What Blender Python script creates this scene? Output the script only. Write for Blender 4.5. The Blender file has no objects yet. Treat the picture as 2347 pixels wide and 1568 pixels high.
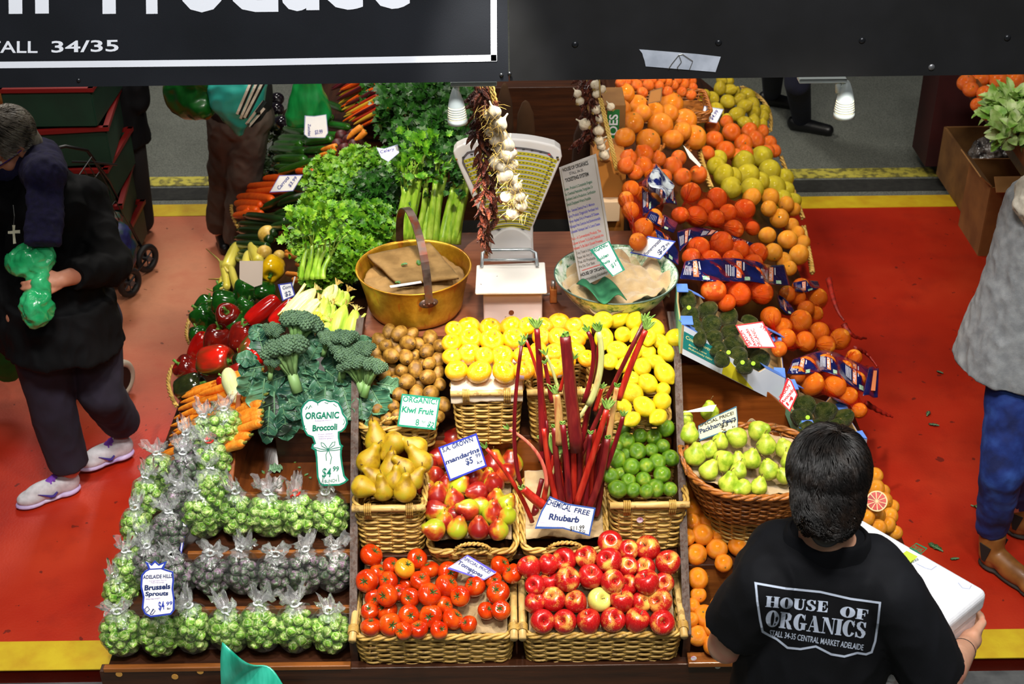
import bpy,bmesh,math,random
from math import sin,cos,tan,pi,radians,sqrt,atan2
from mathutils import Vector,Matrix,Euler,noise
from mathutils.bvhtree import BVHTree
random.seed(7)
SC=bpy.context.scene
COL=SC.collection
V=Vector
W,H_,F=2347,1568,3100.0
CAM=V((0,0,3.44))
TH,RO=radians(31.8),radians(0.72)
fwd=V((0,cos(TH),-sin(TH)))
up0=V((0,sin(TH),cos(TH)))
RT=V((1,0,0))*cos(RO)-up0*sin(RO)
UP=V((1,0,0))*sin(RO)+up0*cos(RO)
cam_d=bpy.data.cameras.new('camera')
cam=bpy.data.objects.new('camera',cam_d)
COL.objects.link(cam)
m=Matrix((RT,UP,-fwd)).transposed().to_4x4()
m.translation=CAM
cam.matrix_world=m
cam_d.sensor_width=36.0
cam_d.lens=F/W*36.0
cam_d.clip_end=60
cam_d.dof.use_dof=True
cam_d.dof.focus_distance=3.85
cam_d.dof.aperture_fstop=8.0
SC.camera=cam
SC.view_settings.view_transform='Standard'
SC.view_settings.look='None'
SC.view_settings.gamma=1.0
SC.view_settings.use_curve_mapping=False
SC.view_settings.exposure=0.35
SC.cycles.use_denoising=True
SC.cycles.transparent_max_bounces=24
SC.cycles.max_bounces=7
SC.cycles.sample_clamp_indirect=4.0
wd=bpy.data.worlds.new('world')
SC.world=wd
wd.use_nodes=True
wd.node_tree.nodes['Background'].inputs[0].default_value=(0.75,0.85,1.0,1)
wd.node_tree.nodes['Background'].inputs[1].default_value=0.018
def area(name,loc,target,power,size,color=(1,.95,.86),sy=None):
 d=bpy.data.lights.new(name,'AREA')
 d.energy=power
 d.color=color
 d.shape='RECTANGLE'
 d.size=size
 d.size_y=sy or size
 o=bpy.data.objects.new(name,d)
 COL.objects.link(o)
 o.location=loc
 o.rotation_euler=(V(target)-V(loc)).to_track_quat('-Z','Y').to_euler()
 return o
def spot(name,loc,target,power,deg,color=(1,.9,.74),r=.05,blend=.6):
 d=bpy.data.lights.new(name,'SPOT')
 d.energy=power
 d.color=color
 d.spot_size=radians(deg)
 d.spot_blend=blend
 d.shadow_soft_size=r
 o=bpy.data.objects.new(name,d)
 COL.objects.link(o)
 o.location=loc
 o.rotation_euler=(V(target)-V(loc)).to_track_quat('-Z','Y').to_euler()
 return o
area('front_hall_and_fill',(-.2,1.0,5.6),(0,3.4,.6),150,1.0,(1,.97,.93),.5)
area('front_hall_and_fill',(1.3,1.3,5.6),(.8,3.0,1),75,.5,(1,.98,.95))  # unseen light added to whiten the foam box
area('hall_lamp_left',(-2.6,5.2,5.2),(-2.0,4.9,0),34,1.0,(1,.95,.88))
area('hall_lamp_right',(2.6,5.0,5.2),(2.3,4.6,0),26,1.0,(1,.95,.88))
area('hall_lamp_back',(-1.8,8.8,5.0),(-1.8,7.8,0),130,1.2,(1,.96,.88))
area('camera_side_fill',(.2,-.8,4.9),(0,3.6,1.0),38,1.4,(1,.98,.95),.5)  # unseen fill light added to brighten camera-facing sides
spot('track_and_fill_spot',(-.12,3.69,1.83),(-.05,3.80,1.05),26,62,(1,.95,.82),.03)
spot('track_and_fill_spot',(-.10,3.35,2.75),(.02,3.85,1.05),90,34,(1,.93,.80))
spot('track_and_fill_spot',(.15,3.72,2.35),(.1,4.35,1.2),26,80,(1,.95,.86))  # unseen spot added behind the fascia to brighten bench and dial
spot('track_and_fill_spot',(.95,3.1,2.8),(.75,3.6,.6),75,50)
spot('track_and_fill_spot',(.1,2.6,3.3),(.15,3.35,.5),165,42)
spot('track_and_fill_spot',(-.9,2.7,3.2),(-.9,3.5,.6),150,46,(1,.96,.9))
spot('track_and_fill_spot',(-.6,4.1,2.6),(-.75,4.75,.95),95,62)
spot('track_and_fill_spot',(.9,4.0,2.6),(1.05,4.9,.7),80,64)
spot('track_and_fill_spot',(1.0,5.4,2.6),(.95,6.2,.8),85,76,(1,.88,.66))
spot('track_and_fill_spot',(-1.0,5.4,2.7),(-1.05,5.9,.8),42,70)
def ray(px,py):
 return(fwd+RT*((px-W/2)/F)+UP*((H_/2-py)/F)).normalized()
def hit(px,py,p0,n):
 d=ray(px,py)
 n=V(n)
 return CAM+d*((V(p0)-CAM).dot(n)/d.dot(n))
def at_z(px,py,z):
 return hit(px,py,(0,0,z),(0,0,1))
def at_y(px,py,y):
 return hit(px,py,(0,y,0),(0,1,0))
def depth(p):
 return(V(p)-CAM).dot(fwd)
def ppm(p):
 return F/depth(p)
def proj(p):
 q=V(p)-CAM
 d=q.dot(fwd)
 return(W/2+q.dot(RT)/d*F,H_/2-q.dot(UP)/d*F)
def yz_plane(y1,z1,y2,z2):
 return V((0,y1,z1)),V((0,-(z2-z1),(y2-y1))).normalized()
def tagit(o,label=None,cat=None,group=None,kind=None):
 if label:o['label']=label
 if cat:o['category']=cat
 if group:o['group']=group
 if kind:o['kind']=kind
 return o
def empty(name,loc=(0,0,0),parent=None,rot=None):
 o=bpy.data.objects.new(name,None)
 COL.objects.link(o)
 o.location=loc
 o.empty_display_size=.05
 if rot is not None:o.rotation_euler=rot
 if parent:o.parent=parent
 return o
class MB:
 def __init__(s):
  s.v=[];s.f=[];s.m=[]
 def add(s,vs,fs,mi=0):
  b=len(s.v)
  s.v.extend([tuple(v)for v in vs])
  s.f.extend([tuple(i+b for i in f)for f in fs])
  s.m.extend([mi]*len(fs))
  return s
 def box(s,c,size,rot=None,mi=0,taper=1.0):
  x,y,z=size[0]/2,size[1]/2,size[2]/2
  vs=[V((a*x*(taper if cc>0 else 1),b*y*(taper if cc>0 else 1),cc*z))for cc in(-1,1)for b in(-1,1)for a in(-1,1)]
  if rot is not None:
   R=rot if isinstance(rot,Matrix)else Euler(rot).to_matrix()
   vs=[R@v for v in vs]
  vs=[v+V(c)for v in vs]
  return s.add(vs,[(0,2,3,1),(4,5,7,6),(0,1,5,4),(2,6,7,3),(0,4,6,2),(1,3,7,5)],mi)
 def tube(s,pts,r,seg=8,closed=False,caps=True,mi=0,flat=1.0,up=None,rib=0,nrib=0):
  pts=[V(p)for p in pts]
  n=len(pts)
  rs=r if isinstance(r,(list,tuple))else[r]*n
  nrm=None
  vs=[]
  for i,p in enumerate(pts):
   if closed:
    t=pts[(i+1)%n]-pts[i-1]
   else:
    t=pts[min(i+1,n-1)]-pts[max(i-1,0)]
   if t.length<1e-9:t=V((0,0,1))
   t.normalize()
   if nrm is None:
    a=V(up)if up is not None else(V((0,0,1))if abs(t.z)<.9 else V((1,0,0)))
    nrm=a
   nrm=(nrm-t*nrm.dot(t))
   if nrm.length<1e-6:nrm=t.orthogonal()
   nrm.normalize()
   b=t.cross(nrm)
   for k in range(seg):
    a=2*pi*k/seg
    rr=rs[i]*(1+rib*cos(nrib*a))
    vs.append(p+nrm*(sin(a)*rr*flat)+b*(cos(a)*rr))
  fs=[]
  for i in range(n if closed else n-1):
   j=(i+1)%n
   for k in range(seg):
    l=(k+1)%seg
    fs.append((i*seg+k,i*seg+l,j*seg+l,j*seg+k))
  if caps and not closed:
   fs.append(tuple(range(seg-1,-1,-1)))
   fs.append(tuple((n-1)*seg+k for k in range(seg)))
  return s.add(vs,fs,mi)
 def lathe(s,prof,seg=24,mi=0,lobes=0,amp=0,lobefn=None,mat=None,ph=0):
  vs=[];fs=[];rings=[]
  for(r,z)in prof:
   if r<1e-6:
    rings.append([len(vs)]);vs.append(V((0,0,z)))
   else:
    ring=[]
    for k in range(seg):
     a=2*pi*k/seg
     f=1+(amp*(lobefn(z)if lobefn else 1)*cos(lobes*a+ph)if lobes else 0)
     ring.append(len(vs));vs.append(V((r*f*cos(a),r*f*sin(a),z)))
    rings.append(ring)
  for A,B in zip(rings[:-1],rings[1:]):
   if len(A)==1 and len(B)==1:continue
   for k in range(seg):
    l=(k+1)%seg
    if len(A)==1:fs.append((A[0],B[l],B[k]))
    elif len(B)==1:fs.append((A[k],A[l],B[0]))
    else:fs.append((A[k],A[l],B[l],B[k]))
  if mat is not None:vs=[mat@v for v in vs]
  return s.add(vs,fs,mi)
 def ball(s,c,r,seg=10,rings=6,mi=0,sc=(1,1,1)):
  vs=[V((0,0,-1))]
  for i in range(1,rings):
   a=-pi/2+pi*i/rings
   for k in range(seg):
    vs.append(V((cos(a)*cos(2*pi*k/seg),cos(a)*sin(2*pi*k/seg),sin(a))))
  vs.append(V((0,0,1)))
  fs=[(0,1+(k+1)%seg,1+k)for k in range(seg)]
  for i in range(rings-2):
   b=1+i*seg
   for k in range(seg):
    l=(k+1)%seg
    fs.append((b+k,b+l,b+seg+l,b+seg+k))
  b=1+(rings-2)*seg
  fs+=[(b+k,b+(k+1)%seg,len(vs)-1)for k in range(seg)]
  c=V(c)
  return s.add([V((v.x*sc[0],v.y*sc[1],v.z*sc[2]))*r+c for v in vs],fs,mi)
 def prism(s,poly,off,mi=0):
  """poly: 3-D outline, off: vector of thickness"""
  n=len(poly);off=V(off)
  vs=[V(p)for p in poly]+[V(p)+off for p in poly]
  fs=[tuple(range(n)),tuple(range(2*n-1,n-1,-1))]
  fs+=[(i,i+n,(i+1)%n+n,(i+1)%n)for i in range(n)]
  return s.add(vs,fs,mi)
 def grid(s,fn,nu,nv,mi=0,closed_u=False):
  vs=[fn(i/(nu if closed_u else nu-1),j/(nv-1))for j in range(nv)for i in range(nu)]
  fs=[]
  for j in range(nv-1):
   for i in range(nu if closed_u else nu-1):
    k=(i+1)%nu
    fs.append((j*nu+i,j*nu+k,(j+1)*nu+k,(j+1)*nu+i))
  return s.add(vs,fs,mi)
 def xf(s,M,start=0):
  s.v[start:]=[tuple(M@V(v))for v in s.v[start:]]
  return s
 def mesh(s,name,mats,smooth=True):
  me=bpy.data.meshes.new(name)
  me.from_pydata(s.v,[],s.f)
  for mm in(mats if isinstance(mats,(list,tuple))else[mats]):
   me.materials.append(mm)
  me.polygons.foreach_set('material_index',s.m)
  if smooth:me.polygons.foreach_set('use_smooth',[True]*len(s.f))
  me.update()
  return me
 def build(s,name,mats,parent=None,smooth=False,fix=False):
  me=s.mesh(name,mats,smooth)
  if fix:
   bm=bmesh.new();bm.from_mesh(me)
   bmesh.ops.recalc_face_normals(bm,faces=bm.faces)
   bm.to_mesh(me);bm.free()
  return obj(name,me,parent)
def obj(name,me,parent=None):
 o=bpy.data.objects.new(name,me)
 COL.objects.link(o)
 if parent:o.parent=parent
 return o
def evalmesh(o,name):
 dg=bpy.context.evaluated_depsgraph_get()
 me=bpy.data.meshes.new_from_object(o.evaluated_get(dg))
 me.name=name
 return me
def bevel(o,w=.004,seg=2):
 b=o.modifiers.new('bevel','BEVEL')
 b.width=w;b.segments=seg;b.limit_method='ANGLE'
 return o
def lin(c):
 return tuple(((x/255)/12.92 if x/255<=.04045 else((x/255+.055)/1.055)**2.4)for x in c)+(1,)
MATS={}
class NT:
 def __init__(s,name):
  s.m=bpy.data.materials.new(name)
  s.m.use_nodes=True
  s.t=s.m.node_tree
  s.b=s.t.nodes['Principled BSDF']
  s.out=s.t.nodes['Material Output']
 def n(s,typ,**kw):
  nd=s.t.nodes.new(typ)
  for k,v in kw.items():
   if k.startswith('i_'):
    key=k[2:]
    nd.inputs[int(key)if key.isdigit()else key].default_value=v
   else:
    setattr(nd,k,v)
  return nd
 def l(s,a,b):
  s.t.links.new(a,b)
 def coords(s,rnd=True,scale=(1,1,1)):
  tc=s.n('ShaderNodeTexCoord')
  mp=s.n('ShaderNodeMapping')
  mp.inputs['Scale'].default_value=scale
  s.l(tc.outputs['Object'],mp.inputs['Vector'])
  if rnd:
   oi=s.n('ShaderNodeObjectInfo')
   ml=s.n('ShaderNodeMath',operation='MULTIPLY')
   ml.inputs[1].default_value=37.0
   s.l(oi.outputs['Random'],ml.inputs[0])
   s.l(ml.outputs[0],mp.inputs['Location'])
  return mp.outputs[0]
 def noise(s,vec,scale,detail=3,rough=.55):
  n=s.n('ShaderNodeTexNoise')
  n.inputs['Scale'].default_value=scale
  n.inputs['Detail'].default_value=detail
  n.inputs['Roughness'].default_value=rough
  s.l(vec,n.inputs['Vector'])
  return n.outputs['Fac']
 def ramp(s,fac,stops):
  r=s.n('ShaderNodeValToRGB')
  e=r.color_ramp.elements
  e[0].position,e[0].color=stops[0][0],lin(stops[0][1])
  e[1].position,e[1].color=stops[-1][0],lin(stops[-1][1])
  for p,c in stops[1:-1]:
   x=e.new(p);x.color=lin(c)
  s.l(fac,r.inputs[0])
  return r.outputs[0]
 def mix(s,fac,a,b,mode='MIX'):
  x=s.n('ShaderNodeMix',data_type='RGBA',blend_type=mode)
  if hasattr(fac,'links'):s.l(fac,x.inputs[0])
  else:x.inputs[0].default_value=fac
  for k,v in((6,a),(7,b)):
   if hasattr(v,'links'):s.l(v,x.inputs[k])
   else:x.inputs[k].default_value=v
  return x.outputs[2]
 def math(s,op,a,b=0,clamp=False):
  x=s.n('ShaderNodeMath',operation=op,use_clamp=clamp)
  for k,v in((0,a),(1,b)):
   if hasattr(v,'links'):s.l(v,x.inputs[k])
   else:x.inputs[k].default_value=v
  return x.outputs[0]
 def bump(s,h,strength,dist=.01):
  b=s.n('ShaderNodeBump')
  b.inputs['Strength'].default_value=strength
  b.inputs['Distance'].default_value=dist
  s.l(h,b.inputs['Height'])
  s.l(b.outputs[0],s.b.inputs['Normal'])
 def base(s,c):
  if hasattr(c,'links'):s.l(c,s.b.inputs['Base Color'])
  else:s.b.inputs['Base Color'].default_value=c
 def fin(s,rough=.5,spec=.5,metal=0,coat=0,sss=0,sheen=0):
  b=s.b
  b.inputs['Roughness'].default_value=rough
  b.inputs['Specular IOR Level'].default_value=spec
  b.inputs['Metallic'].default_value=metal
  b.inputs['Coat Weight'].default_value=coat
  b.inputs['Coat Roughness'].default_value=.12
  if sss:
   b.inputs['Subsurface Weight'].default_value=sss
   b.inputs['Subsurface Radius'].default_value=(.012,.006,.003)
   b.inputs['Subsurface Scale'].default_value=.5
  b.inputs['Sheen Weight'].default_value=sheen
  return s.m
def PM(name,c1,c2=None,c3=None,scale=8,rough=.5,spec=.5,bump=0,bscale=120,coat=0,metal=0,rnd=True,var=0.0,stretch=(1,1,1),detail=3,sheen=0,bdist=.002,lo=.35,hi=.65,sss=0):
 """patchy procedural material"""
 if name in MATS:return MATS[name]
 s=NT(name)
 vec=s.coords(rnd,stretch)
 if c2 is None:
  col=lin(c1)
 else:
  stops=[(lo,c1),(hi,c2)]if c3 is None else[(lo,c1),((lo+hi)/2,c2),(hi,c3)]
  col=s.ramp(s.noise(vec,scale,detail),stops)
 if var:
  oi=s.n('ShaderNodeObjectInfo')
  mr=s.n('ShaderNodeMapRange')
  mr.inputs['To Min'].default_value=1-var
  mr.inputs['To Max'].default_value=1+var*.6
  s.l(oi.outputs['Random'],mr.inputs[0])
  hs=s.n('ShaderNodeHueSaturation')
  s.l(mr.outputs[0],hs.inputs['Value'])
  if hasattr(col,'links'):s.l(col,hs.inputs['Color'])
  else:hs.inputs['Color'].default_value=col
  col=hs.outputs[0]
 s.base(col)
 if bump:
  s.bump(s.noise(vec,bscale,3),bump,bdist)
 MATS[name]=s.fin(rough,spec,metal,coat,sss,sheen)
 return MATS[name]
def wood(name,c1,c2,axis='x',rough=.5,scale=3.0,coat=.0,wear=None):
 if name in MATS:return MATS[name]
 s=NT(name)
 st={'x':(1,14,14),'y':(14,1,14),'z':(14,14,1)}[axis]
 vec=s.coords(True,st)
 n1=s.noise(vec,scale,6,.65)
 col=s.ramp(n1,[(.3,c1),(.7,c2)])
 v2=s.coords(True)
 blot=s.noise(v2,4,4)
 col=s.mix(s.math('MULTIPLY',blot,.5),col,lin(tuple(int(x*.45)for x in c1)))
 if wear:
  w=s.noise(vec,scale*2.2,4)
  wf=s.math('GREATER_THAN',w,.55)
  col=s.mix(s.math('MULTIPLY',wf,.6),col,lin(wear))
 s.base(col)
 s.bump(n1,.35,.004)
 MATS[name]=s.fin(rough,.4,0,coat)
 return MATS[name]
def film(name,tint=(1,1,1),alpha=.25,gloss=.06,col=(235,240,245),tl=.5,sh=.5):
 if name in MATS:return MATS[name]
 s=NT(name)
 nt=s.t
 nt.nodes.remove(s.b)
 tr=s.n('ShaderNodeBsdfTransparent');tr.inputs[0].default_value=tint+(1,)if len(tint)==3 else tint
 gl=s.n('ShaderNodeBsdfGlossy');gl.inputs['Roughness'].default_value=gloss
 gl.inputs[0].default_value=(1,1,1,1)
 df=s.n('ShaderNodeBsdfTranslucent');df.inputs[0].default_value=lin(col)
 df2=s.n('ShaderNodeBsdfDiffuse');df2 .inputs[0].default_value=lin(col)
 vec=s.coords(True)
 n=s.noise(vec,38,4,.6)
 bp=s.n('ShaderNodeBump');bp.inputs['Strength'].default_value=1.0;bp.inputs['Distance'].default_value=.006
 s.l(n,bp.inputs['Height'])
 for x in(gl,df2):s.l(bp.outputs[0],x.inputs['Normal'])
 m0=s.n('ShaderNodeMixShader');m0 .inputs[0].default_value=tl
 s.l(df.outputs[0],m0 .inputs[1]);s.l(df2 .outputs[0],m0 .inputs[2])
 fr=s.n('ShaderNodeLayerWeight');fr.inputs[0].default_value=.25
 s.l(bp.outputs[0],fr.inputs['Normal'])
 a=s.math('ADD',s.math('MULTIPLY',s.math('POWER',fr.outputs['Facing'],3),.5),alpha,True)
 n2=s.noise(vec,16,3)
 a=s.math('MULTIPLY',a,s.math('ADD',n2,.35),True)
 m1=s.n('ShaderNodeMixShader')
 s.l(a,m1 .inputs[0]);s.l(tr.outputs[0],m1 .inputs[1]);s.l(m0 .outputs[0],m1 .inputs[2])
 m2=s.n('ShaderNodeMixShader')
 s.l(s.math('ADD',s.math('MULTIPLY',fr.outputs['Fresnel'],sh),.035,True),m2 .inputs[0])
 s.l(m1 .outputs[0],m2 .inputs[1]);s.l(gl.outputs[0],m2 .inputs[2])
 s.l(m2 .outputs[0],s.out.inputs[0])
 MATS[name]=s.m
 return s.m
def netmat(name,col,scale=260,cover=.45):
 s=NT(name)
 tr=s.n('ShaderNodeBsdfTransparent')
 tr.inputs[0].default_value=(1,.86,.76,1)
 vec=s.coords(True)
 n=s.noise(vec,14,3)
 s.base(s.ramp(n,[(.35,col),(.65,tuple(int(c*.6)for c in col))]))
 s.fin(.35,.5)
 sx=s.n('ShaderNodeSeparateXYZ');s.l(vec,sx.inputs[0])
 w1=s.math('SINE',s.math('MULTIPLY',s.math('ADD',sx.outputs[0],sx.outputs[2]),scale*2))
 w2=s.math('SINE',s.math('MULTIPLY',s.math('SUBTRACT',s.math('ADD',sx.outputs[1],sx.outputs[0]),sx.outputs[2]),scale*2))
 g=s.math('GREATER_THAN',s.math('MAXIMUM',w1,w2),1-cover*1.4)
 mx=s.n('ShaderNodeMixShader')
 s.l(s.math('ADD',s.math('MULTIPLY',g,.20),s.math('MULTIPLY',n,.18)),mx.inputs[0])
 s.l(tr.outputs[0],mx.inputs[1]);s.l(s.b.outputs[0],mx.inputs[2])
 s.l(mx.outputs[0],s.out.inputs[0])
 return s.m
def glow(name,col,st):
 s=NT(name)
 s.base(lin((250,245,235)))
 s.b.inputs['Emission Color'].default_value=lin(col)
 s.b.inputs['Emission Strength'].default_value=st
 return s.fin(.4)
ORD=['leftmost','second','third','fourth','fifth','sixth','seventh','eighth','ninth','tenth','eleventh','twelfth','thirteenth','fourteenth','fifteenth']
ROWN=['front','second','third','fourth','fifth','sixth','seventh','eighth']
def rank_labels(pts,nrows,look,where,rowword='row'):
 """pts: list of pixel (x,y). returns labels naming row (from the front) and rank from left"""
 n=len(pts)
 ys=sorted(range(n),key=lambda i:-pts[i][1])
 out=[None]*n
 per=n/nrows
 rows=[[]for _ in range(nrows)]
 for k,i in enumerate(ys):
  rows[min(nrows-1,int(k/per))].append(i)
 for r,row in enumerate(rows):
  row.sort(key=lambda i:pts[i][0])
  rn='front'if r==0 else('back'if r==nrows-1 else ROWN[r])
  for k,i in enumerate(row):
   pos='leftmost'if k==0 else('rightmost'if k==len(row)-1 else ORD[min(k,14)]+' from left')
   lk=look(i)if callable(look)else look
   out[i]=f"{lk}, {pos} in {rn} {rowword} of {where}"
 return out
def relax(P,R,n=40,k=.5,fac=.97):
 """push overlapping spheres apart"""
 for _ in range(n):
  moved=False
  for i in range(len(P)):
   for j in range(i+1,len(P)):
    d=P[j]-P[i]
    L=d.length
    m=(R[i]+R[j])*fac
    if L<m:
     if L<1e-6:d=V((.01,0,.01));L=d.length
     vdir=((P[i]+P[j])/2-CAM).normalized()
     s=d.dot(vdir)
     q=d/L*.35+vdir*(.65 if s>=0 else-.65)
     q.normalize()
     sh=q*((m-L)*k)
     P[i]=P[i]-sh*.5;P[j]=P[j]+sh*.5
     moved=True
  if not moved:break
 return P
class Fruit:
 """a kind of fruit: body mesh variants + part meshes"""
 def __init__(s,name,bodies,parts,cat):
  s.name,s.bodies,s.parts,s.cat=name,bodies,parts,cat
  s.k=0
 def put(s,loc,rot,scale,label=None,group=None,parent=None,mat=None,name=None,parts=True,cat=None):
  me=s.bodies[s.k%len(s.bodies)]
  s.k+=1
  o=obj(name or s.name,me,parent)
  o.location=loc
  if isinstance(rot,Euler)or isinstance(rot,tuple):o.rotation_euler=rot
  else:
   o.rotation_mode='QUATERNION';o.rotation_quaternion=rot
  o.scale=(scale,)*3 if not hasattr(scale,'__len__')else scale
  if mat is not None:
   o.material_slots[0].link='OBJECT'
   o.material_slots[0].material=mat
  if parent is None:tagit(o,label,cat or s.cat,group)
  if parts and parent is None:
   for pn,pm in s.parts:
    obj(pn,pm,o)
  return o
def rr(a,b):
 return random.uniform(a,b)
def pile(fr,data,plane,look,where,nrows,group,off=(0,0),s=1.0,rotf=None,lift=0,fac=.97,matf=None,rscale=1.0,squash=False,relaxn=40,name=None,wmax=None,parts=True):
 """data: (x, y, diameter) read off the photo -> fruit resting on the pile's slope"""
 p0,n=plane
 px=[(off[0]+d[0]*s,off[1]+d[1]*s)for d in data]
 P=[hit(x,y,p0,n)for x,y in px]
 R=[]
 for p,d in zip(P,data):
  R.append(d[2]*s/2/ppm(p)*rscale)
 med=sorted(R)[len(R)//2]
 R=[min(max(r,med*.86),med*1.18)*1.11 for r in R]
 P=relax(P,R,relaxn,.5,fac*.87)
 labs=rank_labels(px,nrows,look,where)
 out=[]
 for i,(p,r)in enumerate(zip(P,R)):
  rot=rotf(i,data[i])if rotf else Euler((rr(0,6.3),rr(0,6.3),rr(0,6.3)))
  out.append(fr.put(p+V((0,0,lift)),rot,r,labs[i],group,None,matf(i,data[i])if matf else None,name,parts))
 return out
def imgdir(deg,toward=.0):
 """3-D direction seen in the picture at this angle (0 right, 90 up), leaning toward the viewer by `toward`"""
 a=radians(deg)
 return(RT*cos(a)+UP*sin(a)-fwd*toward).normalized()
def zto(d,spin=0):
 return d.to_track_quat('Z','Y')@Euler((0,0,spin)).to_quaternion()
_FM={}
def font2d(txt,weight=0.0,shear=0.0,spacing=1.0,dense=False):
 key=(txt,weight,shear,spacing,dense)
 if key in _FM:return _FM[key]
 cu=bpy.data.curves.new('t','FONT')
 cu.body=txt
 cu.offset=weight
 cu.shear=shear
 cu.space_character=spacing
 cu.resolution_u=3
 cu.fill_mode='BOTH'if hasattr(cu,'fill_mode')else cu.fill_mode
 o=bpy.data.objects.new('t',cu)
 COL.objects.link(o)
 dg=bpy.context.evaluated_depsgraph_get()
 dg.update()
 me=bpy.data.meshes.new_from_object(o.evaluated_get(dg))
 bm=bmesh.new();bm.from_mesh(me)
 bmesh.ops.triangulate(bm,faces=bm.faces)
 if dense:
  for _ in range(3):
   ed=[e for e in bm.edges if e.calc_length()>.22]
   if not ed:break
   bmesh.ops.subdivide_edges(bm,edges=ed,cuts=1)
   bmesh.ops.triangulate(bm,faces=bm.faces)
 bm.verts.ensure_lookup_table()
 vs=[(v.co.x,v.co.y)for v in bm.verts]
 fs=[tuple(v.index for v in f.verts)for f in bm.faces]
 bm.free()
 bpy.data.objects.remove(o);bpy.data.curves.remove(cu);bpy.data.meshes.remove(me)
 _FM[key]=(vs,fs)
 return _FM[key]
CAPH=max(v[1]for v in font2d('H')[0])
def text_px(mb,txt,a,b,h,surf,weight=.012,shear=0,fit_h=False,dense=False,spacing=1.0,mi=0):
 """lay text from a to b (baseline, photo pixels) with cap height h on a surface"""
 vs,fs=font2d(txt,weight,shear,spacing,dense)
 if not vs:return
 x0=min(v[0]for v in vs);x1=max(v[0]for v in vs)
 A=V((a[0],a[1]));B=V((b[0],b[1]))
 ux=(B-A)/(x1-x0)
 d=(B-A).normalized()
 if fit_h:
  y0=min(v[1]for v in vs);y1=max(v[1]for v in vs)
  uy=V((d.y,-d.x))*(h/(y1-y0))
 else:
  y0=0;uy=V((d.y,-d.x))*(h/CAPH)
 P=[]
 for x,y in vs:
  q=A+ux*(x-x0)+uy*(y-y0)
  P.append(surf(q.x,q.y))
 mb.add(P,fs,mi)
def line_px(mb,pts,w,surf,closed=False,mi=0):
 """a painted line of width w (photo pixels)"""
 pts=[V(p)for p in pts]
 n=len(pts)
 vs=[]
 for i,p in enumerate(pts):
  if closed:t=pts[(i+1)%n]-pts[i-1]
  else:t=pts[min(i+1,n-1)]-pts[max(i-1,0)]
  t.normalize();q=V((-t.y,t.x))
  k=1.0
  if closed or 0<i<n-1:
   t2=(pts[(i+1)%n]-p).normalized()
   k=1/max(.5,abs(t.dot(t2)))
  vs+=[surf(*(p+q*w*.5*k)),surf(*(p-q*w*.5*k))]
 fs=[]
 for i in range(n if closed else n-1):
  j=(i+1)%n
  fs.append((2*i,2*i+1,2*j+1,2*j))
 mb.add(vs,fs,mi)
INK={}
def ink(c):
 if c not in INK:
  INK[c]=PM('marker_ink_%d_%d_%d'%c,c,rough=.6)
 return INK[c]
PAPER=PM('card_paper',(252,250,250),(240,240,244),scale=14,rough=.35,spec=.4)
GREEN_I,BLUE_I,RED_I,PURP_I,NAVY_I,BLK_I=(16,128,100),(32,44,150),(205,30,40),(150,130,190),(25,45,100),(20,20,22)
def frame3(p0,n):
 return lambda x,y,e=0.0:hit(x,y,p0,n)+n*e
def price_card(name,outline,anchor,normal,border,lines,label,cat='price card',strokes=(),bw=4,group=None,paper=None,fine=(),peg=None,squiggle=PURP_I):
 """outline in photo pixels; lines: (text, a, b, h, ink)"""
 n=V(normal).normalized()
 if n.dot(CAM-V(anchor))<0:n=-n
 S=frame3(V(anchor),n)
 root=empty(name,S(*outline[0]))
 root.location=S(sum(p[0]for p in outline)/len(outline),sum(p[1]for p in outline)/len(outline))
 base=V(root.location)
 off=Matrix.Translation(-base)
 def fin(mb,nm,mt):
  if not mb.v:return
  mb.xf(off)
  mb.build(nm,mt,root,fix=True)
 mb=MB();mb.prism([S(x,y,-.0018)for x,y in outline],n*.0018)
 fin(mb,'paper',paper or PAPER)
 if border:
  mb=MB()
  c=V((sum(p[0]for p in outline)/len(outline),sum(p[1]for p in outline)/len(outline)))
  inner=[]
  for p in outline:
   q=V(p)-c
   inner.append(V(p)-q.normalized()*bw*.5)
  line_px(mb,inner,bw,lambda x,y:S(x,y,.0005),True)
  fin(mb,'border',ink(border))
 mb=MB();cols=[]
 for ln in lines:
  t,a,b,h,c=ln[:5]
  if c not in cols:cols.append(c)
  text_px(mb,t,a,b,h,lambda x,y:S(x,y,.0010),ln[5]if len(ln)>5 else.02,ln[6]if len(ln)>6 else.12,mi=cols.index(c))
 for pts,w,c in strokes:
  if c not in cols:cols.append(c)
  line_px(mb,pts,w,lambda x,y:S(x,y,.0010),mi=cols.index(c))
 if mb.v:fin(mb,'lettering',[ink(c)for c in cols])
 mb=MB()
 for t,a,b,h in fine:
  text_px(mb,t,a,b,h,lambda x,y:S(x,y,.0008),0,.2)
 fin(mb,'fine_print',ink(squiggle))
 if peg:
  mb=MB()
  a,b=S(*peg[0],e=-.004),S(*peg[1],e=-.004)
  mb.tube([a,b],.003,6)
  fin(mb,'stake',PM('white_plastic',(235,235,230),rough=.4))
 tagit(root,label,cat,group)
 return root
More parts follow.
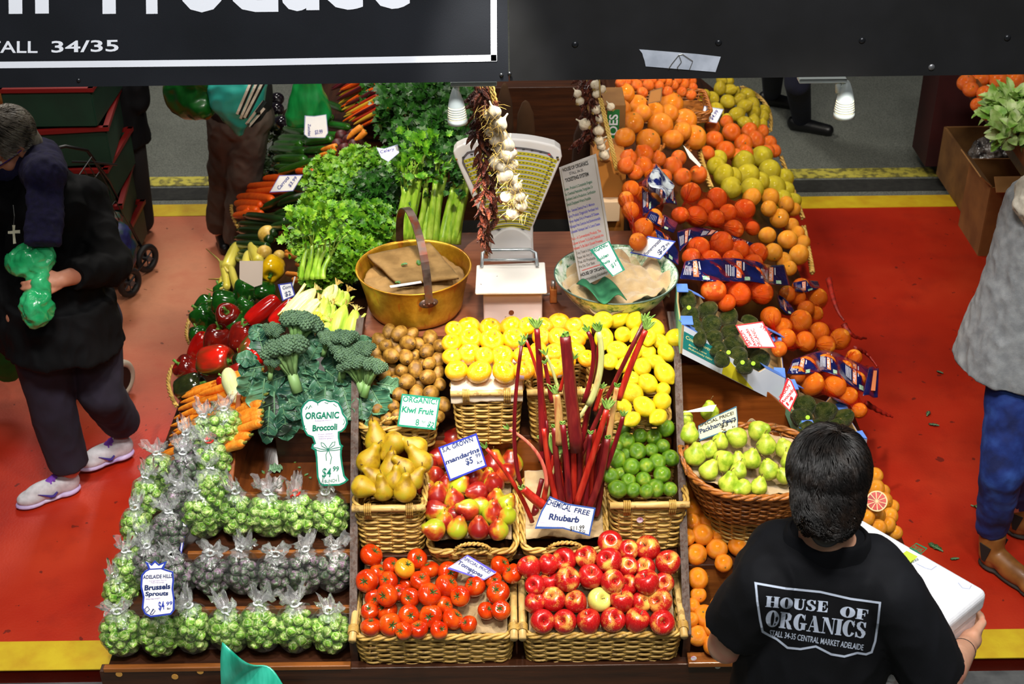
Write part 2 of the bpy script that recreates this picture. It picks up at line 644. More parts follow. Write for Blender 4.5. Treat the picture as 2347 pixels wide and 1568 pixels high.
def floor_mat():
 s=NT('red_painted_concrete')
 vec=s.coords(False)
 big=s.noise(vec,.9,4,.6)
 mid=s.noise(vec,5,5,.65)
 col=s.ramp(big,[(.3,(136,24,8)),(.5,(164,34,12)),(.72,(184,54,26))])
 worn=s.n('ShaderNodeVectorMath',operation='DISTANCE')
 worn.inputs[1].default_value=(-1.95,6.2,0)
 s.l(vec,worn.inputs[0])
 wf=s.n('ShaderNodeMapRange');wf.inputs['From Min'].default_value=1.5;wf.inputs['From Max'].default_value=.2
 s.l(worn.outputs['Value'],wf.inputs[0])
 wv=s.math('MULTIPLY',wf.outputs[0],s.math('ADD',mid,.35),True)
 col=s.mix(wv,col,lin((205,140,105)))
 scuff=s.ramp(mid,[(.52,(0,0,0)),(.75,(255,255,255))])
 col=s.mix(s.math('MULTIPLY',scuff,.4),col,lin((120,24,14)))
 sp=s.noise(vec,22,2,.4)
 spots=s.math('MULTIPLY',s.math('GREATER_THAN',sp,.72),.65)
 col=s.mix(spots,col,lin((60,22,18)))
 s.base(col)
 s.bump(s.noise(vec,90,3),.25,.003)
 return s.fin(.42,.4)
def asphalt(name,a,b):
 s=NT(name)
 vec=s.coords(False)
 n=s.noise(vec,3,5,.7)
 g=s.noise(vec,130,2,.7)
 col=s.ramp(g,[(.3,a),(.7,b)])
 col=s.mix(s.math('MULTIPLY',n,.5),col,lin(tuple(int(x*.6)for x in a)))
 s.base(col)
 s.bump(g,.8,.006)
 return s.fin(.75,.4)
YEL=PM('yellow_line_paint',(205,178,30),(190,150,22),scale=9,rough=.5,bump=.2,rnd=False)
YEL2=PM('worn_yellow_road_paint',(190,178,70),(110,104,52),scale=24,rough=.7,rnd=False,lo=.45,hi=.6,detail=6)
ASP=asphalt('asphalt',(74,77,72),(140,143,132))
RED=floor_mat()
Yn=at_z(1173,1490,0).y-.02
Yf=at_z(1173,474,0).y+.08
LW=.14
def struct(name,mb,mat,**k):
 o=mb.build(name,mat,None,**k)
 o['kind']='structure'
 return o
struct('floor',MB().box((0,(Yn+Yf)/2,-.06),(9.0,Yf-Yn,.12)),RED)
struct('trim_front',MB().box((0,Yn+.02,.001),(9.0,LW,.004)),YEL)
struct('trim_back',MB().box((0,Yf-.075,.001),(9.0,.15,.004)),YEL)
g=MB();g.add([(-9,-4,-.121),(9,-4,-.121),(9,14,-.121),(-9,14,-.121)],[(0,1,2,3)])
struct('ground',g,ASP)
struct('trim_curb',MB().box((0,Yn-.09,-.09),(9.0,.08,.06)),PM('kerb_concrete',(70,72,74),(95,97,98),scale=12,rough=.8,rnd=False))
y1=at_z(1173,448,-.12).y;y2=at_z(1173,417,-.12).y;y3=at_z(1173,397,-.12).y
gb=MB();gb.box((0,(y1+y2)/2-.02,-.1185),(9,abs(y2-y1)*.86,.004))
struct('trim_darkband',gb,PM('dark_band',(26,26,24),(40,40,36),scale=30,rough=.9,rnd=False))  # near-black strip laid just before the yellow road line
gb=MB();gb.box((0,(y2+y3)/2,-.118),(9,abs(y3-y2),.005))
struct('trim_roadline',gb,YEL2)
DW=wood('dark_stained_timber',(42,20,9),(78,40,18),'x',.42,3,.15)
DWY=wood('dark_stained_timber_lengthwise',(44,22,10),(80,42,19),'y',.42,3,.15)
LIPW=wood('orange_brown_timber',(110,58,20),(165,98,40),'x',.4,3,.15)
GREYW=wood('weathered_grey_timber_edge',(74,60,54),(122,106,98),'y',.75,4,wear=(70,40,24))
PANEL=wood('varnished_red_brown_plywood',(124,58,18),(172,92,34),'x',.32,2,.25)
TABLEW=wood('worn_red_brown_bench_top',(110,56,34),(150,90,60),'x',.55,2)
XL,XR=-.525,.553
stand=empty('produce_stand',(0,3.2,0))
tagit(stand,'stepped dark timber produce stand carrying all the fruit and vegetables','market stall')
SO=Matrix.Translation((0,-3.2,0))
def sp_(name,mb,mat,bev=.003):
 mb.xf(SO)
 o=mb.build(name,mat,stand,fix=True)
 if bev:bevel(o,bev)
 return o
sp_('front_board',MB().box((0.0,3.185,.19),(2.70,.035,.10)),DW)
sp_('front_lip',MB().box((-.935,3.175,.246),(.80,.022,.018)),LIPW)
sp_('front_lip',MB().box((.95,3.175,.252),(.79,.05,.020)),LIPW)
STEPS=[(3.18,.235),(3.30,.365),(3.42,.500),(3.55,.635)]
for(y,z),(yn,zn),xl_,xr_ in zip(STEPS[:3],STEPS[1:],(-1.33,-1.27,-1.14),(-1.27,-1.14,-.97)):
 sp_('shelf',MB().box(((xl_-.525)/2,(y+yn)/2+.03,z-.01),(-.525-xl_,yn-y+.08,.018)),DW)
 if y>3.2:sp_('shelf_lip',MB().box((-.80,y,z+.005),(.55,.016,.035)),LIPW)
 sp_('riser',MB().box(((xr_-.525)/2,yn+.012,(z+zn)/2-.01),(-.525-xr_,.012,zn-z)),DW)
sp_('left_corner_slope',MB().prism([(-1.33,3.22,.20),(-.95,3.22,.20),(-.95,3.95,.72),(-1.33,3.95,.35)],(0,0,-.03)),DW)
sp_('tray_floor',MB().box((-.73,3.75,.637),(.41,.42,.014)),wood('wet_tray_board',(70,34,14),(126,66,26),'y',.28,3,.4))
sp_('tray_front',MB().box((-.73,3.548,.643),(.42,.018,.042)),LIPW)
sp_('tray_side',MB().prism([(-.945,3.54,.62),(-.945,3.54,.69),(-.945,3.84,.86),(-.945,4.0,.86),(-.945,4.0,.62)],(.018,0,0)),PANEL)
sp_('tray_block',MB().box((-.675,3.86,.725),(.27,.24,.17)),DW)
sp_('tray_block_lip',MB().box((-.675,3.737,.795),(.27,.012,.045)),LIPW)
for X in(XL,XR):
 prof=[(3.20,.17),(3.20,.335),(3.30,.43),(3.62,.79),(3.82,1.01),(4.05,1.04),(4.05,.17)]
 sp_('divider',MB().prism([(X-.012,y,z)for y,z in prof],(.024,0,0)),DWY,0)
 ed=MB()
 for(ya,za),(yb,zb)in zip(prof[1:5],prof[2:6]):
  ed.prism([(X-.0125,ya,za),(X-.0125,yb,zb),(X-.0125,yb,zb+.006),(X-.0125,ya,za+.006)],(.025,0,0))
 sp_('divider_edge',ed,GREYW,0)
sp_('shelf',MB().box((.014,3.33,.215),(1.05,.32,.02)),DW)
sp_('riser',MB().box((.014,3.50,.35),(1.05,.02,.27)),DW)
sp_('shelf',MB().box((.014,3.64,.475),(1.05,.42,.02)),DW)
sp_('riser',MB().box((.014,3.735,.60),(1.05,.02,.26)),PANEL)
sp_('shelf',MB().box((.014,3.87,.735),(1.05,.26,.02)),DW)
sp_('riser',MB().box((.014,3.99,.86),(1.05,.02,.25)),DW)
sp_('bench_top',MB().box((.014,4.36,.985),(1.06,.80,.03)),TABLEW)
sp_('bench_front_edge',MB().box((.014,3.955,.985),(1.06,.022,.05)),DW)
sp_('bench_leg_panel',MB().box((.014,4.70,.48),(1.05,.02,.96)),DW)
sp_('shelf',MB().box((.95,3.30,.235),(.79,.24,.018)),DW)
sp_('riser',MB().box((.86,3.43,.33),(.60,.014,.2)),LIPW)
sp_('shelf',MB().box((.86,3.56,.43),(.60,.28,.018)),DW)
sp_('riser',MB().box((.80,3.70,.53),(.46,.014,.2)),DW)
sp_('shelf',MB().box((.80,3.80,.60),(.46,.22,.018)),DW)
q=[at_y(*c,3.91)for c in((1548,838),(1692,834),(1852,984))]
sp_('end_panel',MB().prism([q[0],q[1],q[2],V((q[2].x+.30,3.91,q[2].z-.35)),V((q[2].x+.30,3.91,.15)),V((q[0].x,3.91,.15))],(0,.018,0)),PANEL)
KS=.81
def PLz(x):return.95+KS*(x+.72)
def PRz(x):return.93-KS*(x-.76)
for sg,nm in((-1,'left'),(1,'right')):
 prof=[(sg*.50,.12),(sg*.50,.86),(sg*.72,.86),(sg*1.36,.34),(sg*1.36,.10)]
 sp_('side_slope',MB().prism([(x,3.93,z)for x,z in prof],(0,3.75,0)),DWY)
 for yy in(3.98,5.4,6.7):
  for xx in(.6,1.28):
   sp_('leg',MB().box((sg*xx,yy,.06),(.06,.06,.12)),DW)
for xx in(-1.25,-.5,.5,1.25):
 for yy in(3.45 if abs(xx)<3 else 0,3.9):
  sp_('leg',MB().box((xx,max(yy,Yn+.08),.08),(.05,.05,.16)),DW)
sp_('under_shelf',MB().box((0,3.62,.165),(2.6,.7,.03)),DW)
sp_('back_counter',MB().box((0,6.72,.45),(1.0,.2,.86)),DW)
for i,(x,y)in enumerate(((273,1545),(401,1551),(459,1539))):
 p=at_y(x,y,3.167)
 dd=MB();dd.lathe([(0,0),(.011,0),(.011,.002),(0,.002)],14,mat=Matrix.Translation(p)@Matrix.Rotation(pi/2,4,'X'))
 sp_('timber_plug',dd,PM('pale_timber_plug',(205,150,70),rough=.4),0)
for(x,y,c,y_)in((1590,1509,(240,150,215),3.149),(1657,1513,(190,235,200),3.149),(1645,1528,(190,205,190),3.166)):
 p=at_y(x,y,y_)
 dd=MB();dd.lathe([(0,0),(.0095,0),(.0095,.001),(0,.001)],14,mat=Matrix.Translation(p)@Matrix.Rotation(pi/2,4,'X'))
 sp_('fruit_sticker',dd,PM('sticker_%d'%c[1],c,(255,255,255),scale=60,rough=.4),0)
YF_=3.60
zb=at_y(1173,182,YF_).z
BLACK=PM('black_painted_board',(17,20,26),(24,27,34),scale=3,rough=.55,spec=.35,bump=.1,bscale=300)
BLACK2=PM('black_board_scuffed',(14,15,17),(22,23,26),scale=5,rough=.6,spec=.35)
WHT=PM('white_sign_paint',(232,238,250),rough=.5)
sign=empty('stall_sign',(-1,YF_,zb))
tagit(sign,'black stall sign with white border and white lettering reading STALL 34/35','sign')
MI=Matrix.Translation((1,-YF_,-zb))
xs=at_y(1165,150,YF_).x
mb=MB();mb.box(((xs-2.6)/2+0,YF_,zb+.55),(xs+2.6,.03,1.10));mb.xf(MI)
mb.build('board',BLACK,sign)
SF=lambda x,y:at_y(x,y,YF_-.0165)
mb=MB()
line_px(mb,[(-300,151),(0,149),(560,143.5),(1138,133)],15,SF)
line_px(mb,[(1131,-250),(1131.5,0),(1132,140)],14,SF)
mb.xf(MI);mb.build('painted_border',WHT,sign)
mb=MB()
text_px(mb,'STALL',(-52,120.5),(86,121),26,SF,.014)
text_px(mb,'34/35',(118,120),(272,117),25,SF,.018)
for ch,a,b,base,h in(('n',20,112,32,105),('P',235,330,32,150),('r',335,405,32,105),('o',412,514,29,108),('d',527,638,28,150),('u',644,732,26,104),('c',743,832,23,104),('e',850,942,21,104)):
 text_px(mb,ch,(a,base),(b,base-1),h,SF,.03,fit_h=True)
mb.xf(MI);mb.build('lettering',WHT,sign)
mb=MB()
for x,y in((180,184),(1149,172),(1168,169)):
 mb.lathe([(0,.004),(.0045,.003),(.006,0)],12,mat=Matrix.Translation(at_y(x,y,YF_-.016))@Matrix.Rotation(pi/2,4,'X'))
mb.xf(MI);mb.build('screws',PM('dark_screw',(60,62,66),rough=.3,metal=.8),sign,smooth=True)
fb=empty('fascia_board',(xs,YF_,zb))
tagit(fb,'plain black fascia board right of the sign with a strip of grey tape','board')
MI2=Matrix.Translation((-xs,-YF_,-zb))
mb=MB();mb.box(((xs+3.0)/2+.002,YF_+.004,zb+.55),(3.0-xs-.004,.03,1.10));mb.xf(MI2)
mb.build('board',BLACK2,fb)
SB=lambda x,y:at_y(x,y,YF_-.0125)
for x,y in((1318,102),(1647,98),(1976,93),(2309,87)):
 mb=MB();mb.lathe([(0,.0045),(.005,.004),(.0095,.0005),(.0095,0)],16,mat=Matrix.Translation(at_y(x,y,YF_-.011))@Matrix.Rotation(pi/2,4,'X'))
 mb.xf(MI2);mb.build('bolt_head',PM('black_bolt',(40,42,46),rough=.25,metal=.6),fb,smooth=True)
mb=MB();mb.lathe([(0,.003),(.008,.003),(.009,0)],16,mat=Matrix.Translation(at_y(2135,154,YF_-.011))@Matrix.Rotation(pi/2,4,'X'))
mb.xf(MI2);mb.build('washer',PM('dull_steel',(120,122,126),rough=.4,metal=.7),fb,smooth=True)
mb=MB()
tp=[(1465,113),(1472,122),(1474,130),(1477,138),(1480,152),(1640,165),(1645,150),(1652,130),(1600,124),(1540,119)]
mb.prism([SB(*p)for p in tp],(0,-.0008,0));mb.xf(MI2)
tape=mb.build('silver_tape',PM('silver_tape',(150,158,172),(172,180,194),scale=20,rough=.45),fb,fix=True)
mb=MB()
mb.tube([at_y(x,y,YF_-.016)for x,y in((1532,158),(1540,146),(1556,126),(1564,124),(1588,140),(1580,160))],.0009,5)
mb.tube([at_y(x,y,YF_-.016)for x,y in((1556,126),(1562,142),(1552,155),(1556,160))],.0009,5)
mb.xf(MI2);mb.build('wire',PM('thin_wire',(120,118,108),rough=.3,metal=.7),fb)
ENAMEL=PM('white_enamel_lamp',(214,226,226),rough=.35,spec=.5)
def track_lamp(bar,stem,top,bot,wid,label):
 """bar: px ends; stem px; shade axis top/bottom px; wid: mouth diameter px"""
 y=YF_+.06
 a=at_y(*bar[0],y);b=at_y(*bar[1],y)
 root=empty('track_lamp',at_y(*stem[0],y))
 off=Matrix.Translation(-V(root.location))
 mb=MB();c=(a+b)/2
 mb.box((c.x,y,c.z),(abs(b.x-a.x),.04,.014));mb.xf(off)
 bevel(mb.build('track_bar',ENAMEL,root),.003)
 mb=MB();mb.tube([at_y(*stem[0],y),at_y(*stem[1],y)],.008,10);mb.xf(off)
 mb.build('arm',ENAMEL,root,smooth=True)
 t,bo=at_y(*top,y),at_y(*bot,y)
 ax=(bo-t);L=ax.length
 r=wid/2/ppm(bo)
 q=ax.to_track_quat('Z','Y').to_matrix().to_4x4()
 M=Matrix.Translation(t-V(root.location))@q
 prof=[(0,0),(r*.22,0.002),(r*.36,.08*L),(r*.55,.22*L),(r*.72,.38*L),(r*.84,.52*L)]
 mb=MB();mb.lathe(prof,28,mat=M)
 z=.55
 for k in range(5):
  mb.lathe([(r*(.84+k*.028),(z+k*.06)*L),(r*(.88+k*.028),(z+.035+k*.06)*L),(r*(.82+k*.028),(z+.045+k*.06)*L)],28,mat=M)
 mb.lathe([(r*.97,.86*L),(r,.9*L),(r,L),(r*.94,L),(r*.9,.86*L)],28,mat=M)
 mb.build('lamp_shade',ENAMEL,root,smooth=True)
 mb=MB();mb.lathe([(0,.50*L),(r*.76,.52*L),(r*.86,.88*L),(0,.93*L)],20,mat=M)
 mb.build('bulb',glow('lamp_glow',(255,220,165),1.3),root,smooth=True)
 tagit(root,label,'lamp')
 return root
track_lamp(((1033,189),(1139,187)),((1047,190),(1047,206)),(1043,200),(1049,282),46,'white louvred track lamp hanging left of the garlic string')
track_lamp(((1829,183),(1938,178)),((1921,182),(1921,212)),(1941,184),(1934,268),48,'white louvred track lamp hanging over the right aisle')
def wicker_mat(name,a,b,dark):
 s=NT(name)
 vec=s.coords(True,(6,6,60))
 n=s.noise(vec,3,4,.6)
 v2=s.coords(True)
 n2=s.noise(v2,26,4,.6)
 col=s.ramp(n,[(.3,a),(.7,b)])
 col=s.mix(s.math('MULTIPLY',s.math('GREATER_THAN',n2,.6),.55),col,lin(dark))
 s.base(col)
 s.bump(n2,.4,.003)
 return s.fin(.42,.45)
WICK=wicker_mat('pale_willow',(164,124,52),(206,170,92),(84,52,16))
WICKB=wicker_mat('brown_willow',(120,66,22),(190,118,50),(58,26,10))
BAMB=wicker_mat('bamboo_cane',(190,152,84),(216,184,120),(120,86,40))
HESS=PM('hessian',(168,140,98),(196,170,128),scale=14,rough=.95,bump=.9,bscale=420,sheen=.3,bdist=.003)
HESSB=PM('brown_hessian_sack',(122,92,48),(158,124,74),scale=14,rough=.95,bump=.9,bscale=420,bdist=.003)
def rrect(w,d,r,n):
 """points and normals round a rounded rectangle, evenly spaced"""
 seg=[]
 for cx,cy,a0 in((w/2-r,d/2-r,0),(-w/2+r,d/2-r,90),(-w/2+r,-d/2+r,180),(w/2-r,-d/2+r,270)):
  for k in range(9):
   a=radians(a0+k*11.25)
   seg.append((cx+r*cos(a),cy+r*sin(a),cos(a),sin(a)))
 L=[0]
 m=len(seg)
 for i in range(m):
  a,b=seg[i],seg[(i+1)%m]
  L.append(L[-1]+math.hypot(b[0]-a[0],b[1]-a[1]))
 tot=L[-1]
 out=[]
 j=0
 for k in range(n):
  s=tot*k/n
  while L[j+1]<s:j+=1
  t=(s-L[j])/max(1e-9,L[j+1]-L[j])
  a,b=seg[j],seg[(j+1)%m]
  out.append(tuple(a[q]+(b[q]-a[q])*t for q in range(4)))
 return out,tot
def weave(h,dimf,corner,pitch=.0125,r=.0046,stake=.042,amp=.0034,per=None,jitter=.0012):
 """dimf(t)->(w,d) at height share t"""
 mb=MB()
 w,d=dimf(.5)
 _,tot=rrect(w,d,min(corner,w/2-.001,d/2-.001),8)
 ns=int(tot/stake);ns+=ns%2
 npt=ns*4
 lv=int(h/pitch)
 for L in range(lv):
  t=(L+.5)/lv
  w,d=dimf(t)
  P,_=rrect(w,d,min(corner,w/2-.001,d/2-.001),npt)
  pts=[]
  ph=random.random()*3
  for k,(x,y,nx,ny)in enumerate(P):
   o=amp*sin(pi*k/4+pi*L)
   z=t*h+jitter*sin(k*.31+ph)+rr(-.0006,.0006)
   pts.append((x+nx*o,y+ny*o,z))
  mb.tube(pts,r*rr(.85,1.1),6,True)
 for k in range(ns):
  pts=[]
  for t in(0,.35,.7,1.02):
   w,d=dimf(t)
   P,_=rrect(w,d,min(corner,w/2-.001,d/2-.001),npt)
   x,y,nx,ny=P[(k*4+0)%npt]
   pts.append((x,y,t*h))
  mb.tube(pts,r*.9,5)
 return mb
def braid(h,dimf,corner,r=.0055,n=3,amp=.007):
 mb=MB()
 w,d=dimf(1)
 P,tot=rrect(w,d,min(corner,w/2-.001,d/2-.001),int(tot_pts(w,d)))
 m=len(P)
 kk=max(6,int(tot/.11))
 for s in range(n):
  pts=[]
  for k,(x,y,nx,ny)in enumerate(P):
   a=2*pi*kk*k/m+s*2*pi/n
   pts.append((x+nx*amp*cos(a),y+ny*amp*cos(a),h+amp*.8*sin(a)))
  mb.tube(pts,r,6,True)
 return mb
def tot_pts(w,d):return max(80,(w+d)*2/.009)
def wrap(mb,c,axis,R,n=4,r=.003,length=.02):
 """binding rings round a rail"""
 axis=V(axis).normalized()
 u=axis.orthogonal().normalized();v=axis.cross(u)
 for i in range(n):
  o=V(c)+axis*(length*(i/(n-1)-.5))
  mb.tube([o+(u*cos(a)+v*sin(a))*R for a in[2*pi*k/14 for k in range(14)]],r,5,True)
def basket(label,c,w,d,h,z,tilt=0,yaw=0,rail='side',flare=.012,handle=None,mat=None,round_=False,group=None,liner=None,name='wicker_basket',corner=.035,rimr=.0055,pitch=.0125,stake=.042,cloth=None,front_drop=0):
 mat=mat or WICK
 root=empty(name,(c[0],c[1],z),rot=(tilt,0,yaw))
 cr=(min(w,d)/2-.001)if round_ else corner
 fl=flare
 dimf=lambda t:(w-2*fl*max(0,1-t)**1.3,d-2*fl*max(0,1-t)**1.3)
 if round_:
  def dimf(t):return(w*(.74+.26*t**.75),d*(.74+.26*t**.75))
 crf=9 if round_ else corner
 weave(h,dimf,crf,pitch,.0046,stake).build('woven_wall',mat,root,smooth=True)
 braid(h,dimf,crf,rimr).build('braided_rim',mat,root,smooth=True)
 mb=MB()
 P,_=rrect(dimf(0)[0]-.004,dimf(0)[1]-.004,min(crf,dimf(0)[0]/2-.004,dimf(0)[1]/2-.004),40)
 mb.prism([V((x,y,.004))for x,y,_,_ in P],(0,0,.006))
 mb.build('base',mat,root)
 if rail=='side':
  for sx in(-1,1):
   mb=MB()
   x=sx*(w/2+.004)
   mb.tube([(x,-d/2-.022,h+.012),(x,-d/4,h+.013),(x,d/4,h+.012),(x,d/2+.01,h+.012)],[.0125,.0118,.0122,.0115],12)
   rl=mb.build('cane_rail',BAMB,root,smooth=True)
   b=MB();wrap(b,(x,-d/2+.022,h+.012),(0,1,0),.0155,5,.003,.024)
   wrap(b,(x,d/2-.03,h+.012),(0,1,0),.0155,5,.003,.024)
   b.build('binding',mat,rl,smooth=True)
 if rail=='front':
  mb=MB()
  y=-d/2-.006
  mb.tube([(-w/2-.006,y,h+.006),(0,y,h+.007),(w/2+.006,y,h+.006)],.0115,12)
  rl=mb.build('cane_rail',BAMB,root,smooth=True)
  b=MB()
  for sx in(-.30,.30):
   wrap(b,(sx*w,y,h+.006),(1,0,0),.0148,4,.003,.018)
   for k in range(4):
    xx=sx*w+.018*(k/3-.5)
    b.tube([(xx,y-.013,h+.006),(xx,y-.006,h-.03)],.0026,5)
  b.build('binding',mat,rl,smooth=True)
 if handle:
  for hy,hw in handle:
   b=MB()
   for s in range(2):
    pts=[]
    for k in range(31):
     a=pi*k/30
     tw=2*pi*k/5+s*pi
     pts.append((-cos(a)*hw/2+.004*cos(tw)*cos(a),hy+.004*sin(tw),h-.004+max(0,sin(a))**.7*.048+.004*cos(tw)*sin(a)))
    b.tube(pts,.0042,6)
   for sx in(-1,1):
    wrap(b,(sx*hw/2,hy,h-.014),(0,0,1),.010,4,.0026,.02)
   b.build('handle',mat,root,smooth=True)
 return root
def cloth_sheet(name,corner_fn,nu,nv,amp,parent,mat=None,th=.002,seed=0,scl=14):
 """a crumpled sheet; corner_fn(u,v)->point"""
 mb=MB()
 def f(u,v):
  p=V(corner_fn(u,v))
  nz=noise.fractal(V((p.x*scl+seed,p.y*scl,p.z*scl)),1,2,4)
  rg=abs(noise.noise(V((p.x*scl*.7+seed,p.y*scl*.9,5))))
  return p+V((0,0,nz*amp-rg*amp))
 mb.grid(f,nu,nv)
 o=mb.build(name,mat or HESS,parent,smooth=True)
 sm=o.modifiers.new('s','SOLIDIFY');sm.thickness=th
 return o
def sphereish(seg,rings,fn):
 mb=MB();mb.ball((0,0,0),1,seg,rings)
 mb.v=[tuple(fn(V(v)))for v in mb.v]
 return mb
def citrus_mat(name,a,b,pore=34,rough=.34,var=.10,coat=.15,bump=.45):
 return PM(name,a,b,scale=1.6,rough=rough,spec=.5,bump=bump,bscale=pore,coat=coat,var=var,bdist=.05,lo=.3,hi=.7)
ORANGE_M=citrus_mat('orange_peel',(240,128,14),(250,160,34))
ORANGE_D=citrus_mat('deep_orange_peel',(236,92,10),(246,124,20))
MAND_M=citrus_mat('mandarin_peel',(250,176,0),(255,196,4),26,.2,.05,.6)
LEMON_M=citrus_mat('lemon_peel',(238,206,14),(250,226,40),28,.3,.06)
LIME_M=PM('lime_peel',(58,104,10),(98,140,20),(164,176,48),scale=1.3,rough=.28,bump=.4,bscale=30,coat=.2,var=.22,bdist=.04,lo=.3,hi=.8)
GRAPE_M=citrus_mat('grapefruit_peel',(186,168,14),(214,198,34),34,.42,.08)
NAVEL_D=PM('calyx_scar',(90,80,30),(130,110,50),rough=.8)
ROUND=[sphereish(26,16,lambda v,k=k:V((v.x*(1+.02*k),v.y,v.z*(.95-.01*k)))*(1+.02*noise.noise(v*1.5+V((k*9,0,0)))-.06*math.exp(-((1-v.z)/.03)))).mesh('round_citrus',ORANGE_M)for k in range(4)]
def mk(meshes,mat):
 out=[]
 for me in meshes:
  q=me.copy();q.materials.clear();q.materials.append(mat);out.append(q)
 return out
def disc_part(r,z,mat,nm,st=.04):
 mb=MB();mb.lathe([(0,z+st),(r*.6,z+st*.8),(r,z)],8)
 return(nm,mb.mesh(nm,mat))
scar=disc_part(.09,.93,NAVEL_D,'calyx')
F_orange=Fruit('orange',mk(ROUND,ORANGE_M),[scar],'orange')
F_dorange=Fruit('orange',mk(ROUND,ORANGE_D),[scar],'orange')
MANDB=[sphereish(26,16,lambda v,k=k:V((v.x,v.y,v.z*.84))*(1+.015*cos(atan2(v.y,v.x)*9)*(1-v.z*v.z)*.4)-V((0,0,.10*math.exp(-((1-v.z)/.05))))).mesh('mandarin',MAND_M)for k in range(2)]
stk=PM('fruit_sticker',(250,235,250),(150,60,110),scale=60,rough=.3)
mb=MB();mb.grid(lambda u,v:V((sin((u-.5)*.42),-cos((u-.5)*.42)*cos((v-.5)*.42)*1.008,sin((v-.5)*.42)*.95)),6,6)
F_mandarin=Fruit('mandarin',MANDB,[scar,('sticker',mb.mesh('sticker',stk))],'mandarin')
F_grapefruit=Fruit('grapefruit',mk(ROUND,GRAPE_M),[scar],'grapefruit')
def lemon_f(v,k):
 z=v.z
 r=sqrt(max(0,1-z*z))
 nip=math.exp(-((1-z)/.04))*.22+math.exp(-((1+z)/.05))*.10
 return V((v.x*.86,v.y*.86,z*1.06+(nip if z>0 else-nip)))*(1+.03*noise.noise(v*2+V((k*5,0,0))))
LEMB=[sphereish(24,20,lambda v,k=k:lemon_f(v,k)).mesh('lemon',LEMON_M)for k in range(3)]
F_lemon=Fruit('lemon',LEMB,[],'lemon')
LIMB=[sphereish(24,18,lambda v,k=k:V((v.x*.95,v.y*.95,v.z*1.0+math.copysign(.10*math.exp(-((1-abs(v.z))/.04)),v.z)))).mesh('lime',LIME_M)for k in range(2)]
F_lime=Fruit('lime',LIMB,[disc_part(.07,1.02,NAVEL_D,'stem_scar')],'lime')
MINN=sphereish(24,18,lambda v:V((v.x,v.y,v.z))*(1.0 if v.z<.7 else 1+(v.z-.7)*.9)*(1 if v.z<.7 else 1)).mesh('minneola',ORANGE_D)
def minn_f(v):
 a=math.acos(max(-1,min(1,v.z)))
 if a<.5:
  return V((v.x*.95,v.y*.95,v.z+.28*(cos(a/.5*pi)+1)/2))
 return v
MINN=sphereish(26,22,minn_f).mesh('knobbed_tangelo',ORANGE_D)
F_minneola=Fruit('tangelo',[MINN],[disc_part(.08,1.26,NAVEL_D,'calyx')],'tangelo')
def apple_mat(name,red,red2,yel,bias):
 s=NT(name)
 vec=s.coords(True)
 big=s.noise(vec,.9,2)
 st=s.noise(s.coords(True,(7,7,.8)),2.2,4,.7)
 sx=s.n('ShaderNodeSeparateXYZ')
 tc=s.n('ShaderNodeTexCoord');s.l(tc.outputs['Object'],sx.inputs[0])
 top=s.math('MULTIPLY',s.math('ABSOLUTE',sx.outputs[2]),.26)
 rad=s.math('ADD',s.math('ADD',big,s.math('MULTIPLY',st,.5)),top)
 oi=s.n('ShaderNodeObjectInfo')
 rad=s.math('ADD',rad,s.math('MULTIPLY',oi.outputs['Random'],.16))
 rc=s.ramp(st,[(.3,red),(.7,red2)])
 f=s.n('ShaderNodeMapRange');f.inputs['From Min'].default_value=bias;f.inputs['From Max'].default_value=bias+.22
 s.l(rad,f.inputs[0])
 col=s.mix(f.outputs[0],rc,lin(yel))
 dots=s.noise(vec,26,1)
 col=s.mix(s.math('MULTIPLY',s.math('GREATER_THAN',dots,.72),.45),col,lin((240,190,150)))
 s.base(col)
 return s.fin(.24,.5,0,.25)
APPLE_M=apple_mat('red_apple_skin',(156,12,18),(196,30,28),(232,184,84),1.05)
APPLE_G=apple_mat('pale_green_apple_skin',(200,196,90),(214,206,100),(222,216,110),.9)
STEM=PM('brown_stem',(78,54,22),(120,92,40),rough=.7)
ap=[(0,-.74),(.10,-.76),(.22,-.84),(.38,-.88),(.56,-.80),(.74,-.60),(.90,-.28),(.985,.05),(.985,.32),(.90,.58),(.74,.77),(.55,.86),(.38,.86),(.22,.76),(.10,.62),(0,.56)]
def smooth_prof(p,n=3):
 out=[]
 m=len(p)
 for i in range(m-1):
  p0,p1,p2,p3=p[max(0,i-1)],p[i],p[i+1],p[min(m-1,i+2)]
  for k in range(n):
   t=k/n
   q=[]
   for d in(0,1):
    q.append(.5*(2*p1[d]+(p2[d]-p0[d])*t+(2*p0[d]-5*p1[d]+4*p2[d]-p3[d])*t*t+(3*p1[d]-p0[d]-3*p2[d]+p3[d])*t**3))
   out.append((max(0,q[0]),q[1]))
 out[0]=p[0]
 out.append(p[-1])
 return out
APB=[]
for k in range(4):
 mb=MB();mb.lathe(smooth_prof(ap,2),24,lobes=5,amp=.018+.006*k,lobefn=lambda z:max(0,-z)*1.5+.2,ph=k)
 mb.v=[tuple(V(v)*(1+.03*noise.noise(V(v)*1.2+V((k*7,3,0))))+V((v[2]*.05*(k-1.5),0,0)))for v in mb.v]
 APB.append(mb.mesh('apple',APPLE_M))
mb=MB();mb.tube([(0,0,.55),(.02,0,.75),(.07,.02,.98)],[.035,.03,.045],6)
F_apple=Fruit('apple',APB,[('stem',mb.mesh('stem',STEM))],'apple')
tom=[(0,-.78),(.2,-.79),(.5,-.70),(.8,-.46),(.98,-.08),(.98,.22),(.84,.52),(.6,.68),(.35,.70),(.15,.62),(0,.56)]
TOM_M=PM('tomato_skin',(172,26,4),(198,56,8),(208,96,22),scale=.7,rough=.16,coat=.4,var=.14,lo=.3,hi=.75,spec=.5)
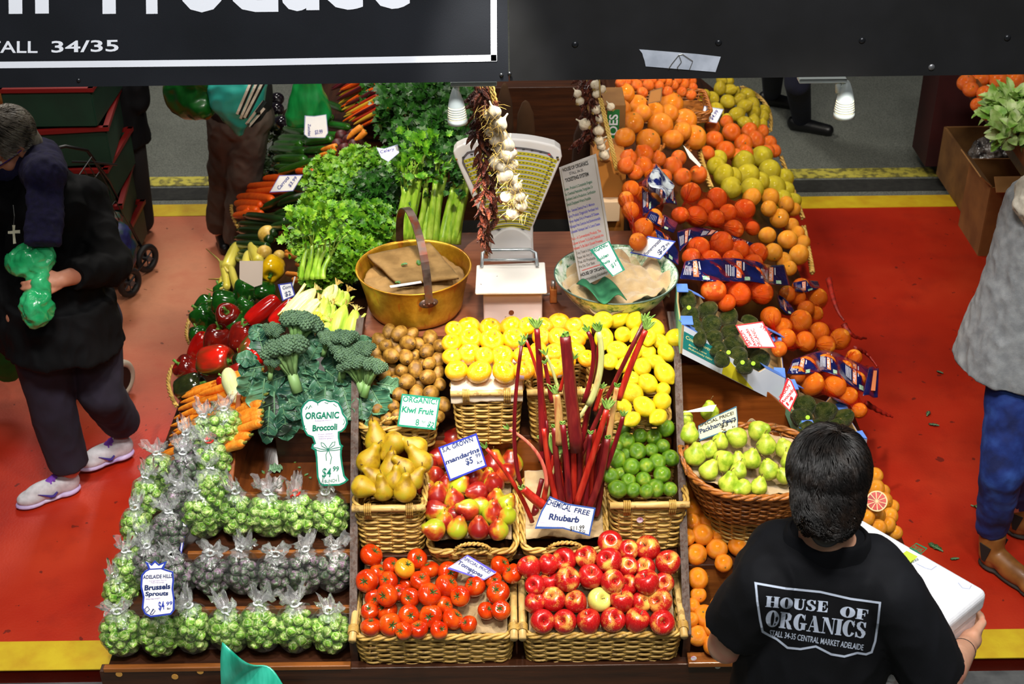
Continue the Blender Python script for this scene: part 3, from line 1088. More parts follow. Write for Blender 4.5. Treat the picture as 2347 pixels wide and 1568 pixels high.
TOM_O=PM('half_ripe_tomato_skin',(226,130,20),(214,150,36),scale=.8,rough=.16,coat=.4)
TMB=[]
for k in range(4):
 mb=MB();mb.lathe(smooth_prof(tom,2),26,lobes=5+k%2,amp=.012+.012*k,lobefn=lambda z:max(0,z)*1.6+.1)
 mb.v=[tuple(V(v)*(1+.04*noise.noise(V(v)+V((k*7,1,0)))))for v in mb.v]
 TMB.append(mb.mesh('tomato',TOM_M))
CALX=PM('tomato_calyx_green',(44,78,24),(70,106,40),rough=.7)
mb=MB()
for k in range(6):
 a=k*pi/3+.2*sin(k*3)
 d=V((cos(a),sin(a),0));t=V((-sin(a),cos(a),0))
 L=.42+.08*sin(k*2.3)
 z0=.60
 pts=[d*.03+V((0,0,z0)),d*L*.5+V((0,0,z0+.10)),d*L+V((0,0,z0+.16+.05*sin(k*5)))]
 mb.tube(pts,[.05,.055,.008],5,flat=.35)
mb.tube([(0,0,z0-.03),(0.02,0,z0+.14)],[.05,.035],6)
F_tomato=Fruit('tomato',TMB,[('calyx',mb.mesh('calyx',CALX))],'tomato')
KIWI_M=PM('kiwi_fuzz',(102,68,16),(134,94,26),(160,120,46),scale=1.6,rough=.5,bump=.2,bscale=40,var=.15,bdist=.03)
KWB=[sphereish(22,16,lambda v,k=k:V((v.x*.88,v.y*.88,v.z*1.18))*(1+.03*noise.noise(v*1.5+V((k*3,0,0))))).mesh('kiwi',KIWI_M)for k in range(3)]
mb=MB();mb.lathe([(0,1.19),(.09,1.20),(.13,1.24),(.17,1.19),(.22,1.10)],10,lobes=5,amp=.25)
F_kiwi=Fruit('kiwi_fruit',KWB,[('blossom_end',mb.mesh('blossom_end',PM('kiwi_end',(70,48,20),(100,72,34),rough=.9)))],'kiwi fruit')
pr=[(0,-.98),(.16,-1.0),(.42,-.98),(.74,-.80),(.95,-.46),(.98,-.10),(.88,.26),(.68,.62),(.50,.95),(.42,1.22),(.36,1.42),(.22,1.55),(.08,1.56),(0,1.54)]
prr=[(0,-.92),(.16,-.95),(.45,-.94),(.76,-.76),(.97,-.40),(1.0,-.04),(.90,.30),(.70,.60),(.52,.84),(.43,1.02),(.34,1.14),(.18,1.21),(0,1.20)]
def pear_bodies(prof,mat,n=3,lump=.05):
 out=[]
 for k in range(n):
  mb=MB();mb.lathe(smooth_prof(prof,2),24)
  nv=[]
  for v in mb.v:
   v=V(v);t=max(0,v.z)
   v=V((v.x+.10*t*t*(k-1),v.y,v.z))*(1+lump*noise.noise(v*1.3+V((k*5,2,0))))
   nv.append(tuple(v))
  mb.v=nv
  out.append(mb.mesh('pear',mat))
 return out
def stem_part(z,L=.5,bend=.2,r=.045):
 mb=MB();mb.tube([(0,0,z-.1),(bend*.2,0,z+L*.4),(bend*.6,.03,z+L*.75),(bend,.05,z+L)],[r,r*.8,r*.8,r*1.3],6)
 return('stem',mb.mesh('stem',STEM))
BOSC_M=PM('golden_pear_skin',(136,102,8),(168,134,14),(156,138,26),scale=1.2,rough=.45,bump=.12,bscale=20,var=.12,bdist=.02)
PACK_M=PM('green_pear_skin',(134,164,34),(172,190,56),(192,200,72),scale=1.3,rough=.38,bump=.08,bscale=9,var=.10,bdist=.03)
def blush_mat(name):
 s=NT(name)
 tc=s.n('ShaderNodeTexCoord');sx=s.n('ShaderNodeSeparateXYZ');s.l(tc.outputs['Object'],sx.inputs[0])
 vec=s.coords(True)
 n=s.noise(vec,1.1,3)
 oi=s.n('ShaderNodeObjectInfo')
 f=s.math('ADD',s.math('MULTIPLY',sx.outputs[0],.42),s.math('ADD',s.math('MULTIPLY',n,1.0),s.math('MULTIPLY',oi.outputs['Random'],.35)))
 col=s.ramp(f,[(.46,(150,158,30)),(.62,(180,134,36)),(.80,(166,56,24)),(1.0,(128,22,18))])
 s.base(col)
 return s.fin(.28,.5,0,.2)
BLUSH=blush_mat('blushed_pear_skin')
F_bosc=Fruit('pear',pear_bodies(pr,BOSC_M),[stem_part(1.5,.45)],'pear')
F_rpear=Fruit('pear',pear_bodies(prr,BLUSH),[stem_part(1.15,.35,.1)],'pear')
F_pack=Fruit('pear',pear_bodies(prr,PACK_M,3,.11),[stem_part(1.15,.55,.3)],'pear')
AVO_M=PM('avocado_skin',(44,60,22),(72,84,36),(98,102,50),scale=1.8,rough=.30,bump=.8,bscale=12,var=.2,bdist=.05,spec=.5)
F_avo=Fruit('avocado',pear_bodies([(0,-.95),(.2,-.97),(.5,-.9),(.8,-.68),(.97,-.3),(.97,.1),(.84,.5),(.62,.88),(.42,1.1),(.2,1.2),(0,1.2)],AVO_M,2),[disc_part(.12,1.2,PM('avocado_stem_end',(170,130,50),rough=.8),'stem_end',.03)],'avocado')
STKG=PM('lime_green_sticker',(160,210,20),rough=.4)
ZP=(0,0,1)
def rot_up(spread=.6,face=.0):
 """stem up within a spread, leaning to the aisle"""
 d=(V((rr(-1,1)*spread,rr(-1,1)*spread-face,1))).normalized()
 return zto(d,rr(0,6.28))
CEN=[]
bk_apple=basket('',(0.278,3.315),.505,.27,.155,.226,radians(4),0,'side')
tagit(bk_apple,'pale wicker basket with cane side rails holding the red apples','basket')
bk_tom=basket('',(-.262,3.315),.505,.27,.155,.226,radians(4),0,'side')
tagit(bk_tom,'pale wicker basket with cane side rails holding the tomatoes','basket')
AP=[(770,545,175),(903,600,130),(1037,580,175),(1190,690,170),(190,710,155),(310,690,130),(415,660,170),(597,640,155),(780,660,190),(890,700,120),(1025,715,130),(230,845,135),(310,820,130),(437,800,180),(622,780,180),(795,810,165),(900,815,125),(1035,815,170),(1150,830,145),(215,970,130),(347,950,170),(517,965,155),(683,950,165),(862,955,165),(985,965,135),(1137,960,175),(263,1100,165),(435,1110,165),(608,1110,165),(780,1100,170),(962,1100,170),(1145,1100,175)]
AP=[(x,y,min(d,172))for x,y,d in AP]
apl=yz_plane(3.20,.405,3.47,.60)
pile(F_apple,AP,apl,lambda i:'pale green apple'if i==22 else 'red flecked apple','the front apple basket',5,'apples in the front basket',(1160,1080),.3112,rotf=lambda i,d:rot_up(.75,.5),matf=lambda i,d:APPLE_G if i==22 else None)
TO=[(230,630,160),(560,650,140),(1180,700,140),(1265,755,140),(280,740,115),(370,720,115),(465,730,145),(650,745,135),(790,770,150),(1130,810,120),(212,810,160),(370,820,140),(595,825,140),(500,820,110),(790,840,172),(995,850,150),(1160,890,160),(245,940,125),(355,925,155),(440,890,110),(500,930,135),(643,915,165),(870,910,140),(225,1035,115),(347,1030,155),(505,1050,145),(760,985,120),(1080,1030,125),(1175,1020,135),(235,1135,145),(372,1120,160),(455,1165,115),(575,1160,135),(665,1055,160),(720,1160,125),(830,1095,155),(945,1130,110)]
tpl=yz_plane(3.20,.400,3.47,.55)
pile(F_tomato,TO,tpl,lambda i:'half ripe orange tomato'if i==6 else 'ripe red tomato','the front tomato basket',5,'tomatoes in the front basket',(780,1080),.3111,rotf=lambda i,d:rot_up(1.0,.6),matf=lambda i,d:TOM_O if i==6 else None)
for bx,nm in((-.262,'tomatoes'),(.278,'apples')):
 o=cloth_sheet('hessian_liner',lambda u,v:V((bx-.235+.47*u,3.20+.25*v,.352+.12*v)),60,36,.012,None,seed=bx*30)
 tagit(o,'crumpled hessian lining under the '+nm+' in the front basket','sacking')
bk=basket('',(-.405,3.545),.225,.22,.195,.487,0,0,'front',flare=.012)
tagit(bk,'small deep wicker basket of golden pears at the left divider','basket')
bk=basket('',(.438,3.545),.245,.22,.195,.487,0,0,'front',flare=.012)
tagit(bk,'small deep wicker basket of limes with a cane front rail','basket')
mb=MB();mb.lathe([(0,0),(.011,0),(.011,.001),(0,.001)],14,mat=Matrix.Translation((-.03,-.122,.145))@Matrix.Rotation(pi/2,4,'X'))
mb.build('sticker',stk,bk)
bk=basket('',(-.137,3.56),.285,.30,.085,.487,radians(14),0,None,handle=[(-.152,.115)],flare=.01)
tagit(bk,'shallow wicker tray basket with twisted handle holding blushed pears','basket')
bk_rh=basket('',(.165,3.56),.275,.30,.085,.487,radians(14),0,None,handle=[(-.152,.115)],flare=.01)
tagit(bk_rh,'shallow wicker basket with twisted handle holding the rhubarb','basket')
LI=[(1650,880,120),(1345,885,100),(1465,945,105),(1555,950,115),(1370,980,115),(1630,1020,100),(1545,1045,95),(1450,1050,120),(1655,1100,115),(1300,1010,95),(1345,1080,95),(1315,1115,130),(1415,1165,120),(1515,1150,105),(1595,1135,120),(1310,1200,95),(1275,1230,115),(1385,1265,105),(1490,1250,105),(1610,1220,120),(1300,1310,125),(1415,1315,105),(1520,1330,100),(1580,1300,135),(1670,1320,100)]
pile(F_lime,LI,yz_plane(3.44,.705,3.70,.835),'green lime','the lime basket',6,'limes in the basket',(1000,700),.3188,matf=None)
BO=[(864,1008,30,100),(846,1055,30,62),(900,1018,29,225),(953,1029,28,150),(958,1055,30,125),(897,1078,29,92),(933,1072,26,128),(834,1116,28,-14),(878,1122,26,95),(928,1120,28,88),(905,1098,24,80),(858,1094,24,130),(948,1098,24,60)]
bpl=yz_plane(3.43,.705,3.66,.86)
pile(F_bosc,[(x,y,r*1.75)for x,y,r,a in BO],bpl,'golden yellow pear','the deep pear basket',4,'golden pears',rotf=lambda i,d:zto(imgdir(BO[i][3],.25),rr(0,6)),fac=.8)
RP=[(700,40,130,250),(785,90,110,80),(870,110,140,60),(990,35,150,95),(1010,165,150,180),(1120,90,140,100),(710,170,150,80),(840,215,145,100),(1160,205,140,80),(700,290,150,20),(770,360,90,90),(830,320,110,200),(940,285,150,170),(1025,255,130,160),(1135,300,155,95),(1215,320,95,90),(700,420,150,170),(865,420,145,70),(1020,420,145,90),(1165,430,140,92),(1215,230,90,60),(1090,60,100,90),(640,130,110,200),(650,-60,120,200)]
pile(F_rpear,[(a,b,c)for a,b,c,d in RP],yz_plane(3.43,.615,3.70,.70),'red blushed pear','the shallow pear basket',5,'blushed pears',(780,1080),.3111,rotf=lambda i,d:zto(imgdir(RP[i][3],.5),rr(-1,3)),fac=.9)
ex=[(1139,1066,52,88),(1166,1062,50,90),(1000,1052,46,200),(1040,1005,46,60),(1157,1082,42,200)]
pile(F_rpear,[(a,b,c)for a,b,c,d in ex],yz_plane(3.60,.62,3.72,.70),'red blushed pear','the pears behind the mandarins card',1,'loose pears behind the mandarins card',rotf=lambda i,d:zto(imgdir(ex[i][3],.2),1),fac=.9)
for bx,zz,nm in((-.137,.56,'blushed pears'),(.165,.56,'rhubarb stalks')):
 o=cloth_sheet('hessian_liner',lambda u,v:V((bx-.128+.256*u,3.43+.27*v,zz+.068*v)),40,36,.014,None,seed=bx*30)
 tagit(o,'crumpled hessian lining under the '+nm,'sacking')
bk=basket('',(-.085,3.79),.225,.22,.215,.746,0,0,'front',flare=.014)
tagit(bk,'wicker basket draped with pale cloth holding bright yellow mandarins','basket')
bk=basket('',(.155,3.79),.205,.22,.215,.746,0,0,'front',flare=.014)
tagit(bk,'wicker basket of orange mandarins behind the rhubarb stalks','basket')
bk=basket('',(-.385,3.77),.255,.20,.085,.746,0,0,None,handle=[(-.10,.115)],flare=.01,mat=WICK)
tagit(bk,'wicker basket with twisted handle below the kiwi fruit','basket')
bk=basket('',(.408,3.77),.225,.20,.10,.746,0,0,None,handle=[(-.10,.08)],flare=.01)
tagit(bk,'wicker basket with twisted handle below the lemons','basket')
LINEN=PM('pale_calico',(222,204,176),(240,226,204),scale=12,rough=.9,bump=.5,bscale=300)
def drape(u,v):
 if v<.25:
  return V((-.085-.118+.236*u,3.672,.935+v/.25*.048))
 t=(v-.25)/.75
 return V((-.085-.118+.236*u,3.672+.20*t,.983+.03*t))
o=cloth_sheet('calico_liner',drape,50,40,.010,None,LINEN,seed=3,scl=20)
tagit(o,'pale cloth folded over the rim of the mandarin basket','cloth')
MA1=[(215,165,160),(390,170,150),(545,150,150),(640,150,120),(150,180,120),(110,270,130),(240,245,160),(400,250,165),(560,240,160),(120,370,130),(240,345,160),(345,370,110),(460,370,160),(620,360,130),(145,470,155),(310,475,170),(490,475,165)]
MA2=[(650,470,140),(875,130,150),(790,150,120),(985,150,130),(880,235,150),(770,225,130),(1000,240,130),(730,330,130),(840,340,130),(1010,330,130),(850,450,135),(740,470,120),(930,410,120),(1080,380,120),(690,390,120)]
mpl=yz_plane(3.69,1.025,3.97,1.085)
face=lambda i,d:zto(V((rr(-.6,.6),rr(-.5,.3),1)).normalized(),rr(-.6,.6))
pile(F_mandarin,MA1,mpl,'shiny yellow mandarin','the cloth-lined basket',4,'mandarins in the cloth-lined basket',(1000,700),.3188,rotf=face)
MAND_O=citrus_mat('orange_mandarin_peel',(250,150,8),(255,180,14),26,.2,.05,.5)
pile(F_mandarin,MA2,mpl,'orange yellow mandarin','the basket behind the rhubarb',4,'mandarins behind the rhubarb',(1000,700),.3188,rotf=face,matf=lambda i,d:MAND_O)
LE=[(1290,100,140),(1200,120,150),(1420,120,120),(1560,170,150),(1700,240,140),(1210,230,160),(1350,215,120),(1440,210,120),(1530,250,120),(1310,320,140),(1620,265,110),(1415,340,120),(1520,330,140),(1635,335,120),(1250,400,120),(1490,435,130),(1380,430,120),(1630,480,150),(1400,530,120),(1520,560,140),(1410,620,150),(1630,610,110),(1350,730,110),(1500,725,145),(1620,680,135),(1590,800,120),(1410,820,110),(1100,120,110),(1560,400,110),(1060,200,110)]
lpl=yz_plane(3.66,.93,3.97,1.10)
pile(F_lemon,LE,lpl,'bright yellow lemon','the lemon heap',6,'lemons',(1000,700),.3188,rscale=1.02)
KI=[(375,240,115),(450,270,130),(555,270,110),(265,325,125),(520,330,140),(720,305,135),(810,370,120),(190,360,115),(400,350,115),(335,370,120),(625,360,110),(690,410,125),(375,440,140),(515,455,130),(600,440,115),(440,410,110),(280,510,130),(785,490,130),(720,520,110),(390,570,110),(485,575,130),(580,580,130),(660,520,110),(315,630,115),(715,640,135),(790,610,110),(400,695,130),(535,690,140),(620,690,115),(800,710,115),(465,790,125),(610,780,130),(735,790,140),(320,820,125),(390,900,120),(265,930,115),(850,890,115),(150,960,120),(340,1010,115),(230,1060,120),(800,1000,110),(240,430,115),(430,980,110),(180,860,115),(520,880,110),(640,900,110),(740,900,110),(560,980,110),(690,1000,110),(200,700,110),(170,560,110),(230,620,110)]
pile(F_kiwi,KI,yz_plane(3.68,.80,3.97,1.05),'brown kiwi fruit','the kiwi fruit heap',8,'kiwi fruit',(800,700),.2551,rscale=1.07,rotf=lambda i,d:zto(V((rr(-1,1),-1.2,rr(-.8,.8))).normalized(),rr(0,6)))
OR=[(180,70,140),(190,170,140),(310,165,165),(160,300,130),(258,275,185),(375,280,120),(480,255,190),(210,455,180),(390,410,190),(570,375,175),(440,520,140),(225,665,190),(220,820,130),(205,900,120),(250,975,185),(180,1010,100),(233,1150,165),(330,1080,120),(350,1230,155),(705,1270,120),(590,1290,140),(480,1230,150),(420,1120,150),(500,1000,160),(420,900,160),(560,880,160),(650,1150,150),(-10,-150,0)]
OR=OR[:-1]
pile(F_orange,OR,yz_plane(3.20,.30,3.80,.68),'orange with dimpled peel','the front right tray',9,'oranges in the front right tray',(1540,1150),.2667,fac=.95)
ex=[(1582,1120,50),(1586,1165,50),(1790,1275,44),(1820,1250,44)]
pile(F_orange,ex,yz_plane(3.55,.50,3.80,.68),'orange','the gap beside the round basket',1,'oranges beside the round basket')
mb=MB();mb.box((.95,3.44,.36),(.30,.10,.12));crd=mb.build('carton',PM('brown_carton',(124,84,40),(146,102,54),scale=6,rough=.8),None);bevel(crd)
tagit(crd,'brown carton block between the oranges in the front right tray','box')
bk=basket('',(.80,3.60),.36,.32,.165,.443,0,0,None,round_=True,mat=WICK,name='round_cane_basket',pitch=.011)
tagit(bk,'upturned pale cane basket under the big round pear basket','basket')
pc=at_z(1722,1130,.84)
bk=basket('',(.785,3.565),.45,.37,.155,.612,radians(3),0,None,round_=True,mat=WICKB,name='round_wicker_basket',rimr=.0062,pitch=.0125,stake=.030)
tagit(bk,'big round brown wicker basket heaped with green pears','basket')
for hx in(-.222,.222):
 b=MB()
 for s_ in range(2):
  b.tube([(hx+.02*math.copysign(1,hx)*sin(pi*k/16)+.004*cos(k*.9+s_*pi),-.07+.14*k/16,.155+.05*sin(pi*k/16))for k in range(17)],.005,6)
 b.build('handle',WICKB,bk,smooth=True)
o=cloth_sheet('hessian_liner',lambda u,v:V((0.785+(.205*(v**.6))*cos(u*2*pi),3.565+(.165*(v**.6))*sin(u*2*pi),0.725+.03*v+.01*sin(u*2*pi))),60,20,.018,None,seed=9)
tagit(o,'crumpled hessian lining under the green pears','sacking')
GP=[(345,190,190,90),(85,270,150,200),(135,420,200,80),(620,460,210,150),(850,390,210,20),(920,540,200,100),(1110,570,190,110),(770,680,200,80),(190,640,220,85),(340,590,170,70),(490,700,210,260),(340,800,200,60),(640,700,140,100),(950,790,210,110),(540,930,210,85),(640,800,150,80),(1110,850,160,130),(680,975,120,200),(850,960,110,80),(450,500,140,80),(1150,700,150,110)]
gpl=yz_plane(3.42,.775,3.76,.83)
pile(F_pack,[(a,b,c*.92)for a,b,c,d in GP],gpl,'pale green pear','the big round basket',5,'green pears in the round basket',(1550,900),.2232,rotf=lambda i,d:zto(imgdir(GP[i][3],.35),rr(0,6)),fac=.88)
ex=[(1592,985,46,85),(1570,968,40,200),(1627,945,46,92)]
o=cloth_sheet('hessian_sack',lambda u,v:at_y(1690+62*u,1000-50*sin(pi*u)*v-4*v,3.86)+V((0,-.04*sin(pi*u),0)),24,20,.012,None,seed=5)
tagit(o,'folded hessian sack behind the green pears','sacking')
def sprout_mat(name,a,b,c):
 s=NT(name)
 vec=s.coords(True)
 n=s.noise(vec,1.0,3)
 vo=s.n('ShaderNodeTexVoronoi',feature='DISTANCE_TO_EDGE');vo.inputs['Scale'].default_value=.85
 s.l(vec,vo.inputs['Vector'])
 col=s.ramp(n,[(.3,a),(.5,b),(.72,c)])
 e=s.math('LESS_THAN',vo.outputs['Distance'],.035)
 col=s.mix(s.math('MULTIPLY',e,.5),col,lin(tuple(min(255,int(x*1.2+20))for x in c)))
 oi=s.n('ShaderNodeObjectInfo')
 hs=s.n('ShaderNodeHueSaturation');s.l(col,hs.inputs['Color'])
 mr=s.n('ShaderNodeMapRange');mr.inputs['To Min'].default_value=.75;mr.inputs['To Max'].default_value=1.3
 s.l(oi.outputs['Random'],mr.inputs[0]);s.l(mr.outputs[0],hs.inputs['Value'])
 s.base(hs.outputs[0])
 s.bump(vo.outputs['Distance'],.3,.15)
 return s.fin(.35,.5,0,.2)
SPG=sprout_mat('green_sprout_leaves',(64,124,20),(128,180,54),(212,226,144))
SPP=sprout_mat('purple_sprout_leaves',(50,72,56),(94,114,84),(138,100,132))
SPB=sphereish(14,10,lambda v:v*(1+.05*sin(4*v.z+3*atan2(v.y,v.x))+.06*noise.noise(v*2)))
SPRM=[SPB.mesh('brussels_sprout',SPG),SPB.mesh('brussels_sprout',SPP)]
FILM=film('clear_plastic_film',(1,1,1),.03,.1)
FILM2=film('gathered_plastic_film',(1,1,1),.20,.12,(252,254,255),.8,.9)
TIE=PM('white_tie',(235,240,240),rough=.4)
REDT=PM('red_tie',(225,40,24),rough=.4)
def pack(n,ell,r,seed):
 rd=random.Random(seed)
 P=[]
 while len(P)<n:
  p=V((rd.uniform(-1,1),rd.uniform(-1,1),rd.uniform(-1,1)))
  if p.length<1:P.append(V((p.x*ell[0],p.y*ell[1],p.z*ell[2])))
 for _ in range(90):
  for i in range(n):
   for j in range(i+1,n):
    d=P[j]-P[i];L=d.length
    if L<1.88*r and L>1e-6:
     s=d*((1.88*r-L)/L*.5)
     P[i]-=s;P[j]+=s
  for i in range(n):
   p=P[i]
   q=sqrt((p.x/ell[0])**2+(p.y/ell[1])**2+(p.z/ell[2])**2)
   if q>1:P[i]=p/q
 return P
PACKS=[pack(40,(.050,.046,.068),.0162,k)for k in range(4)]
def bag_mesh(seed):
 mb=MB()
 pr_=[(.012,.0),(.034,.004),(.050,.022),(.060,.05),(.064,.085),(.060,.118),(.046,.142),(.026,.158),(.011,.168),(.009,.174),(.014,.180),(.028,.192),(.038,.204),(.044,.214)]
 pr_=smooth_prof(pr_,3)
 seg=56
 vs=[]
 for(r,z)in pr_:
  for k in range(seg):
   a=2*pi*k/seg
   u=V((cos(a),sin(a),z*22+seed))
   n=noise.fractal(u*1.6,1,2,3)
   pl=0
   if z>.13:pl=min(1,(z-.13)/.05)*(.22*sin(a*9+seed)+.15*sin(a*16+2*seed))
   f=1+.09*n+pl
   zz=z+(.018*sin(a*5+seed)+.012*n if z>.2 else 0)
   flat=1-.55*max(0,min(1,(z-.176)/.03))
   lean=max(0,z-.17)
   vs.append(V((r*f*cos(a)+lean*.5*sin(seed*2),r*f*sin(a)*.92*flat+lean*.3*cos(seed),zz)))
 fs=[]
 for i in range(len(pr_)-1):
  for k in range(seg):
   l=(k+1)%seg
   fs.append((i*seg+k,i*seg+l,(i+1)*seg+l,(i+1)*seg+k))
 mb.add(vs,fs)
 zc=[vs[f[0]].z for f in fs]
 mb.m=[1 if z>.150 else 0 for z in zc]
 return mb.mesh('plastic_bag',[FILM,FILM2])
BAGS=[bag_mesh(k*1.7)for k in range(5)]
mb=MB();mb.tube([(.013*cos(a),.012*sin(a),.171)for a in[k*pi/6 for k in range(12)]],.0035,6,True)
mb.box((.014,-.010,.172),(.016,.003,.008),(0,.5,.3))
TIEM=mb.mesh('tie',TIE)
NB=[0]
def sprout_bag(px,py,surf,kind,label,h=1.0,red=False,lean=None,dx=0):
 """px,py: the middle of the bag's foot in the photo; surf: (y) or ('z',z)"""
 p=at_z(px,py,surf[1])if surf[0]=='z'else(at_y(px,py,surf[1])if surf[0]=='y'else hit(px,py,surf[1],surf[2]))
 k=NB[0];NB[0]+=1
 root=empty('bag_of_sprouts',p,rot=(rr(-.10,.06)if lean is None else lean,rr(-.10,.10),rr(0,6.28)))
 root.scale=(h*1.10,h*1.08,h*rr(.98,1.06))
 obj('plastic_bag',BAGS[k%5],root)
 t=obj('tie',TIEM,root)
 if red:
  t.material_slots[0].link='OBJECT';t.material_slots[0].material=REDT
 for q in PACKS[k%4]:
  o=obj('brussels_sprout',SPRM[kind],root)
  o.location=q+V((0,0,.077));o.rotation_euler=(rr(0,6),rr(0,6),rr(0,6))
  o.scale=(rr(.0160,.0184),)*3
 gr='bags of purple sprouts'if kind else 'bags of green sprouts'
 tagit(root,label,'bag of sprouts',gr)
 return root
z1,z2,z3=.247,.377,.512
r1=[(290,1512),(368,1512),(452,1506),(530,1502),(606,1504),(683,1504),(760,1505)]
nm=['leftmost','second from left','third from left','fourth from left','third from right','second from right','rightmost']
for(x,y),w in zip(r1,nm):
 sprout_bag(x,y-22,('z',z1+.002),0,f'clear tied bag of green sprouts, {w} on the front shelf',1.0)
r2=[(417,1376),(490,1374),(560,1374),(631,1374),(702,1372),(768,1370)]
for(x,y),w in zip(r2,['leftmost','second from left','third from left','third from right','second from right','rightmost']):
 sprout_bag(x,y-22,('z',z2+.002),1,f'clear tied bag of purple sprouts, {w} on the middle shelf',.95)
r3=[(478,1244),(552,1242),(621,1240),(695,1240),(766,1238)]
for i,((x,y),w)in enumerate(zip(r3,['leftmost','second from left','third from left','second from right','rightmost'])):
 sprout_bag(x,y-22,('z',z3+.002),0,f'clear tied bag of green sprouts, {w} on the upper shelf',1.0,red=(i==3))
CO=V((-1.33,3.5,.335));CN=V((-.75,0,1)).normalized()
lc=[(288,1400,0,.30,'at the outer left corner above the front shelf'),(312,1346,0,.36,'left of the middle shelf, half behind the sprouts sign'),(330,1300,0,.40,'at the outer left edge beside the purple bags'),(352,1335,1,.40,'directly behind the sprouts sign'),(322,1246,0,.46,'on the left edge, third step up'),(392,1262,1,.49,'leaning on the blue-edged card, lower one'),(352,1176,0,.53,'on the left edge below the carrots'),(412,1190,1,.56,'behind the edge-on blue card'),(372,1128,0,.58,'topmost on the left edge next to the carrots'),(434,1118,1,.64,'in the corner left of the tray'),(494,1160,0,.61,'against the front left corner of the tray'),(497,1092,0,.68,'with red tape, halfway up the tray side'),(478,1044,0,.72,'beside the tray next to the carrots'),(520,1020,0,.76,'topmost of all, against the tray side panel'),(452,1078,1,.68,'squeezed between carrots and tray')]
for i,(x,y,k,z,w)in enumerate(lc):
 sprout_bag(x,y,('z',z),k,f"clear tied bag of {'purple' if k else 'green'} sprouts {w}",.88,red=(i==11))
def rhu_mat(name,a,b,c):
 return PM(name,a,b,c,scale=5,rough=.36,coat=.1,stretch=(10,10,.7),lo=.3,hi=.75,bump=.3,bscale=60,bdist=.002)
RH={'d':rhu_mat('dark_red_rhubarb',(70,8,18),(110,14,22),(140,26,26)),'r':rhu_mat('bright_red_rhubarb',(128,20,12),(164,32,20),(186,60,40)),'p':rhu_mat('pink_rhubarb',(200,84,74),(222,124,100),(190,60,56)),'g':rhu_mat('pale_green_rhubarb',(166,170,96),(190,192,124),(180,120,80)),'t':rhu_mat('tan_rhubarb',(176,120,72),(200,160,96),(160,60,40)),'m':rhu_mat('maroon_rhubarb',(80,12,18),(106,22,24),(130,40,34))}
RLEAF=PM('rhubarb_leaf_stub',(92,140,48),(150,184,92),scale=30,rough=.5)
Z0=700
RST=[('d',28,[(610,1300),(560,900),(612,290)],'l'),('p',25,[(790,1320),(735,1080),(525,890)],'l'),('r',30,[(690,1560),(560,1290),(362,1030)],'l'),('d',46,[(765,1040),(745,520),(722,170)],'L'),('r',24,[(790,900),(745,560),(645,250)],'l'),('m',88,[(1010,1050),(960,560),(925,225)],'s'),('r',24,[(890,620),(925,500),(985,390)],'l'),('t',62,[(885,1000),(880,800),(862,640)],'L'),('g',30,[(800,1385),(870,1110),(1085,720)],'s'),('m',36,[(930,1400),(1070,1010),(1490,130)],'L'),('r',46,[(1005,1440),(1120,1090),(1225,750)],'L'),('g',44,[(1095,720),(1180,450),(1165,190)],'L'),('r',44,[(1310,680),(1400,430),(1505,180)],'L'),('d',34,[(1060,700),(1130,400),(1090,190)],'l'),('d',26,[(1120,560),(1160,350),(1172,190)],'s'),('m',50,[(1095,1460),(1180,1230),(1230,960)],'s'),('d',34,[(1220,1180),(1290,980),(1342,800)],'l'),('t',42,[(1230,1020),(1270,760),(1298,590)],'s'),('r',40,[(770,1420),(820,1180),(850,1080)],'F'),('r',48,[(845,1420),(865,1260),(880,1130)],''),('r',66,[(770,1440),(690,1380),(625,1320)],'s'),('d',50,[(760,1130),(775,900),(760,760)],''),('d',44,[(900,1440),(950,1200),(930,900)],''),('r',40,[(960,1440),(1090,1150),(1180,1000)],''),('d',40,[(1040,1000),(1090,760),(1110,620)],''),('r',40,[(1200,1250),(1235,1000),(1240,780)],''),('t',24,[(960,900),(935,700),(905,560)],''),('g',22,[(880,620),(840,480),(790,360)],'l'),('r',30,[(1140,760),(1170,660),(1190,600)],'l'),('d',38,[(720,1460),(700,1500),(760,1250)],''),('r',30,[(740,1560),(770,1500),(850,1400)],''),('m',34,[(1150,1520),(1180,1380),(1200,1200)],''),('d',30,[(830,700),(800,520),(780,420)],'s'),('d',36,[(1080,1400),(1150,1200),(1220,1020)],'')]
random.seed(21)
for k in range(16):
 bx_=850+19*k+rr(-8,8);tx_=740+32*k+rr(-25,25)
 RST.append(('drdmrd'[k%6],rr(30,46),[(bx_,rr(1430,1500)),((bx_+tx_)/2+rr(-12,12),1180),(tx_,rr(820,1000))],'s'if k%3==0 else ''))
rp0,rn=yz_plane(3.47,.57,3.60,1.28)
rwhere=['leftmost dark stalk reaching the mandarins','pink curved stalk leaning left over the pears','red stalk leaning far left over the pears','thick dark stalk with a leafy tip, left of centre','thin red stalk beside the leafy dark one','widest maroon stalk in the middle','short red side stalk right of the widest one','short thick tan stalk with a split top','long pale green stalk crossing the middle','long purple stalk leaning far right over the lemons','bright red stalk with a green tip in front','pale green curved stalk standing at the back','red stalk leaning right to the topmost lemons','dark stalk behind the pale green one','thin dark stalk before the top pale one','maroon stalk low on the right','dark stalk leaning right toward the limes','tan stalk upright before the lemons','red stalk with a fan of pale leaf','short bright red stalk behind the sign','thick cut red stalk lying low left','dark stalk behind the pink one','dark stalk low in the middle','red stalk low right of the middle','dark stalk high in the middle','red stalk standing below the lemons','thin tan stalk in the middle','thin pale green stalk high left','short thin red stalk high right','dark stalk at the bottom left','red stalk lying at the bottom','maroon stalk at the bottom right','short dark stalk high left','dark stalk low right']
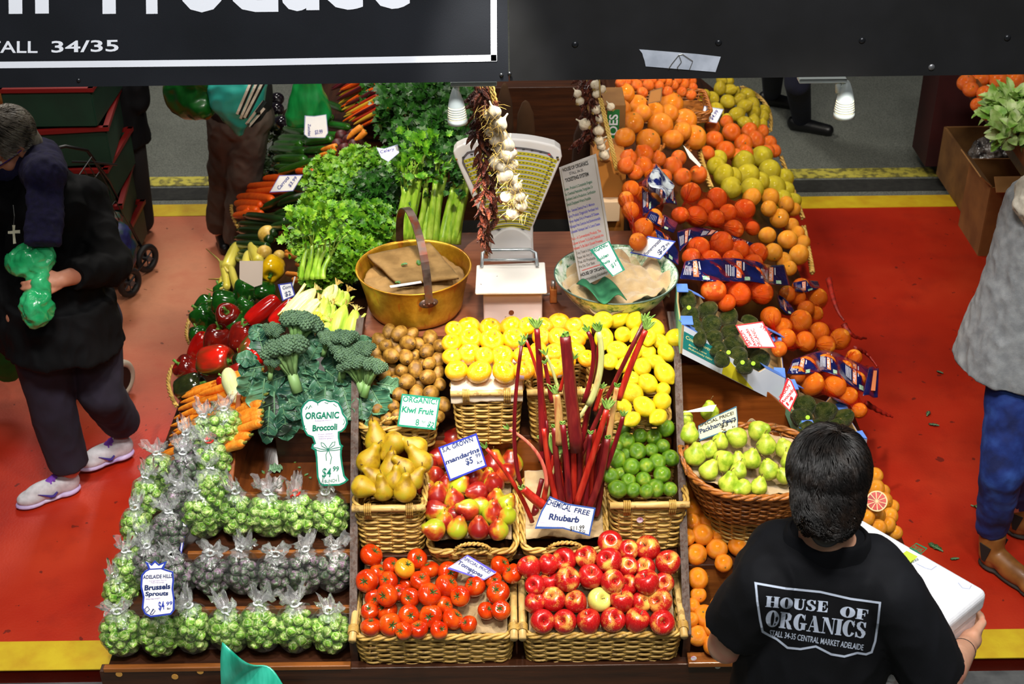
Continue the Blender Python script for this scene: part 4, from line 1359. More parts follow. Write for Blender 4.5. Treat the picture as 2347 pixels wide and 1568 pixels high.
for i,(c,w,pts,tip)in enumerate(RST):
 P=[]
 dy=(i%5)*.014-.028+(.0 if tip else.03)
 for x,y in pts:
  P.append(hit(1000+x*.3188,700+y*.3188,rp0+V((0,dy,0)),rn))
 ctl=P[1]*2-(P[0]+P[2])*.5
 path=[(P[0]*(1-t)**2+ctl*(2*t*(1-t))+P[2]*t*t)for t in[k/12 for k in range(13)]]
 r=w*.3188/2/ppm(P[1])
 base=path[0].copy()
 mb=MB();mb.tube([p-base for p in path],[r*(1.12-.25*k/12)for k in range(13)],20,rib=.06,nrib=7,flat=.7,up=(0,-1,.2))
 o=obj('rhubarb_stalk',mb.mesh('rhubarb_stalk',RH[c]))
 o.location=base
 tagit(o,rwhere[i]if i<len(rwhere)else 'dark red stalk in the dense clump behind the rhubarb card','rhubarb','rhubarb stalks'if i<len(rwhere)else 'dense rhubarb clump')
 e=path[-1];d=(path[-1]-path[-2]).normalized()
 if tip:
  n={'l':3,'L':5,'s':2,'F':7}[tip]
  ln={'l':.030,'L':.045,'s':.020,'F':.11}[tip]
  lb=MB()
  for k in range(n):
   sd=(RT*((k-(n-1)/2)/max(1,n-1))*1.2+d+V((0,-.2*rr(0,1),0))).normalized()
   L=ln*rr(.7,1.1);ww=r*.55 if tip!='F'else.012
   side=sd.cross(fwd).normalized()
   b0=e-base+side*0
   def fn(u,v,sd=sd,side=side,L=L,ww=ww,b0=b0,k=k):
    wv=sin(v*pi*.9+.3)*ww
    return b0+sd*(L*v)+side*((u-.5)*2*wv)-fwd*(.006*sin(u*pi*3+k)*v)
   lb.grid(fn,7,7)
  lo=lb.build('leaf_stub',RLEAF,o,smooth=True)
  sm=lo.modifiers.new('s','SOLIDIFY');sm.thickness=.001
def leafshape(mb,c,d,n,size,kind='parsley',mi=0,curl=.25):
 """one small leaf: outline fan folded along the middle"""
 d=d.normalized();n=(n-d*n.dot(d))
 n=n.normalized()if n.length>1e-4 else d.orthogonal().normalized()
 s=d.cross(n)
 if kind=='parsley':
  ol=[(0,0),(.30,.20),(.62,.18),(.48,.42),(.80,.52),(.50,.62),(.42,.86),(.18,.74),(0,1.0)]
 elif kind=='celery':
  ol=[(0,0),(.18,.20),(.46,.30),(.36,.46),(.56,.62),(.32,.66),(.24,.84),(.10,.80),(0,1.0)]
 else:
  ol=[(0,0),(.16,.15),(.28,.40),(.26,.65),(.14,.88),(0,1.0)]
 vs=[]
 for x,y in ol:
  vs.append(c+d*(y*size)+n*(-curl*size*y*y))
  if 0<x:
   vs[-1]=c+d*(y*size)+s*(x*size)+n*(size*(.30*x-curl*y*y))
 m_=len(ol)
 for x,y in ol[1:-1]:
  vs.append(c+d*(y*size)-s*(x*size)+n*(size*(.30*x-curl*y*y)))
 mid=c+d*(.45*size)-n*(curl*size*.2)
 vs.append(mid)
 M=len(vs)-1
 right=list(range(m_))
 left=[m_-1]+list(range(M-1,m_-1,-1))+[0]
 fs=[(M,right[i],right[i+1])for i in range(m_-1)]+[(M,left[i],left[i+1])for i in range(len(left)-1)]
 mb.add(vs,fs,mi)
def leaf_mat(name,a,b,c,rough=.42):
 s=NT(name)
 vec=s.coords(True)
 n=s.noise(vec,40,3)
 col=s.ramp(n,[(.3,a),(.5,b),(.7,c)])
 s.base(col)
 s.fin(rough,.4)
 s.b.inputs['Transmission Weight'].default_value=0
 return s.m
LF_B=leaf_mat('fresh_parsley_green',(40,92,8),(92,150,18),(152,192,54))
LF_M=leaf_mat('mid_parsley_green',(26,76,8),(70,130,18),(130,178,46))
LF_D=leaf_mat('dark_celery_leaf_green',(14,48,10),(30,80,18),(56,112,30))
ST_G=PM('pale_green_stems',(140,180,60),(176,204,90),scale=20,rough=.4)
def leafy(name,c,rad,n,size,mat,label,cat,kind='parsley',seed=1,stems=30,foot=None,group=None,up=.5,smat=None):
 rd=random.Random(seed)
 root=empty(name,c)
 mb=MB();sb=MB()
 foot=V(foot)-V(c)if foot is not None else V((0,0,-rad[2]*1.2))
 for k in range(n):
  while True:
   p=V((rd.uniform(-1,1),rd.uniform(-1,1),rd.uniform(-.6,1)))
   if.45<p.length<1.0:break
  out=V((p.x,p.y,p.z+up)).normalized()
  q=V((p.x*rad[0],p.y*rad[1],p.z*rad[2]))
  lump=1+.35*noise.noise(q*14+V((seed,0,0)))
  q*=lump
  d=(out+V((rd.uniform(-1,1),rd.uniform(-1,1),rd.uniform(-.8,.8)))*.8).normalized()
  leafshape(mb,q,d,(out+V((0,-.3,.5))).normalized(),size*rd.uniform(.6,1.3),kind,curl=rd.uniform(0,.5))
  if k<stems:
   m_=(foot*.5+q*.5)+V((rd.uniform(-.02,.02),rd.uniform(-.02,.02),0))
   f2=foot+V((rd.uniform(-1,1)*rad[0]*.25,rd.uniform(-1,1)*rad[1]*.25,0))
   sb.tube([f2,m_,q],[.003,.0022,.0014],5)
 mb.build('leaves',mat,root)
 if stems:sb.build('stems',smat or ST_G,root,smooth=True)
 tagit(root,label,cat,group)
 return root
pz=lambda x,y,z:at_z(x,y,z)
heaps=[(742,610,1.02,.075,'lowest parsley bunch beside the corn',LF_B),(800,590,1.05,.08,'parsley bunch left of the brass pot',LF_B),(722,545,1.0,.085,'bright parsley bunch above the orange turmeric',LF_B),(790,530,1.08,.09,'curly parsley bunch behind the brass pot',LF_M),(850,515,1.10,.08,'parsley bunch against the pot handle',LF_M),(735,480,1.0,.085,'parsley bunch at the zucchini end',LF_B),(800,460,1.08,.10,'dark curly parsley bunch in the middle of the herbs',LF_M),(862,448,1.12,.09,'dark parsley bunch below the herb price card',LF_D),(760,412,1.02,.09,'bright parsley bunch beside the carrots and beetroot',LF_B),(825,395,1.08,.095,'parsley bunch below the beetroot',LF_B),(880,400,1.1,.08,'parsley bunch left of the tall celery',LF_M)]
for i,(x,y,z,r,lb,mt)in enumerate(heaps):
 leafy('parsley_bunch',pz(x,y,z),(r*1.1,r*1.5,r),620,.025,mt,lb,'parsley','parsley',i+3,26,group='parsley bunches')
darks=[(950,345,1.15,.11),(1010,320,1.22,.10),(930,270,1.10,.13),(1000,245,1.2,.12),(1045,290,1.2,.07),(930,215,1.1,.13),(1005,200,1.15,.13),(870,240,.98,.09)]
dl=['nearest left','nearest right','second left','middle right','small one beside the lamp','far left','far right','leftmost beside the purple carrots']
for i,(x,y,z,r)in enumerate(darks):
 leafy('celery_bunch',pz(x,y,z),(r,r*1.4,r),300,.045,LF_D,f'dark leafy celery bunch, {dl[i]} of the dark heap','celery','celery',40+i,14,group='dark leafy bunches at the back')
def sandy_stalks(name,base_pts,top_pts,r,label,mat,leaves=150,lmat=LF_B,seed=5,lrad=.07,lsize=.04,kind='celery'):
 rd=random.Random(seed)
 root=empty(name,base_pts[0].copy())
 o=V(root.location)
 n=len(base_pts)
 for i,(a,b)in enumerate(zip(base_pts,top_pts)):
  mb=MB()
  path=[]
  bend=V((rd.uniform(-.01,.01),rd.uniform(-.01,.01),0))
  for k in range(9):
   t=k/8
   path.append(a-o+(b-a)*t+bend*sin(t*pi))
  mb.tube(path,[r*(1.15-.35*k/8)for k in range(9)],16,rib=.10,nrib=6,flat=.75,up=(0,-1,0))
  st=mb.build('stalk',mat,root,smooth=True)
 mb=MB();sb=MB()
 for b,a in zip(top_pts,base_pts):
  ax=(b-a).normalized()
  for j in range(3):
   e=b-o+ax*rd.uniform(.05,.11)+V((rd.uniform(-.04,.04),rd.uniform(-.04,.02),0))
   sb.tube([b-o-ax*.01,(b-o+e)/2+V((0,0,.01)),e],[r*.4,r*.25,r*.15],6)
   for q in range(max(2,leaves//(3*n))):
    p=e+V((rd.gauss(0,lrad*.5),rd.gauss(0,lrad*.5),rd.gauss(.01,lrad*.4)))
    dd=(p-e+ax*.03+V((rd.uniform(-.03,.03),rd.uniform(-.03,.03),0))).normalized()
    leafshape(mb,p,dd,V((0,-.6,.8)),lsize*rd.uniform(.6,1.2),kind,curl=rd.uniform(0,.4))
 mb.build('leaves',lmat,root)
 sb.build('branching_stems',ST_G,root,smooth=True)
 tagit(root,label,'celery','tall celery bunches')
 return root
CEL=PM('celery_stalk',(104,156,30),(150,190,56),(184,212,96),scale=4,stretch=(14,14,1),rough=.3,coat=.15,lo=.3,hi=.75)
cb=lambda x,y:at_y(x,y,4.62)
ct=lambda x,y:at_y(x,y,4.70)
sandy_stalks('celery_bunch',[cb(x,552)for x in(903,915,927,940,953,910,935)],[ct(x,y)for x,y in((930,430),(942,410),(955,400),(966,395),(976,430),(925,450),(960,440))],.0125,'tall pale green celery bunch standing behind the pot handle',CEL,170,LF_M,5)
sandy_stalks('celery_bunch',[at_y(x,560,4.60)for x in(972,984,998,1012,1026,1040,990,1018,1046)],[ct(x,y)for x,y in((978,455),(1000,410),(1018,405),(1040,430),(1060,410),(1078,400),(1000,470),(1036,470),(1066,450))],.0145,'broad celery bunch standing between the pot handle and the scale',CEL,170,LF_D,6)
sandy_stalks('celery_bunch',[at_y(x,640,4.17)for x in(690,702,715,728,740)],[at_y(x,y,4.22)for x,y in((704,570),(716,560),(732,568),(745,572),(758,585))],.009,'young leafy celery bunch standing left of the corn',CEL,150,LF_B,7,.06,.035)
def broc_mat(name,a,b):
 s=NT(name)
 vec=s.coords(True)
 n=s.noise(vec,12,3);n2=s.noise(vec,190,2)
 col=s.ramp(n,[(.3,a),(.7,b)])
 col=s.mix(s.math('MULTIPLY',s.math('GREATER_THAN',n2,.56),.35),col,lin((110,146,84)))
 s.base(col)
 s.bump(n2,1.0,.004)
 return s.fin(.7,.3)
BRO=broc_mat('broccoli_floret',(66,94,72),(102,130,102))
BSTEM=PM('broccoli_stem',(96,140,70),(140,176,110),scale=8,rough=.5)
BLEAF=PM('broccoli_leaf',(28,70,54),(60,108,80),(98,144,108),scale=9,rough=.45,bump=.4,bscale=50,var=.25,bdist=.004)
BLEAFD=PM('dark_broccoli_leaf',(22,34,26),(40,54,40),scale=9,rough=.4,bump=.4,bscale=60,bdist=.004)
VEIN=PM('leaf_vein',(96,136,96),rough=.5)
def broccoli(px,py,d,label,y0=3.72,seed=0):
 bp0,bn=yz_plane(3.63,.88,3.91,1.12)
 c=hit(px,py,bp0,bn)
 R=d/2/ppm(c)*1.38
 rd=random.Random(seed)
 root=empty('broccoli',c,rot=(rd.uniform(-.5,.1),rd.uniform(-.35,.35),0))
 cr=MB()
 N=9+int(d/14)
 cl=[]
 for k in range(N):
  t=(k+.5)/N
  ph=k*2.399963
  rr_=sqrt(t)*.78
  cl.append((V((rr_*cos(ph),rr_*sin(ph),sqrt(max(0,1-rr_*rr_))*.62))*R,R*rd.uniform(.30,.40)))
 for p,r in cl:
  cr.ball(p,r*.9,10,7)
  m_=46
  for j in range(m_):
   t=(j+.5)/m_
   z=1-1.35*t
   a=j*2.399963
   q=sqrt(max(0,1-z*z))
   u=V((q*cos(a),q*sin(a),z))
   cr.ball(p+u*r*.95,r*rd.uniform(.15,.21),5,3)
 cr.build('crown',BRO,root,smooth=True)
 sb=MB()
 for p,r in cl:
  sb.tube([V((0,0,-R*.9)),p*.55+V((0,0,-R*.2)),p],[R*.16,R*.11,R*.12],6)
 sb.tube([(0,0,-R*1.5),(0,0,-R*.6)],[R*.26,R*.22],10)
 sb.build('stem',BSTEM,root,smooth=True)
 tagit(root,label,'broccoli','broccoli heads')
 return root
bh=[(770,770,130,'pale broccoli head at the back left'),(970,745,240,'broad broccoli head at the back of the bunch'),(1190,835,130,'small broccoli head at the back right'),(1310,860,190,'broccoli head at the back right next to the corn'),(880,960,270,'largest broccoli head front left'),(757,1012,125,'small dark broccoli head at far left'),(1330,975,190,'bright green broccoli head right of centre'),(1420,1050,200,'broccoli head above the green card, right'),(1530,1075,190,'broccoli head at far right touching the kiwi fruit'),(1480,935,160,'bluish broccoli head behind the right ones')]
for i,(x,y,d,lb)in enumerate(bh):
 broccoli(400+x*.2934,540+y*.2934,d*.2934,lb,seed=i)
def big_leaf(parent_name,c,d,n,L,Wd,mat,seed,label=None,cat='leaf',wave=.12,parent=None,curl=.5,group=None):
 """broad leaf with ruffled edge, midrib a child"""
 d=d.normalized();n=(n-d*n.dot(d)).normalized();s=d.cross(n)
 rd=random.Random(seed)
 ph=rd.uniform(0,6)
 M=Matrix((s,d,n)).transposed().to_4x4();M.translation=c
 def fn(u,v):
  x=(u-.5)*2
  w=(sin(pi*min(1,v*.93+.03))**.6)*(1+.12*sin(v*15+ph))*Wd/2 if v<1 else 0
  ed=abs(x)**2
  return V((x*w,v*L,-curl*L*v*v*.6+.22*Wd*ed*0.5+wave*Wd*ed*sin(v*17+ph+(2 if x>0 else 0))-.05*Wd*(1-abs(x))))
 mb=MB();mb.grid(fn,11,15)
 o=mb.build(parent_name,mat,parent,smooth=True)
 if parent:M=parent.matrix_basis.inverted()@M
 o.matrix_basis=M
 sm=o.modifiers.new('s','SOLIDIFY');sm.thickness=.0009
 vb=MB()
 z=lambda v:-curl*L*v*v*.6-.05*Wd+.0012
 vb.tube([V((0,-.12*L,0))]+[V((0,v*L,z(v)))for v in(0,.25,.5,.75,.93)],[.003,.003,.0026,.002,.0014,.0006],6)
 for k in range(5):
  v=.15+.15*k
  for sx in(-1,1):
   q=fn(.5+.42*sx,min(.98,v+.16))
   vb.tube([V((0,v*L,z(v))),q+V((0,0,.0012))],[.0012,.0005],4)
 vb.build('vein',VEIN,o,smooth=True)
 if label:tagit(o,label,cat,group)
 return o
random.seed(5)
lv=[(700,1180,265,200,.10,.085,1),(780,1290,275,0,.12,.11,2),(950,1180,250,0,.09,.075,0),(860,1130,200,0,.08,.06,0),(1010,1050,280,0,.09,.06,0),(1060,1000,60,0,.08,.05,0),(680,1060,190,0,.07,.06,0),(700,960,110,0,.09,.06,0),(620,1100,250,0,.08,.07,1),(850,1380,280,0,.10,.07,0),(960,1260,265,0,.09,.07,0),(1100,1150,300,0,.09,.08,0),(1200,1100,320,0,.08,.07,0),(1290,1180,300,0,.08,.07,0),(1390,1120,200,0,.06,.05,0),(1200,960,100,0,.08,.06,0),(1530,1220,300,0,.09,.08,0),(1600,1190,350,0,.07,.05,0),(1450,1270,280,0,.08,.06,0),(1390,900,20,0,.06,.04,0),(940,790,330,0,.07,.06,0),(870,820,240,0,.07,.05,0),(720,830,150,0,.06,.05,0),(1100,860,330,0,.06,.05,0),(1180,1240,270,0,.09,.08,1),(1330,1290,290,0,.08,.07,1),(740,1400,268,0,.10,.05,0),(1060,1310,270,0,.08,.07,1),(890,1300,285,0,.08,.07,0),(1000,960,300,0,.07,.06,0),(780,1130,220,0,.08,.07,1),(640,1010,170,0,.06,.05,0)]
lroot=empty('broccoli_leaf_bunch',hit(720,900,*yz_plane(3.66,.84,3.94,1.06)))
tagit(lroot,'loose ruffled blue-green leaves wrapped round the broccoli heads','leaves')
for i,(x,y,a,_,L,Wd,k)in enumerate(lv):
 c=hit(400+x*.2934,540+y*.2934-10,*yz_plane(3.66,.84,3.94,1.06))
 d=imgdir(a,rr(-.1,.4))
 big_leaf('leaf',c,d,-fwd+V((rr(-.4,.4),0,rr(-.1,.5))),L*1.12,Wd*1.2,BLEAFD if i==1 else BLEAF,i,parent=lroot,curl=rr(.1,.7))
for i in range(26):
 x,y=rr(600,860),rr(790,940)
 c=hit(x,y,*yz_plane(3.70,.84,3.98,1.06))
 big_leaf('leaf',c,imgdir(rr(180,360),rr(-.1,.3)),-fwd+V((rr(-.5,.5),0,rr(-.1,.5))),.085,.075,BLEAF,100+i,parent=lroot,curl=rr(.1,.7))
o=big_leaf('fallen_leaf',at_z(618,1078,.655),V((.8,.4,.1)),V((0,-.2,1)),.045,.04,PM('pale_fallen_leaf',(110,150,110),(140,176,136),scale=9,rough=.5),77,'small pale leaf scrap lying in the empty tray','leaf')
random.seed(9)
for i in range(8):
 x,y=rr(600,790),rr(1050,1110)
 o=big_leaf('leaf_crumb',at_z(x,y,.648),V((rr(-1,1),rr(-1,1),0)),V((0,0,1)),.012,.009,PM('leaf_crumb',(110,150,40),rough=.6),200+i,'tiny green leaf crumb scattered on the tray boards','leaf',group='leaf crumbs on the tray')
random.seed(31)
def brass_mat():
 s=NT('aged_brass')
 vec=s.coords(False)
 n=s.noise(vec,7,5,.7);n2=s.noise(s.coords(False,(10,10,2)),3,4)
 col=s.ramp(n,[(.3,(146,92,18)),(.5,(196,146,34)),(.7,(226,184,62))])
 col=s.mix(s.math('MULTIPLY',s.math('GREATER_THAN',n2,.6),.5),col,lin((196,92,20)))
 s.base(col)
 s.bump(s.noise(vec,60,3),.15,.002)
 return s.fin(.38,.5,.6)
BRASS=brass_mat()
IRON=PM('brown_iron_strap',(64,48,40),(100,84,76),(120,56,30),scale=14,rough=.42,metal=.6,rnd=False)
pc=at_z(948,612,1.172)
pot=empty('brass_pot',(pc.x,pc.y,1.001))
tagit(pot,'big brass preserving pot with an iron strap handle full of sacking','pot')
rb,rt_,hp=.160,.200,.170
mb=MB();mb.lathe(smooth_prof([(0,0),(.10,.001),(rb-.012,.003),(rb,.014),(rb+.008,.03),(.176,.08),(.188,.13),(rt_-.003,hp-.006),(rt_,hp)],2)+[(rt_+.004,hp+.002),(rt_+.003,hp+.005),(rt_-.003,hp+.004),(rt_-.006,hp-.004),(.182,.12),(.168,.05),(.14,.012),(0,.01)],56)
mb.build('pot_body',BRASS,pot,smooth=True)
ha=at_z(988,662,1.15)-V((pc.x,pc.y,1.001));hb=at_z(893,560,1.19)-V((pc.x,pc.y,1.001))
dirh=V((.30,-.95,0)).normalized()
mb=MB()
pts=[]
for k in range(29):
 a=pi*k/28
 pts.append(dirh*(cos(a)*.203)+V((0,0,.135+(sin(a)**.85 if sin(a)>0 else 0)*.245)))
sd=dirh.cross(V((0,0,1))).normalized()
vs=[]
for i,p in enumerate(pts):
 t=(pts[min(i+1,28)]-pts[max(i-1,0)]).normalized();nn=sd.cross(t).normalized()
 for a,b in((-1,-1),(1,-1),(1,1),(-1,1)):
  vs.append(p+sd*(a*.0135)+nn*(b*.0022))
mb.add(vs,[(i*4+k,i*4+(k+1)%4,i*4+4+(k+1)%4,i*4+4+k)for i in range(28)for k in range(4)]+[(3,2,1,0),(112,113,114,115)])
mb.build('strap_handle',IRON,pot,fix=True)
for sg in(1,-1):
 mb=MB()
 c=dirh*(.196*sg)+V((0,0,.132))
 M=Matrix((sd,V((0,0,1)),dirh*sg)).transposed().to_4x4();M.translation=c
 mb.lathe([(0,.006),(.03,.005),(.034,0)],20,mat=M@Matrix.Diagonal((1,.55,1,1)))
 for q in(-.018,0,.018):
  mb.ball(c+sd*q+dirh*(sg*.007),.005,8,5)
 mb.build('rivet_plate',IRON,pot,smooth=True)
def disc_cloth(name,c,rad,z,amp,seed,mat,label,lift=.02,sx=1,sy=1):
 mb=MB()
 def f(u,v):
  a=2*pi*u;r=rad*v
  p=V((c[0]+r*cos(a)*sx,c[1]+r*sin(a)*sy,z))
  nz=noise.fractal(V((p.x*9+seed,p.y*9,seed)),1,2,4)
  rg=abs(noise.noise(V((p.x*12+seed,p.y*9,3))))
  return p+V((0,0,amp*(nz-1.2*rg)+lift*(1-v)))
 mb.grid(f,90,26,closed_u=True)
 o=mb.build(name,mat,None,smooth=True)
 tagit(o,label,'sacking')
 sm=o.modifiers.new('s','SOLIDIFY');sm.thickness=.003
 return o
disc_cloth('hessian_sack',(pc.x,pc.y),.176,1.135,.022,4,HESSB,'folded brown hessian sacking filling the brass pot',.018)
q=[at_z(*p,1.165)for p in((842,590),(985,562),(1052,640),(912,655))]
mb=MB();mb.grid(lambda u,v:(q[0]*(1-u)*(1-v)+q[1]*u*(1-v)+q[2]*u*v+q[3]*(1-u)*v)+V((0,0,.006*noise.noise(V((u*3,v*3,2))))),24,20)
o=mb.build('folded_sack',HESSB,None,smooth=True);sm=o.modifiers.new('s','SOLIDIFY');sm.thickness=.012
tagit(o,'flat folded brown sack lying on top inside the brass pot','sacking')
o=MB().box(at_z(930,652,1.178),(.11,.012,.003),(0,.02,.32)).build('paper_strip',PAPER,None)
tagit(o,'thin white paper strip at the front rim of the brass pot','paper')
random.seed(3)
for i in range(3):
 x,y=[(932,605),(916,648),(958,598)][i]
 big_leaf('parsley_scrap',at_z(x,y,1.185),V((rr(-1,1),rr(-1,1),0)),V((0,0,1)),.02,.016,LF_B,300+i,'small parsley scrap fallen on the sacking in the pot','leaf',group='parsley scraps on the sack')
WEN=PM('worn_white_enamel',(226,222,220),(238,236,238),scale=5,rough=.32,rnd=False,coat=.2)
def chipped(name):
 s=NT(name)
 vec=s.coords(False)
 n=s.noise(vec,14,5,.7)
 f=s.math('GREATER_THAN',n,.64)
 col=s.mix(f,lin((236,230,222)),lin((96,70,56)))
 s.base(col)
 return s.fin(.3,.5,0,.2)
CHIP=chipped('chipped_white_enamel')
PINKW=PM('pinkish_white_panel',(226,196,186),(238,216,206),scale=4,rough=.35,rnd=False)
sc=empty('shop_scale',(at_y(1172,700,4.05).x,4.10,1.001))
tagit(sc,'old white enamel shop scale with fan shaped dial and yellow number bands','scale')
SM=Matrix.Translation(-V(sc.location))
YS=4.04
fa=[at_y(*p,YS)for p in((1107,676),(1243,680),(1240,732),(1105,732))]
mb=MB();mb.box(((fa[0].x+fa[1].x)/2,YS+.11,(1.0+fa[0].z)/2+.001),(fa[1].x-fa[0].x,.22,fa[0].z-1.003));mb.xf(SM)
bevel(mb.build('base_block',PINKW,sc),.008,3)
mb=MB();mb.lathe([(0,0),(.009,0),(.009,.002),(0,.002)],16,mat=Matrix.Translation(at_y(1172,716,YS-.001))@Matrix.Rotation(pi/2,4,'X'));mb.xf(SM)
mb.build('round_plug',PM('brown_plug',(130,70,40),rough=.5),sc)
zt=fa[0].z+.035
pp=[at_z(*p,zt)for p in((1092,607),(1249,600),(1254,668),(1089,670))]
mb=MB();mb.prism([p+V((0,0,0))for p in pp],(0,0,-.012));mb.xf(SM)
bevel(mb.build('weighing_plate',CHIP,sc,fix=True),.005,3)
mb=MB();c=(pp[0]+pp[1]+pp[2]+pp[3])/4;mb.box((c.x,c.y,zt-.03),(.12,.10,.035));mb.xf(SM);mb.build('plate_support',WEN,sc)
g0=[at_z(1104,612,zt+.01),at_z(1106,580,zt+.045),at_z(1120,573,zt+.05),at_z(1215,572,zt+.05),at_z(1228,580,zt+.045),at_z(1232,610,zt+.01)]
mb=MB();mb.tube(g0,.006,8);mb.tube([(a*.5+b*.5)for a,b in((g0[0],g0[1]),(g0[5],g0[4]))],.005,8);mb.xf(SM)
mb.build('guard_rail',PM('grey_metal_rail',(150,158,164),(200,205,208),scale=20,rough=.3,metal=.5),sc,smooth=True)
hp0=V((0,4.26,1.10));hn=V((0,-1,.12)).normalized()
S2=lambda x,y,e=0:hit(x,y,hp0,hn)+hn*e
def arc_px(a,b,bulge,n=14):
 a,b=V(a),V(b);m_=(a+b)/2;d=(b-a);nrm=V((d.y,-d.x)).normalized()
 out=[]
 for k in range(n+1):
  t=k/n
  p=a+d*t+nrm*(bulge*4*t*(1-t))
  out.append((p.x,p.y))
 return out
outer=[(1118,598),(1122,545),(1110,515),(1042,362),(1038,348),(1046,338)]+arc_px((1062,330),(1272,334),14)+[(1286,344),(1288,360),(1284,372),(1222,520),(1222,545),(1224,598)]
mb=MB();mb.prism([S2(*p)for p in outer],-hn*.075);mb.xf(SM)
o=mb.build('head_housing',WEN,sc,fix=True);bevel(o,.007,3)
inner=[(1132,512),(1062,372),(1062,362)]+arc_px((1072,350),(1258,352),13)+[(1266,362),(1264,374),(1208,510)]+arc_px((1200,524),(1140,524),8,8)
mb=MB();line_px(mb,inner,5,lambda x,y:S2(x,y,.0025),True);mb.xf(SM);mb.build('dial_gasket',PM('dark_grey_gasket',(96,92,96),rough=.5),sc)
mb=MB();mb.prism([S2(x,y,.0015)for x,y in inner],-hn*.001);mb.xf(SM);mb.build('dial_face',PM('pale_dial_face',(200,202,214),(214,214,224),scale=6,rough=.3,rnd=False),sc,fix=True)
mb=MB();mt=MB();mr=MB()
apx=V((1170,640))
for k in range(17):
 R0=290-k*10.4
 row=[]
 for j in range(25):
  a=radians(90-21.5+43*j/24)
  row.append(apx+V((cos(a),-sin(a)))*(R0+0))
 line_px(mb,[(p.x,p.y)for p in row],6.6,lambda x,y:S2(x,y,.0032))
 for j in range(0,24):
  p=(row[j]+row[j+1])/2
  line_px(mt,[(p.x-2.4,p.y),(p.x+2.4,p.y)],1.6,lambda x,y:S2(x,y,.0040))
for j in range(12):
 a=radians(90-21+42*j/11);p=apx+V((cos(a),-sin(a)))*300
 line_px(mr if j%4==1 else mt,[(p.x-3,p.y),(p.x+3,p.y)],3.2,lambda x,y:S2(x,y,.0040))
for m_,nm,mtl in((mb,'number_bands',PM('yellow_dial_band',(206,196,40),rough=.4)),(mt,'number_marks',ink((60,60,60))),(mr,'red_marks',ink((205,70,70)))):
 m_.xf(SM);m_.build(nm,mtl,sc)
mb=MB();mb.prism([S2(x,y,.02)for x,y in[(1122,596)]+arc_px((1126,545),(1218,545),26,14)+[(1222,596)]],-hn*.03);mb.xf(SM)
bevel(mb.build('drum_cover',WEN,sc,fix=True),.006,3)
mb=MB()
for x,y in((1046,365),(1279,365),(1213,523)):mb.ball(S2(x,y,.002),.0045,8,5)
mb.xf(SM);mb.build('screw',PM('brass_screw',(150,120,60),rough=.3,metal=.8),sc,smooth=True)
cl=empty('brass_clamp',at_z(1268,692,1.0))
mb=MB();mb.box((0,0,.03),(.026,.03,.055));bevel(mb.build('clamp_body',PM('orange_brass',(200,104,40),(220,150,80),scale=30,rough=.3,metal=.6),cl),.003)
mb=MB();mb.tube([(-.035,0,.03),(.03,0,.035)],.005,8);mb.tube([(0,0,.055),(0,0,.085)],.008,10);mb.build('screw_rod',PM('dull_chrome',(190,186,180),rough=.3,metal=.8),cl,smooth=True)
tagit(cl,'small brass tap-like clamp on the bench right of the scale','clamp')
def bowl_mat():
 s=NT('green_marbled_enamel')
 vec=s.coords(False)
 n=s.noise(vec,26,6,.7)
 col=s.ramp(n,[(.38,(44,110,70)),(.5,(190,214,190)),(.62,(232,236,226))])
 n2=s.noise(vec,9,3)
 col=s.mix(s.math('MULTIPLY',s.math('GREATER_THAN',n2,.62),.5),col,lin((176,150,60)))
 s.base(col)
 return s.fin(.22,.5,0,.3)
BOW=bowl_mat()
bc=at_z(1412,628,1.155)
bowl=empty('enamel_bowl',(bc.x,bc.y,1.001))
tagit(bowl,'wide green marbled enamel bowl filled with hessian sacking','bowl')
mb=MB();mb.lathe(smooth_prof([(0,0),(.09,.001),(.10,.008),(.14,.05),(.18,.10),(.207,.148),(.213,.152)],3)+[(.216,.156),(.212,.158),(.203,.15),(.175,.10),(.135,.055),(.09,.012),(0,.008)],60)
mb.build('bowl_body',BOW,bowl,smooth=True)
mb=MB();mb.tube([(.2145*cos(a),.2145*sin(a),.156)for a in[2*pi*k/60 for k in range(60)]],.0028,6,True)
mb.build('rolled_rim',PM('dark_rim',(70,90,80),rough=.4),bowl,smooth=True)
disc_cloth('hessian_sack',(bc.x,bc.y),.19,1.138,.045,11,HESS,'crumpled pale hessian sacking heaped in the enamel bowl',.03)
GCL=PM('green_printed_sack',(24,92,60),(40,110,72),scale=30,rough=.9)
q=[at_z(*p,1.175)for p in((1322,652),(1385,640),(1436,684),(1370,690))]
mb=MB();mb.grid(lambda u,v:(q[0]*(1-u)*(1-v)+q[1]*u*(1-v)+q[2]*u*v+q[3]*(1-u)*v)+V((0,0,.016*sin(u*7+v*3))),20,14)
o=mb.build('green_sack_fold',GCL,None,smooth=True);sm=o.modifiers.new('s','SOLIDIFY');sm.thickness=.003
tagit(o,'fold of green printed sack at the front of the bowl','sacking')
tp0=at_z(1340,655,1.17);tn=V((-.22,-1,.30)).normalized()
tk=[(1281,384),(1366,352),(1410,622),(1330,660)]
GRN=(30,96,72)
lines=[('HOUSE OF ORGANICS',(1291,394),(1349,377),8,BLK_I,.03,0),('STALL 34-35',(1306,401),(1337,392),6,BLK_I,.01,0),('TICKETING SYSTEM',(1297,418),(1350,402),8,BLK_I,.03,0)]
def para(txts,x0,y0,w,col,step,h=6.2,sl=-.30,dx=.16):
 out=[]
 for i,(t,ww)in enumerate(txts):
  x=x0+dx*step*i;y=y0+i*step
  out.append((t,(x,y),(x+w*ww,y+w*ww*sl),h,col,.012,0))
 return out
